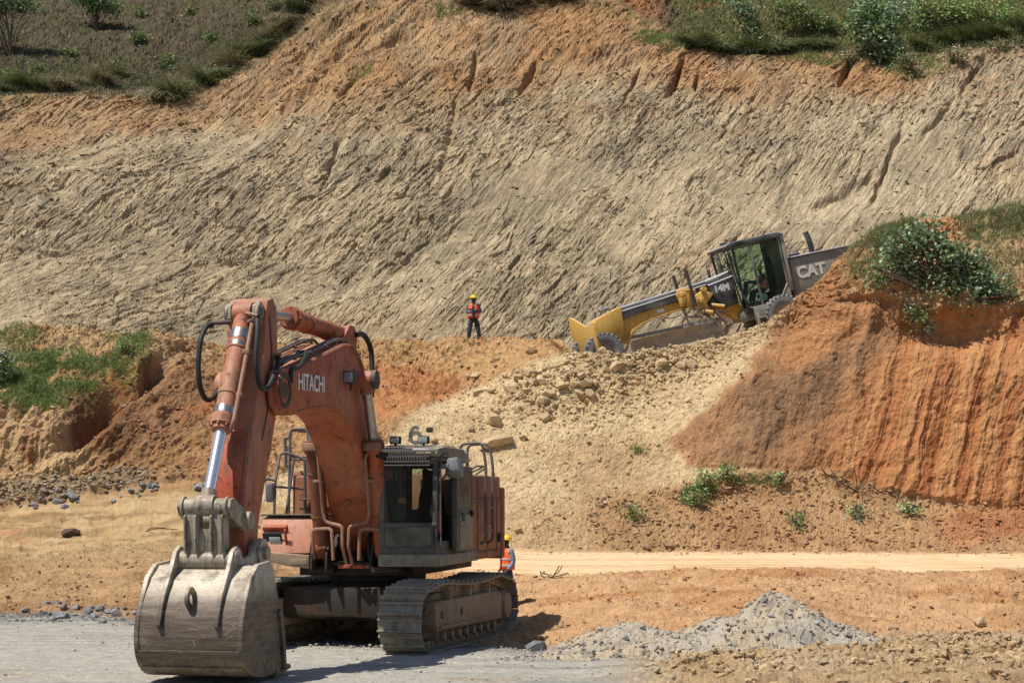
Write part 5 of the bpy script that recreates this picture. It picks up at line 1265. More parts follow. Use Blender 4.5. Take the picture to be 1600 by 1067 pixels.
# H-shaped push link and two idler links
b = MB(); b.tube((7.86, -.28, 2.40), (7.86, -.13, 2.40), .115, n=24, bev=.012); b.tube((7.86, .06, 2.40), (7.86, .28, 2.40), .115, n=24, bev=.012)
b.tube((7.84, -.355, 1.71), (7.84, .355, 1.71), .12, n=24, bev=.012)
for s in (-1, 1): b.prism([(7.77, 2.38), (7.95, 2.38), (7.93, 1.74), (7.75, 1.74)], s * .18 - .10, s * .18 + .10, bev=.02); b.prism([(7.93, 2.32), (8.0, 2.28), (7.99, 1.82), (7.90, 1.82)], s * .18 + .06, s * .18 + .085, bev=.005); b.prism([(7.93, 2.32), (8.0, 2.28), (7.99, 1.82), (7.90, 1.82)], s * .18 - .085, s * .18 - .06, bev=.005)
b.prism([(7.80, 2.14), (7.90, 2.14), (7.90, 1.78), (7.80, 1.78)], -.16, .16, bev=.01)
link = b.build('bucket_link', 'steel_link', E)
b = MB(); b.tube((7.86, -.36, 2.40), (7.86, .38, 2.40), .08, n=18, bev=.01)
for s in (-1, 1): b.ring((7.86, s * .30, 2.40), (0, 1, 0), .14, .08, .035, bev=.01)
b.build('link_pin', 'steel_link', link)
for s in (-1, 1):
    b = MB(); b.prism([(7.80, 2.52), (7.92, 2.51), (7.97, 2.40), (7.90, 2.29), (7.42, 2.08), (7.30, 2.10), (7.26, 2.22), (7.32, 2.33), (7.42, 2.36)], s * .345 - .028, s * .345 + .028, bev=.012)
    b.tube((7.38, s * .30, 2.22), (7.38, s * .44, 2.22), .12, n=20, bev=.015)
    b.build('idler_link', 'steel_link', E)

# ---- upper structure: deck, house, counterweight
b = MB()
b.box((-.8, .0, 1.30), (4.2, 2.0, .16)); b.box((.9, .62, 1.34), (1.7, .5, .10)); b.box((.6, -.62, 1.32), (1.8, .55, .10))
for s in (-1, 1): b.prism([(.1, 1.35), (1.05, 1.35), (1.15, 1.7), (.9, 2.0), (.55, 2.05), (.2, 1.7)], s * .43 - .035, s * .43 + .035, bev=.01)
for s in (-1, 1):
    for t in (-.13, .13): b.prism([(1.2, 1.32), (1.75, 1.32), (1.72, 1.6), (1.56, 1.80), (1.42, 1.80), (1.25, 1.6)], s * .52 + t - .02, s * .52 + t + .02, bev=.008)
b.build('deck', 'black_steel', E)
b = MB()
b.box((-1.46, .88, 2.18), (2.66, 1.40, 1.52), bev=.05, seg=3)       # left of the house (engine and pump doors)
b.box((-1.25, -.88, 2.14), (3.0, 1.24, 1.56), bev=.05, seg=3)       # right of the house
b.box((-1.7, 0.0, 2.42), (2.6, .9, 1.06), bev=.05, seg=3)
house = b.build('engine_house', 'house', E)
MB().box((-.118, .88, 2.25), (.02, 1.3, 1.3), bev=.004).build('brightening_plate', 'orange_faded', house)  # pale plate added to brighten the wall seen through the cab
MB().prism([(-.15, 1.40), (1.92, 1.40), (1.92, 1.60), (-.15, 1.60)], .56, 1.585, bev=.02).build('cab_base', 'cab_sill', E)
b = MB()
for u in (-.86, -1.62, -2.42): b.box((u, 1.583, 2.16), (.03, .012, 1.40), bev=.003)
b.box((-1.5, 1.583, 2.52), (2.6, .012, .022), bev=.003); b.box((-1.5, 1.583, 1.56), (2.6, .014, .03), bev=.003)
b.box((.253, -.88, 2.35), (.014, 1.0, .025)); b.box((.253, -1.25, 2.0), (.014, .03, .9)); b.box((.253, -.65, 2.0), (.014, .03, .9))
b.build('door_seam', 'steel_dark', house)
for u0, u1 in ((-.88, -1.60), (-1.64, -2.40), (-2.44, -2.78)):
    o = MB().box(((u0 + u1) / 2, 1.587, 2.02), (abs(u1 - u0) - .06, .016, .88), bev=.006).build('side_door', {-.88: 'house_tan', -1.64: 'house', -2.44: 'house_tan'}[u0], house)
b = MB(); b.box((-2.62, 1.61, 1.78), (.26, .07, .16), bev=.02); b.build('door_latch', 'black', house)
b = MB(); b.box((.5, 1.592, 1.50), (2.7, .012, .17), bev=.004); b.build('sill_panel', 'cab_sill', house)
b = MB()
b.prism([(1.62, -2.82), (1.60, -3.15), (1.3, -3.45), (.7, -3.62), (-.7, -3.62), (-1.3, -3.45), (-1.60, -3.15), (-1.62, -2.82)], 0, 1, bev=.0, plane='uv')
bmesh.ops.transform(b.bm, matrix=Matrix(((0, 1, 0, 0), (1, 0, 0, 0), (0, 0, 1.36, 1.38), (0, 0, 0, 1))), verts=b.bm.verts); bmesh.ops.recalc_face_normals(b.bm, faces=b.bm.faces); b._bev(b.bm, .06)
b.build('counterweight', 'house', E)
lettering('870', .30, (-1.72, 1.598, 1.82), (-1, 0, 0), (0, 0, 1), 'plate', house, name='marking', squash=.9, extrude=.001)
# air precleaner and exhaust
b = MB(); b.lathe((-1.45, 1.02, 2.92), (0, 0, 1), [(.0, 0), (.085, 0), (.085, .20), (.10, .22), (.25, .25), (.26, .42), (.21, .47), (.0, .50)], 32)
b.build('air_precleaner', 'grey_plastic', E)
b = MB(); b.tube((-.35, -.62, 3.02), (-.35, -1.30, 3.02), .155, n=28, bev=.03); b.pipe([(-.2, -1.32, 2.9), (-.2, -1.32, 3.25), (-.25, -1.36, 3.36)], .065)
b.box((-.2, -1.38, 2.96), (.5, .5, .10)); b.build('muffler', 'orange_faded', E)
b = MB()
for i in range(8): b.box((.22, -1.02 + i * .075, 2.86), (.02, .018, .22), bev=.003)
for j in range(4): b.box((.225, -.76, 2.78 + j * .06), (.02, .56, .012), bev=.003)
b.build('mesh_guard', 'plate', E)
# right front tool box, sunlit slanting front, dark pan below
b = MB(); b.prism([(.3, 1.56), (1.66, 1.60), (1.42, 2.18), (1.2, 2.22), (.3, 2.22)], -1.62, -.70, bev=.025)
tb = b.build('tool_box', 'orange_faded', E)
b = MB(); b.box((1.50, -1.36, 2.02), (.12, .42, .08), (0, .38, 0), bev=.01); b.box((1.60, -1.13, 1.80), (.06, .035, .42), (0, .38, 0)); b.build('lamp_visor', 'orange_red', tb)
b = MB(); b.box((1.575, -1.38, 1.82), (.03, .34, .25), (0, .38, 0)); b.build('lamp_recess', 'black', tb)
b = MB(); b.box((1.60, -1.33, 1.80), (.03, .2, .14), (0, .38, 0)); b.build('head_lamp', 'lens', tb)
b = MB(); b.box((.85, -1.16, 2.235), (1.2, .98, .03)); b.build('lid', 'steel_dark', tb)
b = MB(); b.prism([(-.70, 1.57), (-.70, 1.34), (-1.15, 1.40), (-1.50, 1.48), (-1.68, 1.60), (-1.68, 1.64)], .2, 1.70, bev=.02, plane='vz'); b.box((1.705, -.88, 1.46), (.012, .3, .10)); b.build('skid_pan', 'frame_brown', E)
# ladder step frame in front of the right house
b = MB(); b.box((.30, -1.1, 2.45), (.05, .05, .5)); b.box((.45, -1.05, 2.50), (.3, .42, .035))
b.build('step', 'steel_dark', E)
# control valve, swivel and pipes between the boom feet
b = MB(); b.box((.15, .1, 1.62), (.5, .6, .5), bev=.04); b.lathe((.55, -.12, 1.6), (1, 0, 0), [(0, -.1), (.26, -.1), (.27, .1), (.2, .16), (0, .16)], 24)
for k in range(5): b.tube((.45, -.2 + k * .1, 1.9), (.45, -.2 + k * .1, 2.05), .035, n=10)
b.box((1.3, .0, 1.42), (.3, .75, .06)); b.build('control_valve', 'steel_dark', E)
MB().box((1.48, .05, 1.38), (.05, .62, .07)).build('cross_plate', 'orange_red', E)
for k, (v, w_) in enumerate(((-.30, -.12), (-.15, -.02), (.02, .16), (.18, .30))):
    MB().pipe([(.5, v, 1.9), (.9, v * 1.2, 2.1), (1.35, v * 1.1 + .04, 1.85), (1.5, w_, 1.55), (1.35, w_, 1.42)], .035, smooth=True).build('hose', 'rubber', E)
# hand rails
b = MB(); R_ = .026
for u, v0, v1 in ((-1.05, 1.22, 1.66), (-1.62, 1.22, 1.66)):
    b.pipe([(u, v0, 2.92), (u, v0, 3.50), (u + .02, v1 - .02, 3.52), (u, v1 + .04, 3.1), (u, v1 + .04, 1.75), (u, v1 - .08, 1.70)], R_, cr=.12)
for z in (1.95, 2.35): b.box((-1.335, 1.69, z), (.57, .05, .03))
b.pipe([(-2.0, 1.0, 2.92), (-2.0, 1.3, 3.12), (-2.9, 1.3, 3.12), (-2.9, 1.0, 2.92)], R_ * .8, cr=.08); b.pipe([(-2.45, .9, 2.92), (-2.45, 1.3, 3.1)], R_ * .7)
b.build('left_handrail', 'rail', E)
b = MB()
b.pipe([(1.25, -1.62, 1.72), (1.3, -1.86, 1.76), (1.05, -1.80, 2.82), (1.0, -1.68, 2.86), (.96, -1.55, 2.82)], R_, cr=.1)
b.pipe([(.96, -1.58, 2.22), (.90, -1.58, 2.80), (.62, -1.60, 3.28), (.58, -1.50, 3.32), (.5, -1.18, 3.20), (.5, -1.18, 2.22)], R_, cr=.08)
b.pipe([(.80, -1.42, 2.22), (.56, -1.36, 3.22)], R_); b.pipe([(.8, -1.60, 2.72), (.5, -1.2, 2.68)], R_ * .8)
b.pipe([(.3, -1.55, 2.22), (.3, -1.52, 3.74), (.28, -1.2, 3.74), (.28, -1.2, 2.9)], R_, cr=.1)
b.pipe([(.3, -1.6, 3.10), (.3, -1.62, 3.58), (.3, -1.55, 3.58)], R_ * 1.2, cr=.06); b.pipe([(.3, -1.55, 3.1), (.3, -1.62, 3.1)], R_)
b.pipe([(.28, -1.5, 3.72), (-2.4, -1.5, 3.72), (-2.4, -1.5, 2.9)], R_, cr=.1); b.pipe([(.28, -1.5, 3.25), (-2.4, -1.5, 3.25)], R_ * .8); b.pipe([(-1.0, -1.5, 3.72), (-1.0, -1.5, 2.9)], R_ * .8)
b.pipe([(.28, -1.2, 3.73), (.28, -.5, 3.73), (-.6, -.5, 3.73), (-.6, -.5, 2.95)], R_, cr=.08); b.pipe([(.28, -1.52, 3.2), (.28, -.5, 3.2), (-.6, -.5, 3.2)], R_ * .8)
b.build('right_handrail', 'rail', E)
b = MB(); b.box((.95, -1.66, 2.62), (.10, .14, .34), (.0, .15, .2), bev=.035, seg=3); b.pipe([(.98, -1.66, 2.62), (.95, -1.56, 2.78)], .02); b.build('right_mirror', 'grey_plastic', E)

# ---- cab
CU0, CU1, CV0, CV1, CZ0, CZ1 = .10, 1.90, .58, 1.55, 1.60, 3.20
cab = MB()
def fr(pts, w=.07, d=.06): cab.pipe(pts, w / 2, n=8, cr=.06)
cab.box(((CU0 + CU1) / 2, (CV0 + CV1) / 2, 1.64), (CU1 - CU0, CV1 - CV0, .10))
sl = .06   # the front leans back a little towards the roof
cab.prism([(CU1 - .09, 1.62), (CU1, 1.62), (CU1 - sl, CZ1), (CU1 - sl - .10, CZ1)], CV0, CV0 + .085, bev=.02)
cab.prism([(CU1 - .09, 1.62), (CU1, 1.62), (CU1 - sl, CZ1), (CU1 - sl - .10, CZ1)], CV1 - .085, CV1, bev=.02)
for v in (CV0 + .035, CV1 - .035):
    cab.box((CU0 + .05, v, 2.4), (.10, .07, 1.6)); cab.box((.72, v, 2.4), (.08, .07, 1.6)); cab.box(((CU0 + CU1) / 2, v, 1.75), (CU1 - CU0, .06, .12))
cab.box((CU0 + .03, (CV0 + CV1) / 2, 1.95), (.05, CV1 - CV0, .6)); cab.box((CU1 - .03, (CV0 + CV1) / 2, 2.085), (.06, CV1 - CV0, .06))
cab.box((CU1 - .01, (CV0 + CV1) / 2, 1.66), (.05, CV1 - CV0, .08)); cab.box((CU1 - sl - .03, (CV0 + CV1) / 2, 3.14), (.08, CV1 - CV0, .13))
cab.box((CU0 + .03, (CV0 + CV1) / 2, 3.1), (.06, CV1 - CV0, .14)); cab.box((CU0 + .03, CV0 + .30, 2.6), (.05, .05, 1.1))
cab_o = cab.build('cab', 'cab', E)
b = MB(); b.prism([(CU0 - .04, 3.20), (CU1 + .04, 3.20), (CU1 + .10, 3.25), (CU1 + .02, 3.33), (1.45, 3.37), (CU0, 3.37), (CU0 - .05, 3.3)], CV0 - .03, CV1 + .03, bev=.025)
b.box((.55, 1.07, 3.385), (.8, .75, .04), bev=.02); b.build('cab_roof', 'cab_sill', cab_o)
b = MB()       # slatted guard over the front of the roof and lattice below it
b.pipe([(CU1 + .02, CV0, 3.30), (CU1 + .17, CV0 + .1, 3.30), (CU1 + .17, CV1 - .1, 3.30), (CU1 + .02, CV1, 3.30)], .03, cr=.05)
for i in range(15): v = CV0 + .15 + i * .046; b.plate([(CU1 + .16, v, 3.29), (CU1 + .16, v + .016, 3.29), (CU1 + .05, v + .016, 3.12), (CU1 + .05, v, 3.12)], .012, .0)
for z in (3.20, 3.12, 3.06): b.box((CU1 + .06 + (z - 3.06) * .4, (CV0 + CV1) / 2, z), (.03, .78, .022))
for i in range(16): b.plate([(1.5, CV0 + .1 + i * .05, 3.40), (1.5, CV0 + .115 + i * .05, 3.40), (CU1 + .1, CV0 + .115 + i * .05, 3.36), (CU1 + .1, CV0 + .1 + i * .05, 3.36)], .012, 0)
b.build('roof_guard', 'plate', cab_o)
b = MB(); b.box((CU1 + .06, CV0 + .04, 3.24), (.22, .26, .14), bev=.04); b.build('wiper_housing', 'black', cab_o)
for v in (.86 - .02, 1.32):
    b = MB(); b.box((CU1 - .05, v, 3.47), (.12, .18, .13), bev=.02); b.box((CU1 - .05, v, 3.39), (.04, .04, .06)); w_ = b.build('work_light', 'black', cab_o)
    MB().box((CU1 + .014, v, 3.47), (.012, .15, .10), bev=.012).build('lens', 'lens', w_)
b = MB(); b.ring((1.55, 1.10, 3.52), (1, 0, 0), .115, .055, .03, 28)
arc = [(1.10 - .115 * math.cos(t) * 1.0 + .0, 3.52 + .20 * math.sin(t)) for t in np.linspace(0, math.radians(125), 12)]; arc2 = [(1.10 - .06 * math.cos(t), 3.52 + .145 * math.sin(t)) for t in np.linspace(math.radians(125), 0, 12)]
b.prism(arc + arc2, 1.535, 1.565, bev=0, plane='vz'); b.build('number_plate', 'grey_plate', cab_o)
MB().box((1.28, 1.27, 3.66), (.1, .1, .09), bev=.02).build('beacon', 'steel_dark', cab_o)
b = MB(); b.plate([(CU1 - .02, CV0 + .08, 2.12), (CU1 - .02, CV1 - .08, 2.12), (CU1 - .05, CV1 - .08, 3.08), (CU1 - .05, CV0 + .08, 3.08)], .008, 0); b.build('windscreen', 'glass', cab_o)
b = MB(); b.plate([(CU1 + .003, CV0 + .09, 1.72), (CU1 + .003, CV1 - .09, 1.72), (CU1 - .0, CV1 - .09, 2.05), (CU1 - .0, CV0 + .09, 2.05)], .01, 0); b.build('lower_windscreen', 'glass_dirty', cab_o)
b = MB(); b.box((CU1 + .01, (CV0 + CV1) / 2, 1.70), (.02, .86, .03)); b.box((CU1 + .01, CV0 + .07, 1.88), (.02, .03, .36)); b.box((CU1 + .01, CV1 - .07, 1.88), (.02, .03, .36)); b.box((CU1 + .01, (CV0 + CV1) / 2, 2.07), (.02, .86, .03)); b.build('window_frame', 'cab', cab_o)
b = MB(); b.plate([(.12, CV0 + .02, 1.85), (1.8, CV0 + .02, 1.85), (1.76, CV0 + .02, 3.1), (.12, CV0 + .02, 3.1)], .008, 0); b.plate([(CU0 + .03, CV0 + .08, 2.3), (CU0 + .03, CV1 - .08, 2.3), (CU0 + .03, CV1 - .08, 3.05), (CU0 + .03, CV0 + .08, 3.05)], .008, 0); b.build('rear_window', 'glass', cab_o)
b = MB()       # operator seat
b.box((.72, 1.10, 2.08), (.5, .50, .14), bev=.05, seg=3)
b.prism([(.86, 2.10), (1.33, 2.10), (1.31, 2.5), (1.27, 2.72), (1.21, 2.78), (.99, 2.78), (.93, 2.72), (.89, 2.5)], .46, .60, bev=.035, plane='vz')
b.prism([(.96, 2.78), (1.24, 2.78), (1.26, 3.0), (1.22, 3.03), (1.10, 2.99), (.98, 3.03), (.94, 3.0)], .46, .58, bev=.03, plane='vz')
b.box((.72, 1.1, 1.85), (.4, .36, .4)); b.build('operator_seat', 'seat', cab_o)
b = MB()
for v in (.86, 1.33): b.box((.85, v, 2.12), (.5, .13, .42), bev=.03); b.tube((1.0, v, 2.3), (1.03, v, 2.52), .014); b.lathe((1.03, v, 2.5), (0, 0, 1), [(0, 0), (.03, .01), (.034, .05), (.02, .1), (0, .11)], 12)
for v in (.98, 1.1): b.tube((1.45, v, 1.7), (1.4, v, 2.35), .012); b.box((1.5, v, 1.72), (.18, .1, .02))
b.box((1.5, .78, 2.28), (.2, .16, .25), bev=.03); b.build('console', 'black', cab_o)
MB().box((1.35, .80, 2.48), (.08, .12, .10), bev=.02).build('monitor', 'yellow_old', cab_o)
MB().tube((1.2, 1.42, 1.95), (1.2, 1.42, 2.3), .035, bev=.01).build('fire_extinguisher', 'red_plastic', cab_o)
b = MB(); b.pipe([(1.7, 1.50, 3.15), (1.78, 1.46, 2.6), (1.66, 1.44, 2.2), (1.72, 1.48, 1.75)], .02, smooth=True); b.plate([(1.62, 1.50, 2.95), (1.60, 1.36, 2.3), (1.66, 1.48, 1.95), (1.70, 1.50, 2.6)], .012, 0); b.build('loose_cloth', 'grey_plastic', cab_o)
# the open door folded back against the rear of the cab side
b = MB(); b.box((.55, 1.655, 1.98), (1.12, .10, .72), bev=.03); b.box((1.08, 1.655, 2.62), (.10, .10, .75), bev=.02); b.box((.02, 1.655, 2.62), (.07, .10, .75), bev=.02); b.box((.55, 1.655, 3.02), (1.12, .10, .09), bev=.03); b.box((.55, 1.655, 2.34), (1.1, .10, .06), bev=.02)
door = b.build('cab_door', 'cab', cab_o)
b = MB(); b.box((.5, 1.712, 1.95), (.92, .016, .58), bev=.006); b.build('door_panel', 'cab_sill', door)
b = MB(); b.plate([(.1, 1.70, 2.36), (1.05, 1.70, 2.36), (1.05, 1.70, 2.98), (.1, 1.70, 2.98)], .008, 0); b.build('door_window', 'glass_dirty', door)
b = MB(); b.box((.15, 1.73, 2.26), (.14, .05, .1), bev=.01); b.box((.75, 1.725, 2.2), (.2, .02, .14)); b.build('handle', 'black', door)
b = MB(); b.box((1.48, 1.50, 3.16), (.9, .06, .05)); b.pipe([(1.82, 1.60, 1.7), (1.84, 1.60, 3.0), (1.75, 1.60, 3.22), (1.3, 1.60, 3.26), (1.2, 1.54, 3.2)], .016, cr=.12); b.build('grab_bar', 'rail', cab_o)
b = MB(); b.hull([(1.66, 1.62, 2.93), (1.66, 1.88, 2.97), (1.66, 1.66, 3.18), (1.66, 1.84, 3.20), (1.46, 1.64, 2.84), (1.46, 1.90, 2.84), (1.44, 1.66, 3.15), (1.44, 1.9, 3.17)], bev=.03)
b.box((1.72, 1.64, 3.05), (.06, .14, .07)); mi = b.build('left_mirror', 'grey_plastic', cab_o)
MB().pipe([(1.84, 1.58, 2.80), (1.78, 1.66, 2.86), (1.68, 1.68, 2.98)], .018, n=6).build('mirror_arm', 'steel_dark', mi)

# ---- undercarriage, slewed four degrees from the house
UX = Matrix.Rotation(math.radians(-5.0), 4, 'Z') @ Matrix.Translation((0.12, .02, 0))
def umb(): return MB(UX)
b = umb()
b.lathe((0, 0, 1.10), (0, 0, 1), [(0, -.12), (.78, -.12), (.80, -.02), (.86, 0), (.86, .10), (.74, .12), (0, .12)], 40)
b.prism([(-.9, .55), (-.75, 1.02), (.75, 1.02), (.95, .55), (.7, .42), (-.7, .42)], -.9, .9, bev=.03)
for s in (-1, 1):
    b.prism([(.45, .50), (1.35, .50), (1.35, .82), (.5, 1.0)], s * .85 - .45, s * .85 + .45, bev=.03); b.prism([(-.45, .50), (-1.35, .50), (-1.35, .82), (-.5, 1.0)], s * .85 - .45, s * .85 + .45, bev=.03)
b.box((1.15, 0, .78), (.5, 2.3, .50), bev=.04); b.box((0, 0, .80), (2.2, 2.3, .42), bev=.05)
carb = b.build('carbody', 'black_steel', E)
def track_path():
    """closed loop of the chain: (x, z) points, front idler at +2.02, rear sprocket at -2.05"""
    pts = []; r = .50; zc = .56
    for i in range(15): a = math.radians(-90 + i * 180 / 14 * .93); pts.append((2.20 + r * math.cos(a), zc + r * math.sin(a)))
    for u in (1.65, 1.3, .95, .45, -.05, -.55, -1.05, -1.55): pts.append((u, 1.085 - .035 * math.cos((u) * 2.0)))
    for i in range(15): a = math.radians(96 + i * 168 / 14); pts.append((-2.08 + (r - .03) * math.cos(a), zc + .0 + (r - .03) * math.sin(a)))
    for u in (-1.5, -.9, -.3, .3, .9, 1.5): pts.append((u, .060))
    return pts
TP = track_path()
def resample(pts, n):
    q = [Vector((p[0], p[1])) for p in pts]; q.append(q[0]); d = [0]
    for a, c in zip(q, q[1:]): d.append(d[-1] + (c - a).length)
    out = []
    for k in range(n):
        s = d[-1] * k / n
        for i in range(len(q) - 1):
            if d[i] <= s < d[i + 1]:
                t = (s - d[i]) / (d[i + 1] - d[i]); out.append((q[i].lerp(q[i + 1], t), (q[i + 1] - q[i]).normalized())); break
    return out, d[-1]
NSH = 46
for side in (1, -1):
    vc = side * 1.45
    sh, tot = resample(TP, NSH)
    b = umb(); w = tot / NSH
    for p, t in sh:
        n_ = Vector((t.y, -t.x))         # outward
        ang = math.atan2(t.y, t.x)
        mm = Matrix.Translation((p.x, vc, p.y)) @ Matrix.Rotation(-ang, 4, 'Y')
        tmp = bmesh.new()
        # profile of one shoe along the loop, extruded across: plate, three grousers, curled edge; local x along the chain, -z outwards
        jit = random.Random(int(p.x * 97) + int(p.y * 31)).uniform(-.004, .004)
        prof = [(-.5 * w, .012), (-.5 * w, -.030), (-.5 * w + .012, -.075), (-.5 * w + .030, -.075), (-.5 * w + .038, -.018), (.5 * w - .075, -.014), (.5 * w - .068, -.055), (.5 * w - .046, -.055), (.5 * w - .040, -.008), (.5 * w - .004, .0), (.5 * w - .004, .012)]
        v0 = [tmp.verts.new((a, -.36, z + jit)) for a, z in prof]; v1 = [tmp.verts.new((a, .36, z + jit)) for a, z in prof]
        tmp.faces.new(v0); tmp.faces.new(v1[::-1])
        for i in range(len(prof)): j = (i + 1) % len(prof); tmp.faces.new((v0[i], v0[j], v1[j], v1[i])[::-1])
        bmesh.ops.recalc_face_normals(tmp, faces=tmp.faces)
        bmesh.ops.transform(tmp, matrix=mm, verts=tmp.verts)
        b._new(tmp)
        for s2 in (-.09, .09):
            for a2 in (-.03, .03): b.tube(mm @ Vector((a2 - .02, s2, -.014)), mm @ Vector((a2 - .02, s2, -.036)), .014, n=6)
    tr = b.build('crawler_track', 'shoe', E, sharp=30)
    b = umb()
    for p, t in sh:
        ang = math.atan2(t.y, t.x); mm = Matrix.Rotation(-ang, 3, 'Y'); c = Vector((p.x, vc, p.y))
        for s2 in (-.11, .11):
            tmp = bmesh.new(); bmesh.ops.create_cube(tmp, size=1); bmesh.ops.scale(tmp, vec=(w * .96, .05, .12), verts=tmp.verts)
            bmesh.ops.transform(tmp, matrix=Matrix.Translation(c + mm @ Vector((0, s2, .075))) @ mm.to_4x4(), verts=tmp.verts); b._new(tmp)
        b.tube(c + mm @ Vector((w / 2, -.15, .08)), c + mm @ Vector((w / 2, .15, .08)), .035, n=8)
    b.build('chain_links', 'frame_brown', tr)
    b = umb()
    b.prism([(-1.75, .34), (1.75, .36), (1.85, .50), (1.85, .80), (1.6, .84), (-1.55, .86), (-1.75, .78)], vc - .20, vc + .30, bev=.025)
    b.prism([(-1.6, .84), (1.6, .84), (1.4, .96), (-1.4, .96)], vc - .12, vc + .14, bev=.03)
    b.prism([(-1.3, .40), (1.68, .40), (1.68, .44), (-1.3, .44)], vc + side * .30, vc + side * .345, bev=.005) if side > 0 else None
    for u in (-1.05, .0, 1.05): b.prism([(u - .035, .80), (u + .035, .80), (u + .035, 1.02), (u - .035, 1.02)], vc - .2, vc + .29, bev=.006)
    tf = b.build('track_frame', 'frame_brown', E)
    b = umb()
    for u in (.55, 1.55): b.tube((u, vc + side * .295, .62), (u, vc + side * .307, .62), .065, n=20)
    b.build('inspection_hole', 'black', tf)
    for i in range(8):
        u = -1.35 + i * .385
        b = umb(); b.lathe((u, vc, .26), (0, 1, 0), [(0, -.22), (.06, -.22), (.07, -.19), (.13, -.17), (.13, -.08), (.10, -.06), (.10, .06), (.13, .08), (.13, .17), (.07, .20), (.07, .29), (0, .29)], 20); b.build('track_roller', 'frame_brown', tf)
    for u in (-.6, .75): b = umb(); b.lathe((u, vc, 1.0), (0, 1, 0), [(0, -.16), (.07, -.16), (.07, .16), (0, .16)], 16); b.build('carrier_roller', 'frame_brown', tf)
    b = umb(); b.lathe((2.20, vc, .56), (0, 1, 0), [(0, -.16), (.12, -.16), (.14, -.10), (.36, -.08), (.38, -.12), (.42, -.12), (.42, .12), (.38, .12), (.36, .08), (.14, .10), (.12, .16), (0, .16)], 36); b.build('idler_wheel', 'steel_dark', tf)
    b = umb(); b.lathe((-2.08, vc, .56), (0, 1, 0), [(0, -.30), (.24, -.30), (.26, -.2), (.26, -.1), (.40, -.05), (.40, .05), (.27, .1), (.27, .22), (.22, .32), (.10, .34), (0, .34)], 36)
    for i in range(22): a = i * 2 * PI / 22; b.box((-2.08 + .42 * math.cos(a), vc, .56 + .42 * math.sin(a)), (.07, .08, .05), (0, -a, 0), bev=.01)
    b.box((-1.75, vc, .58), (.5, .34, .46), bev=.06); b.build('sprocket', 'frame_brown', tf)
# ---------------------------------------------------------------- the motor grader on the ramp (local: x forward, y to its left = towards the camera, z up)
M['g_yellow'] = paint('dusty_yellow_machine_paint', (0.60, 0.33, 0.045), (0.60, 0.38, 0.11), (0.22, 0.13, 0.05), rust=(.20, .13, .06), dusty=(0.52, 0.40, 0.25), wear=0.35, dust=0.6, scale=1.2)
M['g_black'] = paint('dusty_black_machine_paint', (0.022, 0.024, 0.028), (0.05, 0.05, 0.05), (0.02, 0.02, 0.02), rust=(.10, .08, .06), dusty=(0.42, 0.40, 0.38), wear=0.3, dust=0.95, rough=.4, scale=1.2)
M['g_sheen'] = simple('painted_sheen_hood_top', (0.50, 0.50, 0.52), 0.3, 0.0, var=.15, spec=.7)  # pale colour stands in for the bluish-white reflection on cowl and hood tops
M['g_dust'] = paint('dust_coated_grey_panel', (0.22, 0.205, 0.175), (0.30, 0.27, 0.22), (0.08, 0.07, 0.055), dusty=(0.48, 0.42, 0.32), wear=0.4, dust=0.9, scale=1.2)
M['tyre'] = paint('dusty_tyre_rubber', (0.12, 0.125, 0.13), (0.22, 0.22, 0.215), (0.05, 0.05, 0.05), rust=(.16, .14, .12), dusty=(0.40, 0.36, 0.30), wear=0.3, dust=0.6, rough=.85, scale=2)
M['blade_steel'] = paint('dusty_blade_steel', (0.26, 0.22, 0.16), (0.38, 0.32, 0.23), (0.16, 0.12, 0.08), dusty=(0.46, 0.37, 0.25), wear=0.5, dust=0.7)
_pr = Vector((9.72, 59.6, 8.30)); _pf = Vector((3.30, 58.0, 6.80))       # where the near wheels touch
_F = (_pf - _pr).normalized(); _Lf = Vector((0, 0, 1)).cross(_F).normalized(); _U = _F.cross(_Lf)
GR = thing('motor_grader', 'yellow and black motor grader nosing down the ramp on top of the bank', 'motor grader')
GR.matrix_world = Matrix(((_F.x, _Lf.x, _U.x, 0), (_F.y, _Lf.y, _U.y, 0), (_F.z, _Lf.z, _U.z, 0), (0, 0, 0, 1)))
GR.location = _pr - _Lf * 1.05
G = GR
def wheel(u, v, name='wheel'):
    w = 0.19; b = MB()
    b.lathe((u, v, .70), (0, 1, 0), [(.36, -w * .8), (.42, -w), (.58, -w), (.66, -w * .9), (.685, -w * .6), (.69, 0), (.685, w * .6), (.66, w * .9), (.58, w), (.50, w * 1.02), (.42, w), (.36, w * .8)], 48)
    for i in range(26):
        a = 2 * PI * i / 26
        for s in (-1, 1):
            a2 = a + (0 if s > 0 else PI / 26)
            b.box((u + .685 * math.cos(a2), v + s * .095, .70 + .685 * math.sin(a2)), (.05, .19, .085), Matrix.Rotation(-a2, 3, 'Y') @ Matrix.Rotation(s * .35, 3, 'X'), bev=.01, seg=1)
    t = b.build(name, 'tyre', G)
    b = MB(); s = 1 if v > 0 else -1
    b.lathe((u, v, .70), (0, s, 0), [(.36, -.15), (.37, .16), (.34, .17), (.32, .08), (.16, .05), (.15, .12), (.10, .16), (0, .16)], 32); b.build('rim', 'g_dust', t)
for v in (-.95, .95):
    wheel(0, v); wheel(6.75, v); wheel(-1.65, v)
b = MB()      # rear frame, articulation and underside
b.box((-1.0, 0, 1.05), (3.6, .9, .5), bev=.05); b.box((.6, 0, .95), (1.5, .7, .35), bev=.05)
for s in (-1, 1): b.box((-.82, s * .62, .72), (2.1, .22, .36), bev=.06)
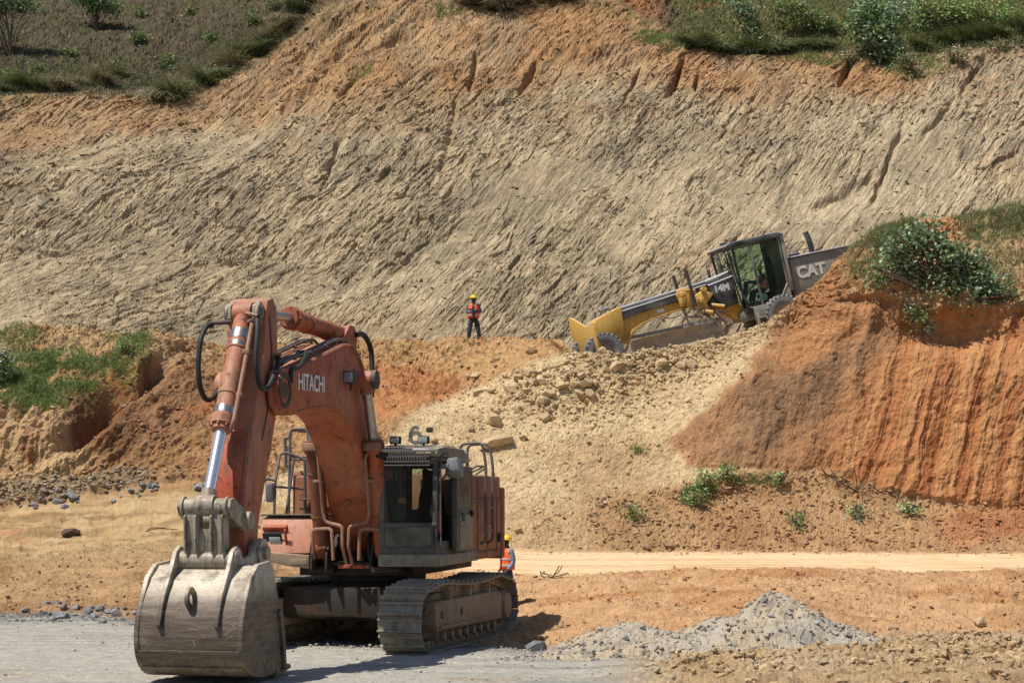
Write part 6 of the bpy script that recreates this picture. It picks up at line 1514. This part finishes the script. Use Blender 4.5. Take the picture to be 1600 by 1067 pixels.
b.box((.75, .85, .95), (.5, .12, .5)); b.box((.95, .9, .70), (.05, .3, .5)); b.box((.55, .9, .72), (.05, .3, .55)); b.box((.75, .95, .50), (.45, .3, .04)); b.box((.75, .95, .78), (.45, .3, .04))
b.build('rear_frame', 'g_dust', G)
b = MB()      # front frame: arched main beam
TOPL = [(1.6, 2.50), (2.0, 2.50), (5.65, 2.16), (5.72, 1.9)]
BOT = [(5.9, 1.20), (5.75, .98), (5.55, 1.02), (5.3, 1.30), (4.9, 1.47), (4.0, 1.62), (3.0, 1.70), (2.3, 1.55), (1.7, 1.2), (1.0, .85), (.9, 1.2), (1.5, 1.75)]
b.prism([(5.70, 1.78), (5.9, 1.5), (5.95, 1.1), (5.75, .88), (5.55, .95), (5.32, 1.24), (4.9, 1.43), (4.0, 1.58), (3.0, 1.66), (2.4, 1.5), (1.8, 1.1), (1.0, .75), (.9, 1.1), (1.5, 1.7), (2.0, 2.05), (4.0, 1.95)], -.17, .17, bev=.02)
b.prism([(5.55, .88), (5.95, .92), (5.9, 1.02), (5.6, 1.02), (5.36, 1.30), (4.9, 1.49), (4.0, 1.64), (3.0, 1.72), (3.0, 1.66), (4.0, 1.58), (4.9, 1.42), (5.3, 1.2)], -.24, .24, bev=.01)
for u, z0, z1 in ((4.55, 1.52, 1.95), (3.75, 1.6, 2.0)): b.box((u, 0, (z0 + z1) / 2), (.09, .42, z1 - z0), bev=.02)
gf = b.build('main_frame', 'g_yellow', G)
b = MB(); b.prism([(5.64, 2.10), (5.66, 1.70), (5.2, 1.80), (4.2, 1.90), (2.9, 1.96), (2.6, 1.6), (1.75, 1.35), (1.7, 2.45), (2.0, 2.44)], -.26, .26, bev=.03); b.build('frame_cowl', 'g_black', G)
b = MB(); b.plate([(5.66, -.25, 2.13), (5.66, .25, 2.13), (2.3, .25, 2.44), (2.3, -.25, 2.44)], .03); b.plate([(2.3, -.30, 2.44), (2.3, .30, 2.44), (1.35, .42, 2.62), (1.35, -.42, 2.62)], .03); b.plate([(5.66, .275, 2.00), (2.3, .275, 2.32), (2.3, .13, 2.47), (5.66, .13, 2.16)], .012, 0); b.plate([(2.32, .42, 2.26), (1.33, .42, 2.42), (1.33, .22, 2.66), (2.32, .22, 2.48)], .012, 0); b.build('cowl_top', 'g_sheen', G)  # includes pale chamfer strips that add the sheen along the top edge
b = MB(); b.prism([(2.35, 2.42), (1.35, 2.60), (1.30, 1.45), (1.9, 1.38), (2.2, 1.9)], -.40, .40, bev=.03); b.build('hood', 'g_black', G)
lettering('14M', .34, (2.14, .405, 1.98), (-1, 0, .0), (0, 0, 1), 'white_mark', G, name='marking', bold=.012)
b = MB(); b.box((4.15, .175, 1.76), (.26, .01, .10), bev=.0); b.build('decal', 'white_mark', G)
b = MB()      # nose block, front axle and push plate
b.prism([(5.60, 2.16), (5.66, 2.18), (6.58, 1.92), (6.66, 1.8), (6.7, 1.1), (6.4, .95), (5.90, .98), (5.66, 1.35)], -.36, .36, bev=.05, )
b.box((6.75, 0, .78), (.35, 1.7, .28), bev=.05); b.build('nose', 'g_yellow', G)
b = MB(); b.prism([(-1.25, 2.22), (-1.1, 2.22), (.4, 1.75), (1.30, 1.68), (1.30, .30), (-1.30, .30), (-1.30, 2.2)], 6.98, 7.06, bev=.01, plane='vz')
for s in (-1, 1): b.prism([(6.6, 1.2), (7.0, 1.6), (7.0, .6), (6.6, .8)], s * .5 - .04, s * .5 + .04); b.prism([(6.76, .8), (7.0, 1.45), (7.0, .5)], s * 1.15 - .02, s * 1.15 + .02)
b.build('push_plate', 'g_yellow', G)
for v in (.25, -.25):
    b = MB(); b.tube((6.05, v, 2.22), (6.20, v, 2.19), .075, n=16, bev=.02); b.box((6.0, v, 2.15), (.05, .05, .12)); b.build('head_lamp', 'grey_plastic', G)
b = MB()      # moldboard: curved blade set across under the frame
pr = [(.0, -.31), (.09, -.2), (.12, 0), (.09, .2), (.0, .31), (-.03, .31), (.055, .2), (.085, 0), (.055, -.2), (-.03, -.31)]
bb = bmesh.new(); rings = []
ax0 = Vector((5.75, 1.05, .62)); ax1 = Vector((2.15, -1.35 + 1.9, .72)); dr = (ax1 - ax0).normalized(); nn_ = Vector((-dr.y, dr.x, 0)).normalized()
for q_ in (ax0, ax1): rings.append([bb.verts.new(q_ + nn_ * p_[0] + Vector((0, 0, p_[1]))) for p_ in pr])
for i in range(len(pr)): j = (i + 1) % len(pr); bb.faces.new((rings[0][i], rings[0][j], rings[1][j], rings[1][i]))
bb.faces.new(rings[0][::-1]); bb.faces.new(rings[1]); bmesh.ops.recalc_face_normals(bb, faces=bb.faces); b._new(bb)
for t in (.08, .16, .62, .85): p_ = ax0.lerp(ax1, t); b.box(p_ + nn_ * .10, (.09, .12, .5), Matrix.Rotation(math.atan2(dr.y, dr.x), 3, 'Z'), bev=.01)
b.build('blade', 'blade_steel', G)
b = MB()      # circle, drawbar and the links that carry them
b.ring((2.75, 0, 1.02), (0, 0, 1), .72, .55, .12, 40); b.prism([(2.0, 1.0), (6.3, 1.0), (6.3, 1.12), (2.0, 1.12)], -.10, .10, bev=.02)
b.prism([(2.2, .62), (3.2, .62), (3.1, 1.0), (2.3, 1.0)], .45, .6, bev=.02); b.build('circle', 'g_dust', G)
b = MB()
b.prism([(2.62, 2.30), (2.9, 2.45), (3.3, 2.42), (3.42, 2.15), (3.3, 1.8), (3.0, 1.62), (2.72, 1.4), (2.5, 1.5), (2.42, 1.95)], .16, .34, bev=.04)
b.prism([(1.85, 1.95), (2.3, 2.18), (2.75, 2.0), (2.8, 1.55), (2.5, 1.15), (2.2, 1.02), (2.05, 1.25), (2.25, 1.6)], .34, .46, bev=.04)
b.tube((2.6, .3, 2.22), (3.3, .62, 2.30), .075, bev=.01); b.tube((2.05, .4, 1.5), (1.6, .62, 1.32), .08, bev=.01); b.box((3.25, .62, 2.15), (.26, .2, .22), bev=.03); b.box((3.38, .60, 1.85), (.16, .18, .36), bev=.03); b.box((2.5, .52, 1.75), (.2, .16, .26), bev=.03)
b.tube((2.3, .4, 2.2), (2.35, .75, 2.2), .10, bev=.01); b.tube((2.6, .45, 1.35), (2.15, .62, 1.18), .09, bev=.01)
bmesh.ops.scale(b.bm, vec=(.86, 1, .84), space=Matrix.Translation((-2.6, 0, -1.9)), verts=b.bm.verts); bmesh.ops.translate(b.bm, vec=(.22, 0, .02), verts=b.bm.verts)
b.build('lift_arm', 'g_yellow', G)
for v, u in ((.68, 3.02), (-.68, 3.0)):
    b = MB(); b.tube((u + .10, v, 2.92), (u, v, 1.62), .062, n=14); o = b.build('lift_cylinder', 'steel_dark', G)
    MB().tube((u, v, 1.62), (u - .15, v, .92), .035, n=12).build('rod', 'rod_dull', o)
b = MB(); b.tube((2.45, .55, 1.55), (2.05, .75, .82), .05, n=12); b.tube((2.8, .5, 1.5), (2.35, .62, .85), .045, n=12); b.build('side_shift_cylinder', 'steel_dark', G)
for k, pts in enumerate(([(3.3, .66, 2.0), (3.45, .7, 1.45), (3.2, .72, 1.3), (2.9, .7, 1.5)], [(3.15, .7, 1.7), (3.1, .74, 1.25), (2.8, .74, 1.35), (2.75, .6, 1.7)], [(2.4, .6, 1.4), (1.9, .66, 1.1), (1.75, .64, .8), (2.1, .7, .75)], [(2.15, .6, 1.3), (1.85, .7, 1.22), (1.65, .6, 1.25)], [(4.2, .2, 1.55), (3.8, .26, 1.42), (3.4, .4, 1.5)])):
    MB().pipe(pts, .016, n=6, smooth=True).build('hose', 'rubber', G)
_cab_first = set(COL.objects)
# cab
CB = [(1.62, 2.02), (1.30, 1.16), (.95, 1.05), (-.1, 1.20), (-.62, 1.42)]     # lower outline of the glazing
gc = MB()
for s in (-1, 1):
    v = s * .78
    for p0, p1 in (((1.66, 3.40), (1.55, 2.3)), ((1.55, 2.3), (1.25, 1.18)), ((1.25, 1.18), (.70, 1.10)), ((.72, 3.46), (.66, 1.12)), ((-.52, 3.48), (-.55, 1.6)), ((-.05, 1.15), (-.55, 1.75)), ((.70, 1.12), (-.10, 1.12)), ((1.66, 3.42), (-.55, 3.46))):
        gc.tube((p0[0], v, p0[1]), (p1[0], v, p1[1]), .05, n=8)
gc.box((.3, 0, 1.08), (1.9, 1.55, .14)); gc.box((-.58, 0, 1.6), (.08, 1.55, 1.0)); gc.box((-.56, .70, 2.6), (.12, .14, 1.8)); gc.box((-.56, -.70, 2.6), (.12, .14, 1.8)); gc.box((-.56, 0, 3.35), (.1, 1.5, .2)); gc.box((1.66, 0, 3.38), (.1, 1.6, .12))
for v in (-.35, .35): gc.tube((1.6, v, 3.36), (1.30, v, 1.2), .035, n=8)
gcab = gc.build('cab', 'g_black', G)
b = MB(); b.prism([(1.78, 3.40), (1.80, 3.46), (1.5, 3.56), (-.5, 3.60), (-.72, 3.52), (-.72, 3.42)], -.86, .86, bev=.03); b.box((1.5, .3, 3.60), (.18, .1, .08)); b.box((1.4, -.2, 3.62), (.12, .12, .10)); b.build('cab_roof', 'g_black', gcab)
b = MB(); b.prism([(-.02, 1.18), (-.50, 1.80), (-.60, 1.75), (-.60, 1.05), (-.1, 1.05)], .74, .82, bev=.015); b.prism([(-.60, 3.4), (-.74, 3.4), (-.74, 1.5), (-.60, 1.5)], -.8, .82, bev=.02); b.build('side_panel', 'g_dust', gcab)
b = MB()
for s in (-1, 1): b.prism([(1.60, 3.36), (1.50, 2.3), (1.22, 1.2), (.72, 1.14), (.74, 3.38)], s * .78 - .004, s * .78 + .004, bev=0); b.prism([(.66, 3.38), (.62, 1.16), (-.05, 1.16), (-.48, 1.72), (-.48, 3.4)], s * .78 - .004, s * .78 + .004, bev=0)
b.build('cab_window', 'glass_green', gcab)
b = MB(); b.box((.05, .0, 1.55), (.6, .6, .16), bev=.05); b.box((-.28, 0, 2.1), (.14, .55, 1.0), bev=.06); b.box((-.30, 0, 2.72), (.12, .3, .24), bev=.05); b.box((.05, 0, 1.3), (.4, .4, .4)); b.build('operator_seat', 'seat', gcab)
b = MB(); b.prism([(1.1, 1.15), (1.2, 1.2), (.85, 2.15), (.72, 2.15)], -.12, .12, bev=.03); b.ring((.74, 0, 2.15), (-.6, 0, 1), .2, .17, .03, 20); b.build('console', 'black', gcab)
MB().lathe((.42, .45, 1.32), (0, 0, 1), [(0, 0), (.14, .02), (.17, .12), (.15, .25), (0, .30)], 16).build('water_jug', simple('pale_blue_plastic', (.35, .55, .55), .5), gcab)
b = MB(); b.pipe([(1.5, .8, 3.25), (1.75, 1.0, 3.22), (2.25, 1.0, 3.12), (2.28, 1.0, 2.95)], .018, cr=.06); b.pipe([(1.4, .8, 2.4), (1.6, .95, 2.9), (1.72, 1.0, 3.2)], .018); b.box((2.22, 1.0, 2.80), (.06, .2, .36), bev=.03); b.build('left_mirror', 'g_black', gcab)
b = MB(); b.pipe([(1.5, -.8, 3.25), (1.9, -.9, 3.1), (1.9, -.9, 2.9)], .018, cr=.06); b.box((1.86, -.9, 2.74), (.06, .2, .30), bev=.03); b.build('right_mirror', 'g_black', gcab)
b = MB()
for v in (.3, .5): b.pipe([(1.42, v, 2.55), (1.60, v, 2.95), (1.66, v, 3.1)], .016); b.pipe([(1.55, .8, 3.2), (1.80, .82, 2.9), (1.75, .7, 2.5)], .016, cr=.06)
b.build('grab_rail', 'g_black', gcab)
for o in set(COL.objects) - _cab_first:      # the cab is a little shorter than it was drawn
    if o.type == 'MESH': o.data.transform(Matrix.Diagonal((.90, 1, 1, 1)))
# engine hood
b = MB(); b.prism([(-.80, 2.58), (-3.7, 2.62), (-3.9, 2.4), (-3.9, 1.2), (-.80, 1.2)], -.62, .62, bev=.04); gh = b.build('engine_hood', 'g_dust', G)
b = MB(); b.box((-2.3, 0, 2.64), (2.9, 1.34, .05), bev=.015); b.build('hood_top', 'g_sheen', gh)
lettering('CAT', .56, (-.98, .63, 1.86), (-1, 0, 0), (0, 0, 1), 'white_mark', gh, name='marking', bold=.02)
b = MB(); b.tube((-1.95, .1, 2.6), (-1.95, .1, 3.05), .10, n=16); b.tube((-1.95, .1, 3.05), (-1.86, .1, 3.45), .095, .10, n=16); b.build('exhaust_pipe', 'g_black', G)
b = MB(); b.box((-1.2, .2, 2.72), (.35, .3, .12), bev=.04); b.pipe([(-.9, .5, 2.64), (-.9, .5, 2.84), (-1.7, .5, 2.84), (-1.7, .5, 2.64)], .015, cr=.05); b.build('hood_rail', 'g_black', G)
b = MB(); b.box((-.72, .5, 1.7), (.14, .4, 1.2), bev=.03); b.build('access_step', 'g_black', G)
# ---------------------------------------------------------------- people
M['skin'] = simple('dark_brown_skin', (0.045, 0.025, 0.017), 0.5, var=.15)
M['helmet'] = simple('yellow_hard_hat', (0.80, 0.50, 0.02), 0.35, var=.1)
M['vest'] = simple('orange_safety_vest', (0.85, 0.13, 0.025), 0.75, var=.15)
M['tape'] = simple('silver_reflective_tape', (0.42, 0.42, 0.43), 0.4, var=.1)
M['blue_grey_cloth'] = simple('blue_grey_work_shirt', (0.10, 0.115, 0.16), 0.9, var=.3)
M['navy_cloth'] = simple('navy_work_trousers', (0.035, 0.038, 0.055), 0.9, var=.35, scale=5)
M['jeans'] = simple('blue_denim', (0.025, 0.05, 0.11), 0.9, var=.35)
M['check_cloth'] = simple('grey_blue_checked_shirt', (0.20, 0.24, 0.30), 0.9, var=.45, scale=26)
M['boot'] = simple('black_boot', (0.02, 0.018, 0.016), 0.7)

def skin(name, verts, edges, radii, mat, parent, sub=2, root=0):
    me = bpy.data.meshes.new(name); me.from_pydata([Vector(v) for v in verts], edges, []); o = bpy.data.objects.new(name, me); put(o)
    md = o.modifiers.new('s', 'SKIN'); md.use_smooth_shade = True; sm = o.modifiers.new('u', 'SUBSURF'); sm.levels = sub; sm.render_levels = sub
    for i, r in enumerate(radii):
        sv = me.skin_vertices[0].data[i]; sv.radius = (r, r) if isinstance(r, (int, float)) else r; sv.use_root = (i == root)
    dg = bpy.context.evaluated_depsgraph_get(); m2 = bpy.data.meshes.new_from_object(o.evaluated_get(dg))
    bpy.data.objects.remove(o); m2.name = name; m2.materials.clear(); m2.materials.append(M[mat] if isinstance(mat, str) else mat)
    m2.polygons.foreach_set('use_smooth', [True] * len(m2.polygons))
    return put(bpy.data.objects.new(name, m2), parent)

def person(label, loc, rotz, J, shirt, trousers, scale=1.0, sit=False):
    """J: joints in metres, figure faces -y; r = its right (-x), l = its left (+x)"""
    e = thing('person', label, 'person', loc, rotz); e.scale = (scale,) * 3
    V = lambda k: Vector(J[k])
    names = ['pelvis', 'belly', 'chest', 'neck', 'chin', 'head', 'crown', 'sh_r', 'el_r', 'wr_r', 'pa_r', 'sh_l', 'el_l', 'wr_l', 'pa_l', 'hp_r', 'kn_r', 'an_r', 'to_r', 'hp_l', 'kn_l', 'an_l', 'to_l']
    vs = [V(n) for n in names]; ix = {n: i for i, n in enumerate(names)}
    ed = [('pelvis', 'belly'), ('belly', 'chest'), ('chest', 'neck'), ('neck', 'chin'), ('chin', 'head'), ('head', 'crown'), ('chest', 'sh_r'), ('sh_r', 'el_r'), ('el_r', 'wr_r'), ('wr_r', 'pa_r'), ('chest', 'sh_l'), ('sh_l', 'el_l'), ('el_l', 'wr_l'), ('wr_l', 'pa_l'),
          ('pelvis', 'hp_r'), ('hp_r', 'kn_r'), ('kn_r', 'an_r'), ('an_r', 'to_r'), ('pelvis', 'hp_l'), ('hp_l', 'kn_l'), ('kn_l', 'an_l'), ('an_l', 'to_l')]
    rad = dict(pelvis=.12, belly=(.125, .10), chest=(.13, .105), neck=.052, chin=.062, head=.086, crown=.07, sh_r=.058, el_r=.042, wr_r=.03, pa_r=(.036, .018), sh_l=.058, el_l=.042, wr_l=.03, pa_l=(.036, .018), hp_r=.085, kn_r=.058, an_r=.04, to_r=.04, hp_l=.085, kn_l=.058, an_l=.04, to_l=.04)
    ed2 = [(ix[a], ix[b]) for a, b in ed]; rr = [rad[n] for n in names]
    for s in 'rl':          # fingers and thumb grow from each palm
        w_, p_ = V('wr_' + s), V('pa_' + s); d = (p_ - w_).normalized(); side = d.cross(Vector((0, 1, .3))).normalized(); cu = d.cross(side)
        for k, (o_, L_) in enumerate(((-.027, .065), (-.009, .078), (.009, .072), (.027, .058))):
            a = len(vs); vs += [p_ + side * o_ + d * .02, p_ + side * o_ + d * (.02 + L_ * .5) + cu * .006, p_ + side * o_ + d * (.02 + L_ * .85) + cu * .025]; rr += [.010, .009, .008]; ed2 += [(ix['pa_' + s], a), (a, a + 1), (a + 1, a + 2)]
        a = len(vs); vs += [w_ + d * .03 - side * .03, w_ + d * .07 - side * .05 + cu * .01]; rr += [.012, .009]; ed2 += [(ix['wr_' + s], a), (a, a + 1)]
    body = skin('body', vs, ed2, rr, 'skin', e, 1)
    f = (V('crown') - V('head')).normalized(); fw = Vector(J.get('face', (0, -1, 0))).normalized(); hd = V('head'); sd = f.cross(fw)
    b = bmesh.new(); b.from_mesh(body.data)                      # nose, brow, lips and ears joined to the head
    for c, sz in ((hd + fw * .095 - f * .015, (.014, .018, .022)), (hd + fw * .085 - f * .062, (.026, .012, .010)), (hd + sd * .085, (.012, .02, .03)), (hd - sd * .085, (.012, .02, .03)), (hd + fw * .082 + f * .025, (.045, .012, .010))):
        r_ = bmesh.ops.create_uvsphere(b, u_segments=8, v_segments=6, radius=1); bmesh.ops.scale(b, vec=sz, verts=r_['verts']); bmesh.ops.translate(b, vec=c, verts=r_['verts'])
    b.to_mesh(body.data); b.free(); body.data.polygons.foreach_set('use_smooth', [True] * len(body.data.polygons))
    for s in (-1, 1): MB().lathe(hd + fw * .082 + sd * s * .032 + f * .005, fw, [(0, 0), (.010, .0), (.008, .008), (0, .010)], 10).build('eye', 'white_mark', body)
    k = 1.0
    skin('shirt', [V('pelvis') + Vector((0, 0, .08)), V('belly'), V('chest'), V('neck') - Vector((0, 0, .03)), V('sh_r'), V('el_r'), V('wr_r'), V('sh_l'), V('el_l'), V('wr_l')], [(0, 1), (1, 2), (2, 3), (2, 4), (4, 5), (5, 6), (2, 7), (7, 8), (8, 9)],
         [(.145, .12), (.145, .12), (.155, .125), .07, .078, .060, .044, .078, .060, .044], shirt, e, 1, 1)
    skin('trousers', [V('pelvis') + Vector((0, 0, .07)), V('pelvis'), V('hp_r'), V('kn_r'), V('an_r') + Vector((0, 0, .03)), V('hp_l'), V('kn_l'), V('an_l') + Vector((0, 0, .03))], [(0, 1), (1, 2), (2, 3), (3, 4), (1, 5), (5, 6), (6, 7)],
         [(.14, .12), (.14, .12), .105, .085, .075, .105, .085, .075], trousers, e, 1, 1)
    for s in 'rl': skin('boot', [V('an_' + s) + Vector((0, 0, .04)), V('an_' + s) - Vector((0, 0, .02)), V('to_' + s)], [(0, 1), (1, 2)], [.055, .055, (.05, .038)], 'boot', e, 1)
    # vest: open-sided shell round the trunk
    def shell_mesh(z0, z1, rx, ry, gap, name, mat, par, thick=.0, n=28):
        b = bmesh.new(); rows = []; c0, c1 = V('pelvis') + Vector((0, 0, .02)), V('chest') + Vector((0, 0, .12)); up = (c1 - c0)
        fa = math.atan2(Vector(J.get('trunk', (0, -1, 0))).y, Vector(J.get('trunk', (0, -1, 0))).x)
        for z in np.linspace(z0, z1, 7):
            c = c0 + up * z; w = 1 - .25 * max(0, z - .75) / .25; rows.append([])
            g = gap * (1 + 1.6 * max(0, z - .55))
            for i in range(n):
                a = fa + g / 2 + (2 * PI - g) * i / (n - 1)
                rows[-1].append(b.verts.new(c + Vector((math.cos(a) * rx * w, math.sin(a) * ry * w, 0))))
        for r0, r1 in zip(rows, rows[1:]):
            for i in range(n - 1): b.faces.new((r0[i], r0[i + 1], r1[i + 1], r1[i]))
        bmesh.ops.recalc_face_normals(b, faces=b.faces)
        bmesh.ops.solidify(b, geom=b.faces[:], thickness=.012)
        me = bpy.data.meshes.new(name); b.to_mesh(me); b.free(); me.materials.append(M[mat]); me.polygons.foreach_set('use_smooth', [True] * len(me.polygons)); return put(bpy.data.objects.new(name, me), par)
    ve = shell_mesh(.0, 1.0, .215, .165, .35, 'vest', 'vest', e)
    for z in (.16, .45): shell_mesh(z, z + .09, .222, .172, .36, 'reflective_band', 'tape', ve)
    b = MB(); b.lathe(hd + f * .045, f, [(.0, .115), (.05, .108), (.09, .08), (.112, .03), (.118, .0), (.13, -.006), (.13, -.012), (.10, -.012)], 28)
    b.hull([hd + f * .043 + fw * .10 + sd * .08, hd + f * .043 + fw * .10 - sd * .08, hd + f * .036 + fw * .175 + sd * .04, hd + f * .036 + fw * .175 - sd * .04, hd + f * .052 + fw * .10 + sd * .07, hd + f * .052 + fw * .10 - sd * .07], bev=.003)
    b.tube(hd + f * .15 - fw * .09, hd + f * .15 + fw * .09, .014, n=8)
    b.build('hard_hat', 'helmet', e)
    return e
STAND = dict(pelvis=(0, 0, .93), belly=(0, 0, 1.10), chest=(0, 0, 1.32), neck=(0, 0, 1.46), chin=(0, -.015, 1.53), head=(0, -.02, 1.61), crown=(0, -.015, 1.68),
             sh_r=(-.18, 0, 1.40), el_r=(-.25, -.03, 1.14), wr_r=(.03, -.22, 1.16), pa_r=(.10, -.20, 1.19), sh_l=(.18, 0, 1.40), el_l=(.25, -.03, 1.14), wr_l=(-.03, -.24, 1.20), pa_l=(-.12, -.22, 1.22),
             hp_r=(-.10, 0, .88), kn_r=(-.15, -.02, .48), an_r=(-.18, .02, .08), to_r=(-.20, -.12, .03), hp_l=(.10, 0, .88), kn_l=(.17, -.02, .48), an_l=(.24, .02, .08), to_l=(.28, -.12, .03))
zz = ground_z(-1.47, 65.0)
person('worker in yellow hard hat and orange vest, arms folded, standing on the bench', (-1.47, 64.8, zz + .12), 0.1, STAND, 'blue_grey_cloth', 'navy_cloth', scale=min(1.08, max(.98, (10.32 - zz) / 1.79)))
SIDE = dict(STAND); SIDE.update(el_r=(-.22, .05, 1.13), wr_r=(-.20, -.10, .92), pa_r=(-.19, -.15, .85), el_l=(.22, .05, 1.13), wr_l=(.20, -.10, .94), pa_l=(.19, -.16, .90), kn_r=(-.10, -.04, .48), an_r=(-.10, .05, .08), to_r=(-.10, -.10, .03), kn_l=(.10, .02, .48), an_l=(.10, .12, .08), to_l=(.10, -.03, .03), head=(0, -.03, 1.60), chin=(0, -.035, 1.52), crown=(0, -.02, 1.67))
zz = ground_z(-.10, 36.5)
zt = CAM_Z + (780 - 833) / F_PX * 36.5
person('worker in checked shirt and orange vest standing behind the excavator, seen side-on', (-.10, 36.5, zz), math.radians(-62), SIDE, 'check_cloth', 'jeans', scale=(zt - zz) / 1.79)
SIT = dict(pelvis=(0, 0, .0), belly=(0, -.02, .18), chest=(0, -.02, .42), neck=(0, -.02, .56), chin=(0, -.03, .63), head=(0, -.04, .71), crown=(0, -.03, .78), sh_r=(-.18, 0, .50), el_r=(-.24, -.18, .28), wr_r=(-.14, -.42, .36), pa_r=(-.10, -.48, .38), sh_l=(.18, 0, .50), el_l=(.24, -.18, .28), wr_l=(.14, -.42, .36), pa_l=(.10, -.48, .38),
           hp_r=(-.10, -.05, .0), kn_r=(-.14, -.45, .02), an_r=(-.14, -.58, -.38), to_r=(-.14, -.70, -.42), hp_l=(.10, -.05, .0), kn_l=(.14, -.45, .02), an_l=(.14, -.58, -.38), to_l=(.14, -.70, -.42))
bpy.context.view_layer.update()
_m = GR.matrix_world.copy(); _w = _m @ Vector((.08, 0, 1.74))
op = person('seated operator in orange vest inside the cab of the yellow grader', _w, 0, SIT, 'navy_cloth', 'navy_cloth')
op.rotation_euler = (_m.to_3x3() @ Matrix.Rotation(math.radians(90), 3, 'Z')).to_euler()
# fencing wire coils lying on the bench behind the man
for k, (x, r_) in enumerate(((800, .34), (825, .42), (857, .46), (880, .32))):
    X_ = (x - 800) / F_PX * 65.3; b = MB(); z0 = ground_z(X_, 65.3)
    pts = [(X_ + r_ * math.cos(a) * (1 + .05 * math.sin(a * 3)), 65.3 + .3 * math.sin(a * .5), z0 + r_ * .8 + r_ * .9 * math.sin(a)) for a in np.linspace(0, 4 * PI, 30)]
    o = b.pipe(pts, .012, n=5, smooth=True).build('wire_coil', 'steel_dark'); tag(o, ordinal(k + 1) + ' wire loop to the right of the worker standing on the bench', 'wire', 'wire loops on the bench')
